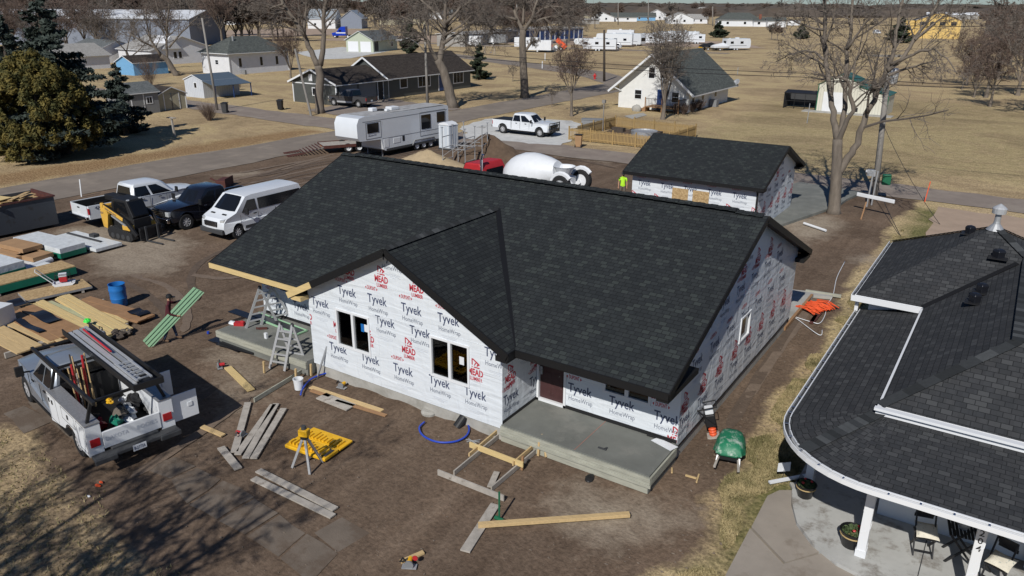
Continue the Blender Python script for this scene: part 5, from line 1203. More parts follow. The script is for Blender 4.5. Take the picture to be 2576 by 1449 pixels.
MB().prism([(0,0,-.05),(4.3,0,-.05),(4.3,0,3.35),(2.2,0,4.1),(0,0,3.0)],(0,4.3,0)).build('wall',M['creamrib'],gs.t);MB().prism([(4.302,0,-.05),(7.45,0,-.05),(7.45,0,2.1),(4.302,0,2.9)],(0,4.3,0)).build('wall',M['creamrib'],gs.t)
mb=MB()
for a,b in(((-.15,2.92),(2.2,4.14)),((2.2,4.14),(4.45,3.3)),((4.31,2.95),(7.6,2.12))):mb.prism([(a[0],-.12,a[1]+.06),(b[0],-.12,b[1]+.06),(b[0],4.45,b[1]+.06),(a[0],4.45,a[1]+.06)],(0,0,-.08))
mb.build('roof',M['greenroof'],gs.t);MB().lo((-.03,-.03,0),(.07,.07,3)).build('corner_trim',M['green'],gs.t);MB().lo((7.4,-.03,0),(7.5,.07,2.1)).build('corner_trim',M['green'],gs.t)
gs.rect('S',.65,.05,2.85,2.2,'roller_door','whiterib');gs.rect('S',3.9,.2,4.5,.65,'hatch','black')
kind(MB().lo((-16,75.9,-.02),(-6.5,77.6,.06)).build('shed_slab',M['conc']))
t=E('dog_kennel','black mesh kennel beside the green-roofed shed','kennel',(-18.6,77.9,0));mb=MB()
for x in(0,1.2,2.4,3.6):
 for y in(0,3):mb.bar((x,y,0),(x,y,1.75),.05,.05,up=(1,0,0))
for z in(.1,.9,1.75):
 for y in(0,3):mb.bar((0,y,z),(3.6,y,z),.05,.05)
 for x in(0,3.6):mb.bar((x,0,z),(x,3,z),.05,.05)
mb.build('frame',M['black'],t);MB().prism([(-.05,-.05,1.78),(3.65,-.05,1.78),(3.65,1.5,2.0),(-.05,1.5,2.0)],(0,0,.03)).build('cover',M['black'],t);MB().lo((.02,2.97,.1),(3.6,2.99,1.7)).lo((-.01,.1,.1),(.01,2.9,1.7)).build('screen',M['dkgrey'],t)
t=E('chicken_coop','orange-red chicken coop with dark roof in front of the ribbed shed','coop',P(2212,284));MB().prism([(-.9,0,.35),(.9,0,.35),(.9,0,.95),(.2,0,1.0),(-.2,0,1.45),(-.9,0,1.15)],(0,.9,0)).build('body',M['orange'],t)
MB().bar((-1,.45,1.2),(-.1,.45,1.6),1.05,.05).bar((-.2,.45,1.55),(1.0,.45,.98),1.05,.05).build('roof',M['black'],t)
for x in(-.8,.8):MB().lo((x-.05,.1,0),(x+.05,.8,.36)).build('leg',M['black'],t)
def far(name,label,cat,px,py,L,W,h,rise,ridge,wall,roof,kd='gable',rz=0,wins=(),group=None,over=.4):
 p=P(px,py);b=Bld(name,label,cat,0,0,L,W,h,rise,ridge,wall,roof,over,kd,group=group);b.t.location=p;b.t.rotation_euler=(0,0,rz)
 for w_ in wins:b.win(*w_)
 return b
gh=far('sage_house','sage green house with two white garage doors and pale roof','house',872,130,7.6,13,3.0,2.0,'y','sage','roofg',rz=R(15),wins=(('E',9.5,1.0,10.5,2.2,1),))
gh.rect('S',.5,.05,3.4,2.5,'garage_door','trim');gh.rect('S',4.0,.05,6.9,2.5,'garage_door','trim');gh.rect('E',.6,.2,2.6,2.5,'porch_opening','black')
bn=far('metal_barn','white metal barn with grey roof in front of a blue truck tractor','barn',775,72,13,14,4.6,4.2,'x','whiterib','barnroof',rz=R(34),wins=(('S',3,1.5,4,2.5,1),('S',10,1.5,11,2.5,1)))
b2=far('metal_barn','grey gabled metal barn attached right of the white barn','barn',858,72,10,16,4.8,3.5,'y','greysteel','barnroof',rz=R(34))
wa=far('warehouse','long grey steel warehouse with white roof at the far left','warehouse',-60,112,62,24,7.2,2.2,'x','greysteel','white',rz=R(31))
wb_=far('warehouse','blue-grey steel warehouse with pale roof right of the long one','warehouse',265,95,28,22,6.8,2.2,'x','steel','barnroof',rz=R(31))
t=E('fuel_rack','white pipe frame beside the warehouses','rack',P(472,66));mb=MB()
for x in(0,3,6,9):mb.bar((x,0,0),(x,0,4),.3,.3,up=(1,0,0))
for z in(2,4):mb.bar((0,0,z),(9,0,z),.3,.3)
mb.build('frame',M['white'],t)
st=Bld('storage_units','row of storage units with blue roller doors and pale roof','storage building',0,0,52,9,3.6,.5,'x','white','rooft',.4);q0,q1=P(1318,103),P(1466,97)
st.t.location=q0;st.t.rotation_euler=(0,0,heading(q0,q1));Lq=(q1-q0).length;st.t.scale=(Lq/52,1,1.05)
for i in range(12):st.rect('S',1.0+4.3*i,.1,4.2+4.3*i,3.0,'roller_door','navyb')
st2=Bld('storage_units','low pale storage building left of the blue-doored row','storage building',0,0,36,9,3.4,.5,'x','rooft','rooft',.4);q0,q1=P(1170,118),P(1310,104);st2.t.location=q0;st2.t.rotation_euler=(0,0,heading(q0,q1))
FH=((1498,54,16,12,3.2,3.0,'y','white','roofg','gable','small white house at the left end of the far row'),(1548,54,18,11,3.2,2.8,'x','white','roofgg','gable','pale blue-white house with dark grey roof in the far row'),(1605,52,16,11,3.0,2.8,'x','lblue','roofgg','gable','blue-grey low house right of the pale one in the far row'),(1640,50,14,10,4.5,3.5,'y','white','rooft','gable','white two-storey house hidden by trees in the far row'),(1690,60,16,22,3.6,3.2,'y','white','rooft','gable','white gabled house with pale grey roof in the middle of the far row'),(1742,59,12,10,3.4,2.4,'x','whitelap','rooft','gable','low garage right of the white gabled house in the far row'),(1815,66,24,12,3.4,4.0,'x','white','roofgg','hip','white house with dark hip roof and brick chimney in the far row'),(1905,67,11,10,3.2,1.8,'x','white','roofgg','gable','low wing with dark roof right of the brick chimney'),(1448,56,13,10,3.4,2.6,'y','tan','roofg','gable','grey-tan gabled shed in the far row'),(1395,60,30,10,2.6,.6,'x','rooft','rooft','gable','long pale fence-like building behind the elm branches'),(1655,33,22,14,3.5,4,'x','rooft','rooft','gable','pale house far beyond the middle of the row'),(1755,32,26,16,3.5,4.5,'x','white','rooft','gable','white-roofed house far behind the hip-roofed one'),(1520,32,22,12,3.5,4,'x','white','rooft','gable','white house far behind the left of the row'),(2030,34,30,14,4,4,'x','rooft','rooft','gable','tan house far beyond the field behind the big bare tree'))
for(x,y,L,W,h,rise,rd,wl__,rf,kd,lb)in FH:
 b=far('far_house',lb,'house',x-10,y,L,W,h,rise,rd,wl__,rf,kd,rz=R(33-(x-1288)*.012),over=.6)
 b.win('S',L*.2,1.2,L*.2+1.4,2.5,1);b.win('S',L*.6,1.2,L*.6+1.4,2.5,1)
 if 'chimney' in lb and 'hip' in lb:MB().lo((L-1.5,-.6,0),(L-.2,.3,6.6)).build('chimney',M['brick'],b.t)
for i,(x,y,L,wl__,rf)in enumerate(((345,92,14,'white','rooft'),(520,62,16,'whitelap','rooft'),(1015,60,14,'tan','roofd'),(1060,48,18,'white','rooft'),(1130,42,16,'rooft','roofg'),(1215,45,18,'white','rooft'),(1370,34,20,'white','roofg'),(955,62,18,'tan','roofd'))):
 far('far_house',('white house left of the warehouses row','pale house behind the grey hip-roofed house','tan-roofed house behind the green garage house','white house in the wood above the dark ranch','grey-roofed house in the wood left of the elm','white house in the wood by the elm','white house at the wood edge right of the elm','brown-roofed house beside the metal barns')[i],'house',x,y,L,11,3.2,3,'x',wl__,rf,rz=R(34))
yh=far('sheathed_house','tall house in bare yellow sheathing with black roof','house',2298,96,15.0,14,6.6,2.8,'y','creamy','fascia',rz=R(12),over=.4)
for x in(1.2,4.7,7.9,11.6):yh.rect('S',x,4.6,x+1.9,5.9,'window_opening','black')
yg=MB().lo((-3.5,2,0),(-.002,12,6.2)).build('side_wing',M['creamy'],yh.t)
far('long_house','long white roofed building behind the yellow sheathed house','building',2330,48,42,12,4,2,'x','rooft','white',rz=R(12))
far('white_barn','small white building far off left of the thicket','building',2155,42,9,8,5,1.5,'x','white','rooft',rz=R(15))
far('field_house','white house with grey roof behind the left branches of the big bare tree','house',1930,68,10,10,3.2,2,'x','white','roofgg',rz=R(25))
T(MB().lo((0,0,0),(14,4,3.0)),'blue_tarp_stack',M['blue'],'long blue tarpaulin covered stack far behind the field','stack',P(2240,40),R(20))
t=E('picket_fence','yellow wooden picket fence round a garden pen','fence');fc=[(-28.0,43.3),(-19.3,43.3),(-19.2,51.2),(-27.9,52.3)]
for i in range(4):
 a,b=Vector(fc[i]),Vector(fc[(i+1)%4]);L=(b-a).length;n=int(L/.135);mb=MB();d=(b-a)/L;ang=heading(a,b)
 if i==3:n=int(n*.85)
 for j in range(n):
  p=a+d*(j+.5)*.135;mb.box((p.x,p.y,.55),(.09,.02,1.0+.04*((j*7)%5-2)/2),ang)
 for z in(.25,.85):mb.bar((a.x,a.y,z),(b.x,b.y,z),.05,.08)
 mb.build('fence_panel',M['fence'],t)
 for j in range(4):p=a.lerp(b,j/4);MB().box((p.x,p.y,.6),(.1,.1,1.25),ang).build('post',M['fence'],t)
kind(sheet('garden_soil',[(-27.6,43.7),(-19.7,43.7),(-19.6,50.8),(-27.5,51.9)],.02,M['dirtpile'],.1))
T(MB().lathe([(1.2,0),(1.22,.6),(1.17,.6),(1.15,.5),(.01,.5)],n=28),'stock_tank',M['galv'],'round galvanised stock tank inside the picket fence','tank',P(1620,345))
T(MB().bar((0,0,0),(0,0,2.9),.07,.07,up=(1,0,0)).box((0,0,2.95),(.3,.25,.3)),'birdhouse_pole',M['pole'],'thin pole standing inside the picket fence pen','pole',P(1516,318+18))
T(MB().lo((0,0,0),(2.2,1.0,.65)).lo((-.05,-.05,.65),(2.25,1.05,.72)),'raised_planter',M['grey'],'grey lidded box at the fence corner by the gravel drive','box',P(1462,318),R(20))
for i,(x,y)in enumerate(((1382,343),(1410,345),(1432,330))):
 T(MB().lo((-.6,-.3,0),(.6,.3,.35)),'planter_box',M['barkd'],'dark planter box inside the picket fence','planter',(-26.5+i*1.9,50.2,.02),0,'planter boxes in the pen')
_wh={}
def wheel_meshes(r,w_,style):
 k=(r,w_,style)
 if k in _wh:return _wh[k]
 a=MB().lathe([(r*.62,-w_/2),(r*.93,-w_/2),(r,-w_*.36),(r,w_*.36),(r*.93,w_/2),(r*.62,w_/2)],axis='y',n=26,caps=False)
 t=a.build('tyre',M['tyre'],smooth=35);b=MB();rr=r*.62
 b.lathe([(rr,-w_*.44),(rr,w_*.40),(rr*.93,w_*.46),(rr*.86,w_*.30),(.01,w_*.24)],axis='y',n=22)
 n=5 if style=='five' else 8
 for i in range(n if style!='steel' else 0):
  an=6.283*i/n;b.bar((rr*.15*math.cos(an),w_*.36,rr*.15*math.sin(an)),(rr*.9*math.cos(an),w_*.42,rr*.9*math.sin(an)),rr*(.28 if n==5 else.17),.03,1,up=(0,1,0))
 b.lathe([(rr*.2,w_*.2),(rr*.18,w_*.46),(.01,w_*.47)],axis='y',n=10,m=1)
 h=b.build('rim',[M['grey']if style!='steel' else M['white'],M['rimsilver']if style!='steel' else M['white']],smooth=35)
 for o in(t,h):COL.objects.unlink(o)
 _wh[k]=(t.data,h.data);D.objects.remove(t);D.objects.remove(h);return _wh[k]
def wheel(par,x,y,r,w_=.25,style='eight',name='wheel',rz=0):
 a,b=wheel_meshes(r,w_,style);t=D.objects.new(name,a);COL.objects.link(t);t.parent=par;t.location=(x,y,r);t.rotation_euler=(0,0,(0 if y>0 else math.pi)+rz)
 h=D.objects.new('rim',b);COL.objects.link(h);h.parent=t;return t
def arc_pts(cx,cz,r,a0,a1,n=8):return[(cx+r*math.cos(R(a0+(a1-a0)*i/n)),cz+r*math.sin(R(a0+(a1-a0)*i/n)))for i in range(n+1)]
def shell(prof,w_,ny=1,f=None,m=0,mb=None,y0=0):
 "side profile (x,z) extruded over the width; f(x,y,z)->point bends it"
 mb=mb or MB();f=f or(lambda x,y,z:(x,y,z));v3=[Vector((x,z,0))for x,z in prof];tri=geometry.tessellate_polygon([v3]);n=len(prof)
 A=sum(prof[i][0]*prof[(i+1)%n][1]-prof[(i+1)%n][0]*prof[i][1]for i in range(n))
 ys_=[-w_/2,-w_*.44,-w_*.2,w_*.2,w_*.44,w_/2];o=len(mb.v)
 for y in ys_:
  for x,z in prof:mb.v.append(f(x,y+y0,z))
 k=len(ys_)
 for a,b,c in tri:
  t=geometry.normal([v3[a],v3[b],v3[c]]).z;q=(a,b,c)if t>0 else(c,b,a)
  mb.f.append([o+i for i in q]);mb.m.append(m);mb.f.append([o+(k-1)*n+i for i in q[::-1]]);mb.m.append(m)
 for r_ in range(k-1):
  for i in range(n):
   j=(i+1)%n;q=[o+r_*n+i,o+(r_+1)*n+i,o+(r_+1)*n+j,o+r_*n+j]
   mb.f.append(q if A<0 else q[::-1]);mb.m.append(m)
 return mb
def cab(par,x0,x1,xt0,xt1,w0,w1,z0,z1,m,sidewin,name='cab',wsz=.06):
 "x0,x1 base rear/front; xt0,xt1 roof rear/front. sidewin: list of (t0,t1) along the side"
 mb=MB();lv=[(x0,x1,w0,z0),(x0+(xt0-x0)*.85,x1+(xt1-x1)*.85,w0+(w1-w0)*.8,z0+(z1-z0)*.88),(xt0+.06,xt1-.08,w1-.04,z1),(xt0+.3,xt1-.35,w1*.7,z1+.035)]
 o=len(mb.v)
 def ring(a,b,w_,z):c=.10;return[(a+c,-w_/2,z),(b-c*2.2,-w_/2,z),(b-c*.4,-w_/2+c*1.6,z),(b,0,z),(b-c*.4,w_/2-c*1.6,z),(b-c*2.2,w_/2,z),(a+c,w_/2,z),(a,w_/2-c,z),(a,-w_/2+c,z)]
 for l_ in lv:mb.v+=ring(*l_)
 for k in range(3):
  for i in range(9):j=(i+1)%9;mb.f.append([k*9+i,k*9+j,(k+1)*9+j,(k+1)*9+i]);mb.m.append(0)
 mb.f.append([27+i for i in range(9)]);mb.m.append(0)
 c=mb.build(name,m,par,smooth=32)
 def P3(t,h,sg,off=.012):
  s_=h/.88 if h<.88 else 1;a=x0+(xt0-x0)*.85*s_+.1;b=x1+(xt1-x1)*.85*s_-.22;w_=(w0+(w1-w0)*.8*s_)/2+off
  return(a+(b-a)*t,sg*w_,z0+(z1-z0)*h)
 for sg in(-1,1):
  for q in sidewin:
   t0,t1=q[0],q[1];sl=q[2]if len(q)>2 else 0
   g_=MB();pts=[P3(t0,.08,sg),P3(t1,.08,sg),P3(t1-sl*.6,.8,sg),P3(t0+.01,.8,sg)]
   g_.prism(pts if sg<0 else pts[::-1],(0,-sg*.02,0));g_.build('side_window',M['glass'],c)
 hw=w0/2;a=(z1-z0)
 def front(xa,xb,sgn,lo_,hi_,nm):
  za,zb=z0+a*lo_,z0+a*hi_;ka,kb=lo_/.88*.85,hi_/.88*.85
  xa_,xb_=xa+(xb-xa)*ka,xa+(xb-xa)*kb;wa,wb=hw+(w1/2-hw)*.8*ka/.85-.17,hw+(w1/2-hw)*.8*kb/.85-.19;o_=.014*sgn;cv=.055*sgn if sgn>0 else.0
  g_=MB();g_.face([(xa_+o_-cv,-wa,za),(xa_+o_,-wa*.4,za),(xa_+o_,wa*.4,za),(xa_+o_-cv,wa,za),(xb_+o_-cv,wb,zb),(xb_+o_,wb*.4,zb),(xb_+o_,-wb*.4,zb),(xb_+o_-cv,-wb,zb)][::1 if sgn>0 else-1])
  g_.build(nm,M['glass'],c)
 front(x1,xt1,1,.04,.86,'windscreen');front(x0,xt0,-1,.12,.8,'rear_window');return c
def mirror(par,x,y,z,m='black',s=1):
 mb=MB();sg=1 if y>0 else-1;mb.bar((x,y,z),(x-.03,y+sg*.16*s,z+.04),.05,.05);mb.box((x-.04,y+sg*.25*s,z+.1),(.09,.2*s,.28*s));mb.build('mirror',M[m],par,bevel=.02)
def pickup(name,label,loc,rz,m,L=6.2,bed=2.05,w_=2.0,r=.41,wb=4.05,cov=None,tool=False,bumper='chrome',grille='chrome',group=None,guard=False,servicebed=False,flare='same',four=None,low=None):
 t=E(name,label,'pickup truck',loc,rz,group);f_=L*.5;fo=.95;xf=f_-fo;xr=xf-wb;ar=r+.10;zb=.42;bel=1.22;hood=1.20
 bx=-f_+.08+bed
 prof=[(bx,zb+.05)]+[(xf-ar-.02,zb+.05)]+[p for p in arc_pts(xf,r+.02,ar,172,8,8)if p[1]>zb+.05]+[(f_-.1,zb+.08),(f_-.02,zb+.3),(f_-.01,1.0),(f_-.07,hood-.06),(f_-.25,hood),(xf-.62+.35,hood+.07),(xf-.72,bel+.02),(bx,bel+.01)]
 def tap(x,y,z):
  k=1-.11*max(0,(x-xf)/(f_-xf))**2-.035*max(0,(z-.95)/.3);return(x-(.16*(abs(y)/(w_/2))**3*max(0,min(1,(x-xf)/.6))),y*k,z+(.035*(1-(y/(w_/2))**2)if z>1.05 and x>xf-.9 else 0))
 b=shell(prof,w_,f=tap).build('body',M[m],t,bevel=.035,bang=28)
 cab(t,bx+.02,xf-.62,bx+.16,xf-1.32,w_-.13,w_-.5,bel-.02,1.93,M[m],[(0.02,.42),(.48,.97,.32)])
 if not servicebed:
  prof2=[(-f_+.06,zb+.14)]+[(xr-ar-.02,zb+.12)]+[p for p in arc_pts(xr,r+.02,ar,172,8,8)if p[1]>zb+.1]+[(bx-.03,zb+.06),(bx-.03,1.27),(-f_+.06,1.27)]
  for sg in(-1,1):shell(prof2,.12,y0=sg*(w_/2-.07)).build('bed_side',M[m],t,bevel=.02)
  MB().lo((-f_+.1,-w_/2+.13,.72),(bx-.04,w_/2-.13,.76)).lo((bx-.1,-w_/2+.13,.76),(bx-.05,w_/2-.13,1.25)).lo((xr-.45,-w_/2+.12,.76),(xr+.45,-w_/2+.3,.98)).lo((xr-.45,w_/2-.3,.76),(xr+.45,w_/2-.12,.98)).build('bed_floor',M['black'],t)
  tg=MB().lo((-f_+.0,-w_/2+.13,.62),(-f_+.07,w_/2-.13,1.26)).build('tailgate',M[m],t,bevel=.015);MB().lo((-f_-.012,-.12,1.08),(-f_+.0,.12,1.15)).build('handle',M['black'],tg)
  for sg in(-1,1):MB().lo((-f_+.035,sg*(w_/2-.125),.82),(-f_+.10,sg*(w_/2+.004),1.15)).build('tail_light',M['redl'],t,bevel=.01)
  MB().lo((-f_+.08,-w_/2+.131,.76),(bx-.1,-w_/2+.145,1.25)).build('bed_liner',M['black'],t);MB().lo((-f_+.08,w_/2-.145,.76),(bx-.1,w_/2-.131,1.25)).build('bed_liner',M['black'],t)
  if cov:MB().lo((-f_+.05,-w_/2+.06,1.272),(bx-.04,w_/2-.06,1.30)).build('bed_cover',M[cov],t,bevel=.01)
  if tool:MB().lo((bx-.62,-w_/2+.1,1.05),(bx-.06,w_/2-.1,1.36)).build('tool_box',M['black'],t,bevel=.02)
  MB().lo((-f_-.12,-w_/2+.08,.52),(-f_+.05,w_/2-.08,.70)).build('rear_bumper',M[bumper],t,bevel=.03);MB().lo((-f_-.01,-.16,.74),(-f_-.001,.16,.90)).build('licence_plate',M['white'],t)
 MB().lo((xr-.5,-w_/2+.25,.3),(f_-.3,w_/2-.25,.52)).lo((xr-.75,-.45,.3),(xr,.45,.5)).build('chassis',M['black'],t)
 MB().lo((f_-.12,-w_/2+.17,.5),(f_+.06,w_/2-.17,.74)).build('front_bumper',M[bumper],t,bevel=.04);
 g_=MB().lo((f_-.06,-.52,.80),(f_+.012,.52,1.10));g_.build('grille',M['black'],t,bevel=.01);mb=MB()
 for z in(.86,.95,1.04):mb.lo((f_+.0,-.5,z-.018),(f_+.026,.5,z+.018))
 mb.build('grille_bars',M[grille],t)
 for sg in(-1,1):
  MB().lo((f_-.28,sg*.56,.84),(f_-.035,sg*.86,1.08)).build('headlight',M['lens'],t,bevel=.02);mirror(t,xf-.75,sg*(w_/2-.05),bel+.06,'black',1.1)
  for x in(bx+.45,bx+1.45):MB().lo((x+.05,sg*(w_/2-.015),1.08),(x+.23,sg*(w_/2+.012),1.12)).build('door_handle',M['black']if m!='cark' else M['chrome'],t)
  mb=MB()
  for x in(bx+.06,bx+.98,bx+1.98):mb.lo((x,sg*(w_/2-.01),.55),(x+.012,sg*(w_/2+.003),bel-.03))
  mb.build('door_gap',M['black'],t);MB().lo((xr+.6,sg*(w_/2-.12),.36),(xf-.6,sg*(w_/2+.02),.42)).build('running_board',M['black'],t)
  if low:MB().lo((bx,sg*(w_/2-.01),.47),(xf-.55,sg*(w_/2+.006),.66)).build('lower_trim',M[low],t)
  for x in(xf,xr):wheel(t,x,sg*(w_/2-.14),r,.27)
 if guard:
  mb=MB();
  for z in(.55,.8,1.1,1.3):mb.tube([(f_+.05,-.9,z),(f_+.2,-.6,z),(f_+.2,.6,z),(f_+.05,.9,z)],.035,6)
  for y in(-.9,-.55,-.3,0,.3,.55,.9):mb.tube([(f_+(.05 if abs(y)>.8 else.2),y,.45),(f_+(.05 if abs(y)>.8 else.2),y,1.32)],.03,6)
  mb.build('brush_guard',M['black'],t)
 if four:
  w4_=Wall([(0,0),(.6,0),(.6,.3),(0,.3)],(-f_+.35,-w_/2-.018),(1,0),(0,-1),th=.004);w4_.o.z=1.02;w4_.text(four,.02,.05,.5,1,.03,h=.15,pr=-.003);mb=MB();k0=len(w4_.pcs)*6
  f1=[(f,m_)for f,m_ in zip(w4_.mb.f,w4_.mb.m)if m_];mb.v=w4_.mb.v;mb.f=[f for f,_ in f1];mb.m=[0]*len(f1);mb.build('bed_decal',M['ink'],t)
 return t
def mid(p,q):return((p[0]+q[0])/2,(p[1]+q[1])/2,0)
hd=R(95)
p1=P(228,556);pickup('pickup_truck','white crew cab pickup with open bed and black tool box beside the dumpster',(-35.15,6.65,0),R(87),'carw',four='4X4',tool=True,low='grey',L=6.7,bed=2.4)
pickup('pickup_truck','black crew cab pickup between the white pickup and the white van',(-31.2,8.25,0),R(-91),'cark',L=5.9,r=.42,wb=3.7,grille='chrome')
pickup('pickup_truck','white pickup with black brush guard parked on the pale gravel drive',(-32.95,43.75,0),R(.5),'carw',cov='black',guard=True,r=.43)
pickup('pickup_truck','dark grey pickup with silver stripe parked at the dark ranch garage',(-60.9,49.4,0),R(180+5),'carg',cov='black',low='alu',L=5.9,wb=3.7,r=.42)
def van(label,loc,rz):
 t=E('passenger_van',label,'van',loc,rz);L,w_,r=5.95,2.02,.36;f_=L/2;xf,xr=f_-.98,f_-.98-3.75;ar=r+.09;zb=.36;top=2.1
 prof=[(-f_+.03,zb+.08)]+[(xr-ar-.02,zb)]+[p for p in arc_pts(xr,r+.02,ar,172,8,8)if p[1]>zb]+[(xf-ar-.02,zb-.02)]+[p for p in arc_pts(xf,r+.02,ar,172,8,8)if p[1]>zb]+[(f_-.08,zb+.0),(f_,.62),(f_-.05,.92),(f_-.22,1.12),(f_-.98,1.34),(f_-1.78,top-.06),(f_-2.2,top),(-f_+.22,top),(-f_+.06,1.75),(-f_,1.0)]
 def tap(x,y,z):
  k=1-.13*max(0,(x-xf)/(f_-xf))**2-.14*max(0,(z-1.15)/1.0)**1.2;return(x-.14*(abs(y)/(w_/2))**3*max(0,min(1,(x-xf)/.6)),y*k,z+(.06*(1-(y/(w_/2))**2)if z>2 else 0))
 shell(prof,w_,f=tap).build('body',M['carw'],t,bevel=.05,bang=28)
 def sidep(x,z,sg,o=.012):return(x,sg*(w_/2*(1-.14*max(0,(z-1.15)/1.0)**1.2)+o),z)
 for sg in(-1,1):
  for(a,b,c,d)in((-f_+.22,1.28,1.42,1.9),(.55,1.28,1.42,1.88)):
   x0,x1=(-f_+.2,.42)if a<-1 else(.55,1.62);pts=[sidep(x0,1.3,sg),sidep(x1,1.3,sg),sidep(x1-(0 if a<-1 else.5),1.86,sg),sidep(x0+.05,1.86,sg)]
   MB().prism(pts if sg<0 else pts[::-1],(0,-sg*.03,0)).build('side_window',M['glass'],t)
  MB().lo((-f_+.3,sg*(w_/2-.01),.45),(f_-1.5,sg*(w_/2+.012),.60)).build('sill_trim',M['dkgrey'],t)
  MB().prism([(f_-.62,sg*.62,.98),(f_-.13,sg*.62,.9),(f_-.2,sg*.86,.93),(f_-.62,sg*.93,1.02)],(0,0,.17)).build('headlight',M['lens'],t,bevel=.02)
  mirror(t,f_-1.45,sg*(w_/2-.06),1.28,'black',1.2);MB().lo((.62,sg*(w_/2-.01),1.10),(.82,sg*(w_/2+.02),1.15)).build('door_handle',M['black'],t)
  mb=MB()
  for x in(.5,1.72,-.75):mb.lo((x,sg*(w_/2-.01),.55),(x+.012,sg*(w_/2+.003),1.2))
  mb.build('door_gap',M['black'],t)
  for x in(xf,xr):wheel(t,x,sg*(w_/2-.15),r,.24)
  MB().lo((-f_-.01,sg*.85,.9),(-f_+.06,sg*.97,1.5)).build('tail_light',M['redl'],t)
 ws_=MB().face([(f_-1.04+.01,-.83,1.40),(f_-.97,-.4,1.40),(f_-.97,.4,1.40),(f_-1.03,.83,1.40),(f_-1.76,.74,2.03),(f_-1.70,.35,2.06),(f_-1.70,-.35,2.06),(f_-1.76,-.74,2.03)]);ws_.build('windscreen',M['glass'],t)
 MB().lo((f_-.16,-.9,.34),(f_+.03,.9,.62)).build('front_bumper',M['dkgrey'],t,bevel=.06);MB().lo((f_-.1,-.48,.72),(f_+.02,.48,.98)).build('grille',M['black'],t,bevel=.03)
 mb=MB()
 for z in(.77,.85,.93):mb.lo((f_+.0,-.46,z-.014),(f_+.03,.46,z+.014))
 mb.build('grille_bars',M['chrome'],t);mb=MB()
 for y in(-.45,.45):mb.box((f_-.62,y,1.265),(.1,.3,.02),0,0,Matrix.Rotation(R(15),3,'Y'))
 mb.build('bonnet_vent',M['black'],t);MB().lo((-f_+.3,-.7,.28),(f_-.4,.7,.5)).build('chassis',M['black'],t)
 return t
v_=van('white passenger van with black lower bumper facing the lumber piles',(-27.6,8.5,0),R(-90));v_.scale=(.9,1,1)
sp,sq=P(87,1008),P(217,1142)
hd=heading(sq,sp);nx_,ny_=-math.sin(hd),math.cos(hd);cen=((sp.x+sq.x)/2,(sp.y+sq.y)/2)
side=-1 if(CX-cen[0])*nx_+(CY-cen[1])*ny_<0 else 1
L=6.5;wb=4.3;f_=L/2;xf=f_-.95;xr=xf-wb;off=(xf+xr)/2
loc=(cen[0]-math.cos(hd)*off-nx_*side*.86,cen[1]-math.sin(hd)*off-ny_*side*.86,0)
ST=pickup('service_truck','silver service truck with white utility body and loaded ladder rack',loc,hd,'cars',L=L,bed=2.85,w_=2.0,r=.42,wb=wb,bumper='black',servicebed=True)
ST['category']='truck'
bx=-f_+.08+2.85;w_=2.2
mb=MB()
for sg in(-1,1):
 prof=[(-f_+.02,.55)]+[(xr-.54,.55)]+[p for p in arc_pts(xr,.44,.54,170,10,8)if p[1]>.55]+[(bx-.06,.5),(bx-.06,1.42),(-f_+.02,1.42)];shell(prof,.36,mb=mb,y0=sg*(w_/2-.18))
mb.build('utility_box',M['white'],ST)
dp=mat('diamond_plate_top',(.4,.4,.4),.45,.25,30,metal=.6)
for sg in(-1,1):MB().lo((-f_+.0,sg*(w_/2-.37),1.424),(bx-.04,sg*(w_/2+.01),1.45)).build('box_lid',dp,ST)
for sg in(-1,1):
 mb=MB()
 for x0,x1,z0 in((bx-.75,bx-.12,.6),(xr-.45,xr+.5,1.02),(-f_+.08,xr-.6,.62)):
  for a,b,c,d in((x0,x1,z0,z0+.012),(x0,x1,1.36,1.372),(x0,x0+.012,z0,1.37),(x1,x1+.012,z0,1.37)):mb.lo((a,sg*(w_/2-.01),c),(b,sg*(w_/2+.003),d))
 for x in(bx-.45,bx-.2,xr+.05):mb.box((x,sg*(w_/2+.005),1.2),(.09,.02,.12))
 mb.build('door_seam',M['black'],ST)
MB().lo((-f_+.1,-w_/2+.37,.66),(bx-.06,w_/2-.37,.72)).lo((bx-.12,-w_/2+.37,.7),(bx-.07,w_/2-.37,1.5)).build('bed_floor',M['black'],ST)
tg=MB().lo((-f_+.0,-w_/2+.37,.66),(-f_+.07,w_/2-.37,1.12)).build('tailgate',M['white'],ST,bevel=.01)
w4_=Wall([(0,0),(1.5,0),(1.5,.4),(0,.4)],(-f_-.004,.75),(0,-1),(-1,0),th=.002);w4_.o.z=.72
w4_.text('DAKOTA',.08,.14,.56,1,.0,h=.12);w4_.text('BODIES',.86,.14,.52,1,.0,h=.12)
f1=[(f,m_)for f,m_ in zip(w4_.mb.f,w4_.mb.m)if m_];mb=MB();mb.v=w4_.mb.v;mb.f=[f for f,_ in f1];mb.m=[0]*len(f1);mb.build('lettering',M['inkfaint'],tg)
wsd=Wall([(0,0),(1,0),(1,.3),(0,.3)],(bx-.75,-w_/2-.004),(1,0),(0,-1),th=.002);wsd.o.z=.8;wsd.text('2500',.04,.0,.5,1,.02,h=.13)
f1=[(f,m_)for f,m_ in zip(wsd.mb.f,wsd.mb.m)if m_];mb=MB();mb.v=wsd.mb.v;mb.f=[f for f,_ in f1];mb.m=[0]*len(f1)
for sg in(-1,1):MB().lo((-f_-.012,sg*(w_/2-.30),.80),(-f_+.02,sg*(w_/2-.06),1.02)).build('tail_light',M['redl'],ST,bevel=.01)
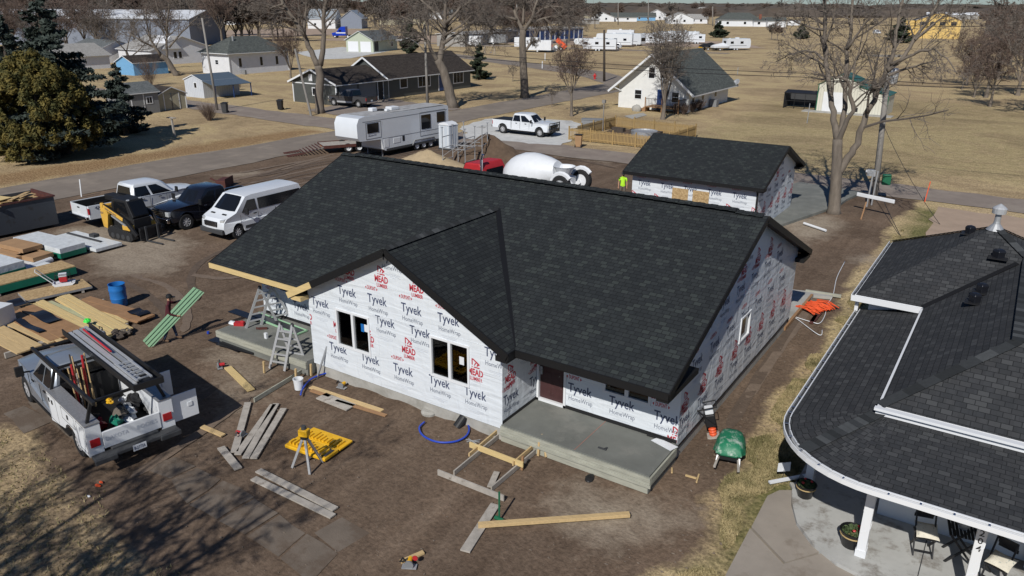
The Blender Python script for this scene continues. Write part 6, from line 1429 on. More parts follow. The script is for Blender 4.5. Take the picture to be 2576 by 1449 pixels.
MB().lo((-f_-.30,-w_/2+.02,.50),(-f_-.0,w_/2-.02,.60)).lo((-f_-.34,-w_/2-.0,.44),(-f_-.24,-.55,.58)).lo((-f_-.34,.55,.44),(-f_-.24,w_/2,.58)).lo((-f_-.1,-.6,.42),(-f_+.02,.6,.66)).build('rear_step_bumper',M['dkgrey'],ST,bevel=.02)
wpl=Wall([(0,.47),(.34,.47),(.34,.64),(0,.64)],(-f_-.35,.18),(0,-1),(-1,0),th=.01);wpl.text('8-2773A',.03,.51,.28,1,.01,h=.09);mb=MB();mb.v,mb.f,mb.m=wpl.mb.v,wpl.mb.f,wpl.mb.m;mb.build('licence_plate',[M['white'],M['ink']],ST)
for x0,ang in((-f_+.12,0),(xr+.5,.25)):
 sg=-side;MB().lo((x0,sg*(w_/2+.02),.6),(x0+.03,sg*(w_/2+.72),1.38)).box((x0-.012,sg*(w_/2+.5),1.0),(.02,.12,.12),0,0).build('open_box_door',M['white'],ST)
rk_=MB()
for sg in(-1,1):
 for x in(-f_+.15,bx-.15):rk_.bar((x,sg*(w_/2-.12),1.44),(x,sg*(w_/2-.3),1.98),.07,.07,up=(1,0,0))
 rk_.bar((-f_-.1,sg*(w_/2-.3),2.02),(xf-.9,sg*(w_/2-.3),2.02),.08,.09)
for x in(-f_+.1,bx-.15,xf-1.0):rk_.bar((x,-w_/2+.3,2.0),(x,w_/2-.3,2.0),.07,.06)
rk_.build('ladder_rack',M['black'],ST)
fs=-side
MB().lo((-f_-.25,fs*.12,2.06),(xf-.6,fs*.15,2.24)).lo((-f_-.25,fs*.86,2.06),(xf-.6,fs*.89,2.24)).lo((-f_-.25,fs*.15,2.07),(xf-.6,fs*.86,2.09)).lo((-f_-.28,fs*.12,2.06),(-f_-.25,fs*.89,2.24)).build('rack_tray',M['black'],ST)
def in_truck(o):
 o.matrix_world=Matrix.Translation(Vector(loc))@Matrix.Rotation(hd,4,'Z')@Matrix.Translation(o.location);return o
def TT(mb,name,m,label,cat,group=None,**k):
 o=mb.build(name,m,None,**k);o.location=loc;o.rotation_euler=(0,0,hd);return tag(o,label,cat,group)
for i,(y,c,w2)in enumerate(((.24,'alu',.09),(.42,'alu',.14),(.62,'galv',.12),(.76,'alu',.08))):
 TT(MB().lo((-f_-.1+.3*i,fs*(y-w2/2),2.10),(xf-.9+.1*i,fs*(y+w2/2),2.20-.02*i)),'scaffold_plank',M[c],'aluminium plank in the rack tray of the silver service truck','plank','planks in the truck rack')
TT(MB().tube([(-1.0,fs*.52,2.25),(1.2,fs*.56,2.25)],.03,6),'red_pole',M['red'],'long red pole lying in the truck rack tray','pole')
lad=MB()
for y in(.30,.66):lad.bar((-f_-.1,fs*y,2.25),(-f_+1.4,fs*y,2.25),.05,.04)
for k in range(6):lad.bar((-f_-.0+.25*k,fs*.3,2.25),(-f_-.0+.25*k,fs*.66,2.25),.035,.03)
TT(lad,'short_ladder',M['alu'],'short metal ladder section at the rear of the truck rack','ladder')
for i in range(13):
 r=random.Random(i+5);y=(.1+.045*i)*-fs*.8;x=bx-.3-r.random()*.4;c=('wood','wood','barkd','woodold','red','wood','black')[i%7]
 TT(MB().tube([(x,y,.74),(x-.15+r.random()*.2,y+r.uniform(-.06,.06),1.9+r.random()*.5)],.02 if c!='red' else.035,6),'long_tool',M[c],'long tool handle standing upright in the bed of the service truck','tool handle','tool handles standing in the truck bed')
clut=[('red',.28),('white',.3),('black',.35),('teal',.25),('orange',.2),('grey',.32),('dewalt',.16),('black',.3),('red',.2),('white',.26),('galv',.22),('khaki',.28),('white',.2),('black',.25)]
for i,(c,s_)in enumerate(clut):
 r=random.Random(i+40);x=-f_+.3+r.random()*1.7;y=r.uniform(-.6,.6)
 TT(MB().blob((x,y,.82+.1*(i%4)),(s_*.8,s_*.55,s_*.5),i,9,6,.38),'tool_bag',M[c],'%s bag or tool heaped in the open bed of the service truck'%({'dewalt':'yellow','galv':'pale grey','khaki':'brown','teal':'green'}.get(c,c)),'bag','bags and tools heaped in the truck bed')
def loader(loc,rz):
 t=E('track_loader','yellow and black compact track loader with pallet forks beside the black pickup','loader',loc,rz);k=M['black']
 for sg in(-1,1):
  prof=[(-.95,.12),(-.75,.0),(.65,.0),(.95,.15),(.9,.42),(-.45,.66),(-.85,.6),(-1.0,.4)];tr=shell(prof,.32,y0=sg*.68).build('track',M['tyre'],t,bevel=.04);mb=MB()
  for i in range(12):mb.lo((-.75+.135*i,sg*.68-.17,-.012),(-.70+.135*i,sg*.68+.17,.02))
  for i in range(11):u=i/10;mb.box((-.45+1.3*u,sg*.68,.665-.22*u),(.05,.34,.03),0,0,Matrix.Rotation(R(10),3,'Y'))
  mb.build('track_lug',M['dkgrey'],tr);
  for x in(-.6,-.2,.2,.6):MB().lathe([(.14,-.01),(.14,.01),(.04,.02)],(x,sg*.85,.2),'y',12).build('road_wheel',M['dkgrey'],t)
  MB().prism([(-1.25,sg*.84,.55),(-.95,sg*.84,.5),(-.75,sg*.84,1.25),(-.95,sg*.84,1.75),(-1.25,sg*.84,1.8),(-1.35,sg*.84,1.2)],(0,-sg*.14,0)).build('rear_guard',M['yellow'],t,bevel=.02)
  MB().bar((-1.05,sg*.8,1.68),(.45,sg*.8,1.12),.1,.2).bar((.45,sg*.8,1.15),(1.15,sg*.72,.35),.12,.18).build('lift_arm',k,t,bevel=.01)
  MB().bar((-1.0,sg*.862,1.66),(.42,sg*.862,1.14),.012,.19).build('arm_panel',M['yellow'],t);MB().bar((-.6,sg*.74,1.2),(.5,sg*.74,.75),.07,.07).build('hydraulic_ram',M['galv'],t)
 MB().lo((-1.1,-.5,.25),(.75,.5,1.1)).build('chassis',k,t,bevel=.04);MB().lo((.15,-.78,.55),(.72,.78,.80)).build('front_panel',M['yellow'],t,bevel=.03);MB().lo((-1.3,-.7,.6),(-1.0,.7,1.7)).build('rear_hood',M['yellow'],t,bevel=.06)
 c=MB();c.prism([(-.85,-.48,1.05),(.55,-.48,.95),(.72,-.48,1.2),(.35,-.48,2.02),(-.75,-.48,2.05),(-.9,-.48,1.7)],(0,.96,0));cb=c.build('cab',k,t,bevel=.04)
 MB().face([(.735,-.38,1.25),(.735,.38,1.25),(.40,.38,1.93),(.40,-.38,1.93)]).build('front_glass',M['glass'],cb)
 for sg in(-1,1):MB().prism([(-.7,sg*.49,1.2),(.4,sg*.49,1.2),(.2,sg*.49,1.9),(-.65,sg*.49,1.9)],(0,sg*.008,0)).build('side_glass',M['glass'],cb)
 f=MB();f.lo((1.2,-.62,.08),(1.28,.62,.75));f.lo((1.28,-.62,.62),(1.33,.62,.72));f.lo((1.28,-.62,.1),(1.33,.62,.18));f.build('fork_carriage',k,t)
 for y in(-.38,.3):MB().lo((1.33,y,.05),(1.38,y+.1,.8)).lo((1.38,y,.03),(2.5,y+.1,.07)).build('fork',M['dkgrey'],t)
 for y in(-.35,.35):MB().lo((.3,y-.07,1.95),(.36,y+.07,2.05)).build('work_light',M['lens'],t)
 lw=Wall([(0,0),(1.3,0),(1.3,.2),(0,.2)],(-.95,-.8785),(1,0),(0,-1),th=.002);lw.o.z=1.60;lw.tris(text_tris('NEW HOLLAND',.02),.15,-.07,.75,1,h=.085,sk=-.37);lw.text('C227',-.38,-.35,.24,2,.02,h=.09)
 for h_ in lw.clips:pass
 t2=MB();lw.clips=[[]];lw.mb=t2;lw.tris(text_tris('NEW HOLLAND',.02),.12,-.055,.8,0,h=.085,sk=-.37);lw.tris(text_tris('C227',.02),-.36,-.32,.26,0,h=.09);t2.build('lettering',M['ink'],t)
 return t
loader(Vector((-31.35,3.95,0)),R(5))
t=E('dumpster','grey open-top dumpster with red rim filled with wood scraps','dumpster',(-39.1,.2,0),R(-2));k=M['dkgrey'];g_=mat('scuffed_grey_steel',(.05,.058,.07),.5,.1,2,wear=(.03,.028,.028),ws=2)
dL,dW,dH=2.5,6.6,1.65
mb=MB();mb.lo((dL-.06,-3.8,.15),(dL,2.6,dH));mb.lo((0,2.54,.15),(dL-.06,2.6,dH));mb.lo((0,-3.8,.15),(.06,2.54,dH));mb.lo((.06,-3.8,.15),(dL-.06,2.54,.22));mb.build('bin',g_,t)
MB().lo((dL-.02,-3.85,dH),(dL+.06,2.66,dH+.08)).lo((-.02,2.56,dH),(dL-.02,2.66,dH+.08)).build('rim',M['dkred'],t);MB().lo((dL-.075,-3.8,.3),(dL-.062,2.5,dH)).lo((.07,2.52,.3),(dL-.08,2.535,dH)).build('inner_lining',M['dkred'],t)
for i in range(26):
 r=random.Random(i+100);T(MB().box((0,0,0),(r.uniform(.5,1.5),r.uniform(.2,.8),.02),0,0,Matrix.Rotation(r.uniform(-.16,.16),3,'X')@Matrix.Rotation(r.uniform(-.12,.12),3,'Y')),'wood_scrap',M['osb']if i%4 else M['woody'],'strand board and lumber scrap heaped inside the grey dumpster','scrap',(-39.1+.6+r.random()*1.4,-3.2+5.4*r.random(),1.5+.3*r.random()),r.uniform(0,3),'scraps in the dumpster')
T(MB().lo((.1,-3.7,.2),(2.4,2.5,1.42)),'scrap_fill',M['osb'],'packed lumber waste filling the grey dumpster','scrap',(-39.1,.2,0),R(-2))
lp,wp_=P(955,396),P(1060,379);hdg=heading(wp_,lp)
def rv5(label,loc,rz,L=10.6,side_=1,near=True):
 t=E('fifth_wheel_trailer',label,'camper trailer',loc,rz);w_,top,zb=2.45,3.35,.62;f_=L/2
 prof=[(-f_,zb),(f_-2.9,zb-.12),(f_-2.7,zb),(f_-2.45,1.45),(f_-.25,1.55),(f_-.02,1.8),(f_,2.8),(f_-.25,top-.1),(f_-.8,top),(-f_+.1,top-.06),(-f_,top-.2)]
 shell(prof,w_).build('body',M['carw'],t,bevel=.09,bang=40)
 MB().lo((-f_+.3,-w_/2+.12,top+.0),(f_-1.0,w_/2-.12,top+.012)).build('roof_membrane',mat('dirty_roof_membrane',(.34,.34,.34),.9,.3,1.5,wear=(.2,.2,.2),ws=2),t)
 for x,y,a,b,c in((.2,0,.9,.7,.28),(1.9,-.5,.55,.5,.3),(1.2,.4,.35,.3,.2)):MB().lo((x-a/2,y-b/2,top+.012),(x+a/2,y+b/2,top+c)).build('roof_unit',M['white'],t,bevel=.06)
 MB().cyl((1.15,-.35,top+.01),(1.15,-.35,top+.12),.28,n=14).build('roof_vent',M['black'],t)
 for sg in(-1,1):
  y=sg*w_/2
  def pan(x0,z0,x1,z1,nm,m,o=.02):return MB().lo((x0,y-.005*sg,z0),(x1,y+sg*o,z1)).build(nm,m,t,bevel=.012)
  for(x0,x1,z0,z1)in((f_-2.25,f_-1.05,2.05,2.78),(-f_+2.3,-f_+3.45,1.65,2.8),(-f_+.5,-f_+1.5,2.0,2.85)):pan(x0,z0,x1,z1,'window',M['glass'],.03)
  mb=MB()
  for(x0,x1,z0,z1)in((f_-2.5,f_-.9,1.62,2.85),(-f_+.4,-f_+3.6,1.1,3.0)):
   for a,b,c,d in((x0,x1,z0,z0+.03),(x0,x1,z1,z1+.03),(x0,x0+.03,z0,z1),(x1,x1+.03,z0,z1)):mb.lo((a,y,c),(b,y+sg*.018,d))
  mb.lo((-f_+.2,y,1.46),(f_-2.6,y+sg*.012,1.49));mb.lo((-f_+.2,y,2.95),(f_-.6,y+sg*.012,2.98));mb.build('trim_line',M['grey'],t)
  for(x0,x1,z0,z1)in((f_-3.3,f_-2.75,.75,1.42),(f_-4.6,f_-3.8,.95,1.35),(-f_+.7,-f_+1.25,1.15,1.5)):pan(x0,z0,x1,z1,'hatch',M['trim'],.02)
  pan(f_-5.1,1.0,f_-4.85,1.42,'hatch',M['black'],.02);MB().lo((-f_+.2,y-sg*.02,zb-.16),(f_-3,y+sg*.01,zb+.02)).build('skirt',M['dkgrey'],t)
  for i in range(3):wheel(t,-f_+2.3+.85*i,sg*(w_/2-.14),.37,.22,'steel')
  mb=MB();mb.tube([(-f_+1.75,y+sg*.01,.5),(-f_+1.95,y+sg*.03,.86),(-f_+4.35,y+sg*.03,.86),(-f_+4.6,y+sg*.01,.5)],.05,6);mb.build('fender',M['grey'],t)
 wlx=Wall([(0,0),(2,0),(2,1),(0,1)],(f_-1.05,w_/2+.004),(-1,0),(0,1),th=.001);wlx.clips=[[]];wlx.o.z=1.8;wlx.mb=MB();wlx.tris(text_tris('Mountain Aire',.01),.1,0,.85,0,h=.13,sk=.02)
 w2x=Wall([(0,0),(2,0),(2,1),(0,1)],(f_-2.0,-w_/2-.004),(1,0),(0,-1),th=.001);w2x.clips=[[]];w2x.o.z=1.8;w2x.mb=wlx.mb;w2x.tris(text_tris('Mountain Aire',.01),.1,0,.85,0,h=.13,sk=.02)
 wlx.mb.build('lettering',M['ink'],t)
 for y in(-.8,.8):MB().lo((f_-3.0,y-.05,0),(f_-2.9,y+.05,.7)).build('landing_leg',M['grey'],t)
 MB().lo((-f_+1.8,-.9,.3),(f_-3,.9,.6)).lo((f_-1.4,-.15,.9),(f_-1.1,.15,1.6)).build('chassis',M['black'],t)
 return t
nxv=Vector((-math.sin(hdg),math.cos(hdg),0));tocam=Vector((CX-wp_.x,CY-wp_.y,0));sd_=1 if nxv.dot(tocam)>0 else-1
c_=Vector((wp_.x,wp_.y,0))-nxv*sd_*1.15+Vector((math.cos(hdg),math.sin(hdg),0))*2.15;c_.z=0
rv5('old white fifth-wheel camper trailer parked behind the new house',Vector((-36.9,30.2,0)),R(-92))
t=E('portable_toilet','pale grey portable toilet beside the camper trailer','portable toilet',P(1128,374),heading(P(1128,374),P(1160,362))+R(-12))
MB().lo((-.56,-.56,.1),(.56,.56,2.0)).build('body',M['lens']if 0 else mat('pale_blue_grey_plastic',(.50,.55,.60),.5,.04,3),t,bevel=.04);MB().prism([(-.6,-.6,2.0),(.6,-.6,2.0),(.6,0,2.28),(-.6,0,2.28)][:2]+[(.6,-.3,2.22),(.6,.3,2.22),(.6,.6,2.0),(-.6,.6,2.0),(-.6,.3,2.22),(-.6,-.3,2.22)][:0]+[(.6,-.6,2.02),(-.6,-.6,2.02)],(0,1.2,0))if False else MB().prism([(.6,-.6,2.0),(.6,.6,2.0),(.6,.4,2.17),(.6,0,2.26),(.6,-.4,2.17)],(-1.2,0,0)).build('roof',M['white'],t,bevel=.02)
MB().lo((.56,-.36,.2),(.585,.36,1.9)).build('door',M['white'],t,bevel=.02);MB().lo((.585,-.2,.5),(.592,.2,1.75)).build('door_panel',M['grey'],t,bevel=.02)
mb=MB()
for y in(-.4,0,.4):mb.lo((-.575,y-.03,.2),(-.56,y+.03,1.95))
for x in(-.4,-.13,.13,.4):mb.lo((x-.02,-.572,.2),(x+.02,-.56,1.95));mb.lo((x-.02,.56,.2),(x+.02,.572,1.95))
mb.build('rib',M['white'],t);MB().lo((-.62,-.62,0),(.62,.62,.1)).build('skid_base',M['dkgrey'],t)
tp=P(845,380);t=E('flatbed_trailer','rusty flatbed equipment trailer with ramps left of the camper','trailer',(tp.x,tp.y,0),R(60));rs_=M['dkred']
MB().lo((-1.2,-1.1,.55),(4.2,1.1,.62)).build('deck',M['woodold'],t);MB().lo((-1.2,-1.15,.45),(4.3,-1.1,.68)).lo((-1.2,1.1,.45),(4.3,1.15,.68)).lo((4.2,-1.1,.45),(4.3,1.1,.68)).build('frame',rs_,t);mb=MB()
for i in range(7):mb.bar((-1.2-.25*i,-1.1,.6-.07*i),(-1.2-.25*i,1.1,.6-.07*i),.08,.05)
mb.build('dovetail',rs_,t)
for y in(-.8,.6):
 mb=MB()
 for i in range(7):mb.bar((-2.85-.2*i,y-.22,.14-.02*i),(-2.85-.2*i,y+.22,.14-.02*i),.06,.04)
 mb.bar((-2.8,y-.22,.15),(-4.1,y-.22,.03),.04,.06).bar((-2.8,y+.22,.15),(-4.1,y+.22,.03),.04,.06);mb.build('ramp',rs_,t)
MB().lo((-1.215,-.35,.5),(-1.205,.35,.56)).build('reflector',M['amber'],t)
for x in(.8,1.7):
 for y in(-1.0,1.0):wheel(t,x,y,.36,.22,'steel')
MB().bar((4.25,0,.5),(5.8,0,.5),.12,.12).build('drawbar',rs_,t)
for i,(px,py,rz)in enumerate(((1155,418,8),(1190,408,20))):
 t=E('scaffold',('nearer','farther')[i]+' white scaffold frame standing behind the ridge','scaffold',P(px,py),R(rz),'scaffold frames');mb=MB()
 for x in(-.95,.95):
  for y in(-.75,.75):mb.tube([(x,y,0),(x,y,2.9)],.035,6);mb.lo((x-.08,y-.08,2.9),(x+.08,y+.08,2.93))
  for z in(.5,1.4,2.2):mb.tube([(x,-.75,z),(x,.75,z)],.03,6)
 mb.build('frame',M['galv'],t);mb=MB()
 for y in(-.75,.75):mb.tube([(-.95,y,.8),(.95,y,2.1)],.02,5);mb.tube([(-.95,y,1.4),(.95,y,1.4)],.025,5)
 mb.build('brace',M['galv'],t)
ra,rb=P(1190,440),P(1402,470);mh=heading(rb,ra)
mc=PD(1330,462,P(1330,478));t=E('mixer_truck','concrete mixer truck with red cab and white drum behind the ridge','truck',(-16.7,18.5,0),R(176))
MB().lo((-3.8,-.5,.75),(4.9,.5,1.05)).build('chassis',M['black'],t)
cabm=MB();cabm.prism([(2.2,-1.05,.9),(2.2,-1.05,2.5),(2.45,-1.0,2.95),(3.5,-1.0,2.9),(3.9,-1.05,2.1),(4.3,-1.05,1.9),(5.6,-1.0,1.75),(5.7,-1.0,.9)],(0,2.1,0));cb=cabm.build('cab',M['red'],t,bevel=.08)
MB().lo((2.19,-.75,2.15),(2.18,.75,2.62)).build('rear_window',M['glass'],cb)
for sg in(-1,1):MB().lo((2.5,sg*1.05,2.1),(3.6,sg*1.062,2.65)).build('side_window',M['glass'],cb)
MB().prism([(3.62,-.9,2.85),(3.97,-.9,2.15),(3.97,.9,2.15),(3.62,.9,2.85)],(.02,0,.01)).build('windscreen',M['glass'],cb);MB().tube([(2.35,1.0,1),(2.35,1.0,3.2),(2.25,1.0,3.5)],.09,10).build('exhaust_stack',M['chrome'],t)
dr=MB();dr.lathe([(.4,0),(.8,.25),(1.1,.8),(1.2,1.5),(1.14,2.1),(.85,2.9),(.55,3.5)],axis='z',n=14);d_=dr.build('drum',M['white'],t,smooth=30);d_.location=(1.2,0,2.25);d_.rotation_euler=(0,R(-78),0)
MB().lo((-2.9,-.7,1.0),(-2.2,.7,2.7)).build('rear_pedestal',M['white'],t,bevel=.03);hp=MB().lathe([(.25,0),(.55,.5),(.6,.55),(.5,.5),(.2,.05)],(-2.6,0,2.75),n=16).build('charge_hopper',M['white'],t);MB().prism([(-2.9,-.25,2.4),(-2.9,.25,2.4),(-3.4,.2,2.0),(-3.4,-.2,2.0)],(0,0,.08)).build('chute',M['white'],t)
mb=MB()
for sg in(-1,1):mb.tube([(-2.5,sg*1.0,1.0),(-2.5,sg*1.0,2.2),(-2.9,sg*1.0,2.2),(-2.9,sg*1.0,1.0)],.03,6);mb.bar((-2.3,sg*.55,1.9),(-3.1,sg*.8,2.4),.14,.2)
mb.build('tag_axle_arm',M['white'],t)
for sg in(-1,1):
 wheel(t,4.4,sg*1.0,.52,.3,'steel')
 for x in(-2.3,-.95):wheel(t,x,sg*.95,.52,.5,'steel')
 w3_=wheel(t,-3.1,sg*1.0,.56,.34,'steel','tag_wheel');w3_.location.z=2.45;MB().tube([(-3.1+.66*math.cos(R(a)),sg*1.0,2.45+.66*math.sin(R(a)))for a in range(20,150,20)],.13,6).build('mudguard',M['white'],t)
def camper(name,label,p,rz,L=8.5,h=3.0,kd='box',stripes=True,wn=3,group='campers stored in the field',m='carw'):
 t=E(name,label,'camper',p,rz,group);w_=2.5;f_=L/2;zb=.55
 if kd=='fifth':prof=[(-f_,zb),(f_-2.6,zb),(f_-2.3,1.5),(f_-.2,1.7),(f_,2.4),(f_-.3,h-.1),(f_-.9,h),(-f_,h-.1)]
 elif kd=='motor':prof=[(-f_,zb-.1),(f_-.15,zb-.1),(f_,1.0),(f_-.02,2.3),(f_-.25,h),(-f_,h)]
 else:prof=[(-f_,zb),(f_-.3,zb),(f_,1.0),(f_,h-.7),(f_-.35,h),(-f_,h-.05)]
 shell(prof,w_).build('body',M[m],t,bevel=.06,bang=40)
 for sg in(-1,1):
  y=sg*w_/2
  for i in range(wn):x=-f_+L*(.15+.7*i/max(1,wn-.3));MB().lo((x,y-sg*.01,1.7),(x+.9,y+sg*.02,2.3)).build('window',M['glass'],t)
  if stripes:MB().lo((-f_+.3,y-sg*.01,1.15),(f_-1.2,y+sg*.012,1.27)).build('stripe',M['grey'],t)
  for x in(-.9,-.05)if kd!='motor' else(-f_+2,f_-1.5):wheel(t,x-.3 if kd!='motor' else x,sg*(w_/2-.15),.36,.22,'steel')
 MB().lo((-f_-.015,-.7,1.6),(-f_+.01,.5,2.4)).build('rear_window',M['glass'],t);MB().lo((-.4,-.35,h-.02),(.5,.35,h+.28)).lo((-f_+1.2,-.2,h-.02),(-f_+1.6,.2,h+.12)).build('roof_unit',M['white'],t)
 if kd=='motor':MB().lo((f_-.05,-1.05,1.3),(f_+.01,1.05,2.3)).build('windscreen',M['glass'],t)
 return t
for(x,y,L,h,kd,wn,rz,lb)in((1497,128,11,3.1,'fifth',3,200,'long white fifth-wheel camper nearest the orange tilted trailer'),(1545,117,10.5,3.6,'fifth',3,196,'tall white fifth-wheel camper with grey swoosh, second in the field row'),(1586,114,9,3.4,'motor',2,-10,'white motor home with big windscreen right of the tall fifth-wheel'),(1560,104,9,3.6,'motor',2,198,'white motor home roof showing behind the first campers'),(1645,112,8,3.2,'box',2,200,'white camper half hidden by the bare tree before the steep house'),(1688,108,9,3.5,'fifth',3,200,'white camper behind the steep house ridge'),(1722,106,9,3.4,'fifth',3,200,'white camper right of the steep house ridge tree'),(1745,110,6.5,2.9,'box',1,205,'pale grey enclosed trailer at the right end of the camper row')):
 camper('camper_trailer' if kd!='motor' else 'motor_home',lb,P(x,y),R(rz),L,h,kd,wn=wn)
camper('camper_trailer','short white camper with grey rear window right of two boats',P(1851,126),R(50),7.2,3.0,'box',wn=2)
camper('camper_trailer','white camper near the far field house left of the bare tree',P(1996,66),R(10),7,3.2,'box',wn=1,m='white')
for i,(x,y,s_,lb)in enumerate(((1350,131,1.2,'white enclosed cargo trailer left of the orange trailer'),(1325,122,1,'second pale cargo trailer behind the white one'),(1195,117,1.1,'white tank trailer by the swing set'),(1240,112,1.3,'grey trailer left of the elm'))):
 t=E('cargo_trailer',lb,'trailer',P(x,y),R(200));L=6.5*s_ if i!=2 else 4;MB().lo((-L/2,-1.15,.5),(L/2,1.15,2.9)).build('body',M['white' if i!=3 else 'grey'],t,bevel=.05);MB().lo((-L/2-.02,-.9,.6),(-L/2+.01,.9,2.5)).build('rear_door',M['carw'],t)
 MB().lo((-.5,1.14,.7),(.3,1.17,2.3)).build('side_door',M['trim'],t)
 for sg in(-1,1):wheel(t,-.4,sg*1.0,.36,.2,'steel')
 MB().bar((L/2,0,.5),(L/2+1.3,0,.5),.12,.1).build('drawbar',M['black'],t)
t=E('dump_trailer','orange trailer bed tilted up behind a heap of junk','trailer',P(1412,126),R(205));MB().box((0,0,1.7),(3.2,2.2,1.1),0,0,Matrix.Rotation(R(-40),3,'Y')).build('bed',M['orange'],t);MB().lo((-1.5,-1,.35),(2.6,1,.55)).build('frame',M['black'],t);MB().box((-1.4,0,1.9),(.08,2.2,1.6)).build('tailgate',M['black'],t)
for sg in(-1,1):wheel(t,0,sg*1.1,.38,.22,'steel')
for i in range(9):
 r=random.Random(i);T(MB().blob((0,0,.3),(r.uniform(.5,1.1),.6,r.uniform(.4,.8)),i,8,5,.45),'junk_heap',M[('dkred','grey','barkd','white','black')[i%5]],'junk and scrap heaped between the white cargo trailer and the orange bed','junk',P(1363+i*4.5,129-i%3),0,'junk by the orange trailer')
for i,(x,y,c,lb)in enumerate(((1783,126,'cark','boat with black cover and yellow trim on a trailer'),(1813,127,'carw','boat under a pale cover between the black-covered boat and camper'))):
 t=E('covered_boat',lb,'boat',P(x,y),R(50));mb=MB();mb.prism([(-2.6,-1.0,.7),(1.4,-1.0,.7),(3.0,0,.9),(1.4,1.0,.7),(-2.6,1.0,.7)],(0,0,.45));mb.build('hull',M['cark' if i==0 else 'white'],t,bevel=.05)
 mb=MB();mb.add([(-2.5,-1,1.16),(1.4,-1,1.16),(3,0,1.2),(1.4,1,1.16),(-2.5,1,1.16),(-2.3,0,1.5),(.6,0,2.0)],[(0,1,6,5),(1,2,6),(2,3,6),(3,4,5,6),(4,0,5)]);mb.build('cover',M['white' if i else 'black'],t)
 if i==0:MB().lo((-2.65,-.95,.6),(-2.6,.95,.85)).build('trim',M['dewalt'],t)
 MB().lo((-2.4,-.6,.3),(2.8,.6,.45)).build('boat_trailer',M['black'],t)
 for sg in(-1,1):wheel(t,-.8,sg*.9,.32,.2,'steel')
def car(label,p,rz,m='carw',cat='car',L=4.6,name='parked_car'):
 t=E(name,label,cat,p,rz);w_=1.85;f_=L/2;r=.34;xf,xr=f_-.9,-f_+.95
 prof=[(-f_,.5),(xr-.42,.4)]+[q for q in arc_pts(xr,.36,.42,170,10,6)]+[(xf-.42,.38)]+[q for q in arc_pts(xf,.36,.42,170,10,6)]+[(f_,.5),(f_-.02,.85),(f_-.3,.98),(.9,1.08),(-f_+.1,1.1),(-f_,.9)]
 shell(prof,w_).build('body',M[m],t,bevel=.06);cab(t,-f_+.15,1.0,-f_+.5,.15,w_-.08,w_-.4,1.02,1.7,M[m],[(.05,.45),(.5,.96,.3)])
 for sg in(-1,1):
  for x in(xf,xr):wheel(t,x,sg*(w_/2-.12),r,.2)
 return t
car('white car standing alone in the field left of the dark evergreen',P(2205,86),R(-60),'carw')
t=car('covered car under a silver sheet between the campers',P(1542,124),R(200),'alu')
t=E('semi_tractor','bright blue truck tractor with white stripe in front of the barns','truck',P(860,95),R(205));bm=mat('bright_blue_paint',(.01,.045,.42),.25,coat=.6)
MB().prism([(-3.2,-1.2,.9),(2.9,-1.2,.6),(3.2,-1.2,1.6),(1.4,-1.2,1.95),(.6,-1.2,3.0),(-.4,-1.2,3.75),(-1.9,-1.2,3.8),(-1.9,-1.2,1.0)],(0,2.4,0)).build('cab',bm,t,bevel=.1);MB().lo((-1.88,-1.215,1.5),(1.6,1.215,1.85)).build('stripe',M['white'],t)
MB().prism([(1.40,-1.0,2.02),(.66,-1.0,2.9),(.66,1.0,2.9),(1.40,1.0,2.02)],(.03,0,.03)).build('windscreen',M['glass'],t)
for sg in(-1,1):MB().lo((-.4,sg*1.2,2.05),(.5,sg*1.215,2.6)).build('side_window',M['glass'],t)
for x in(2.1,-2.6,-3.8):
 for sg in(-1,1):wheel(t,x,sg*1.05,.52,.3,'steel')
MB().lo((-4.6,-.5,.7),(0,.5,1.0)).build('chassis',M['black'],t)
T(MB().lo((-.5,-.9,0),(.5,.9,.8)).lo((.5,-.95,0),(.6,.95,1.0)).bar((-.5,-.5,.6),(-1.4,-.2,.9),.15,.15),'grapple_bucket',M['dkred'],'dark red loader bucket standing behind the black pickup','bucket',P(565,468),R(30),bevel=.02).scale=(.6,.7,.6)
def plank(p,q,w_,th,m,label,z=0,group='boards lying on the dirt',name='board',cat='board',z2=None):
 a,b=P(*p),P(*q);a.z=z+th/2+.012;b.z=(z if z2 is None else z2)+th/2+.012
 o=Vector((a.x,a.y,0));mb=MB().bar(a-o,b-o,w_,th);return T(mb,name,M[m],label,cat,o,0,group,bevel=.003)
boards=[((624,1015),(590,1140),.2,'woodold','grey-brown board left of the circular saw in the board fan'),((688,1020),(598,1146),.19,'woodold','second weathered board of the fan by the saw'),((695,1018),(618,1155),.19,'woodold','third weathered board of the fan by the saw'),((714,1030),(638,1156),.19,'woodold','rightmost weathered board of the fan by the saw'),((556,1128),(600,1182),.2,'woodold','short board crossing the lower end of the fan'),((508,1075),(562,1098),.16,'wood','short pale board alone right of the service truck'),((650,1186),(844,1284),.19,'woodold','upper one of two long parallel grey planks'),((638,1206),(838,1302),.19,'woodold','lower one of two long parallel grey planks'),((573,926),(632,984),.24,'woody','bright yellow board with a red saw at its end'),((782,976),(962,1036),.17,'wood','long new board under the wing windows'),((845,1010),(972,1048),.12,'woodbr','thin stained board beside the long new one'),((808,998),(884,1028),.42,'woodold','short wide grey panel on the boards by the wing wall'),((783,984),(830,1000),.14,'woodbr','short brown board end by the blue hose'),((1246,1272),(1170,1390),.24,'woodold','wide grey plank lying under the long stained board'),((1250,1190),(1233,1228),.16,'woodold','short grey board inside the walkway forms'),((1724,1198),(1752,1206),.05,'wood','thin pointed stake on the dirt by the slab corner'),((1758,1196),(1752,1216),.04,'wood','second thin stake on the dirt by the slab corner'),((1690,1180),(1690,1192),.04,'wood','tiny stake beside the right porch slab edge'),((300,1150),(560,1140),.0,'wood','')]
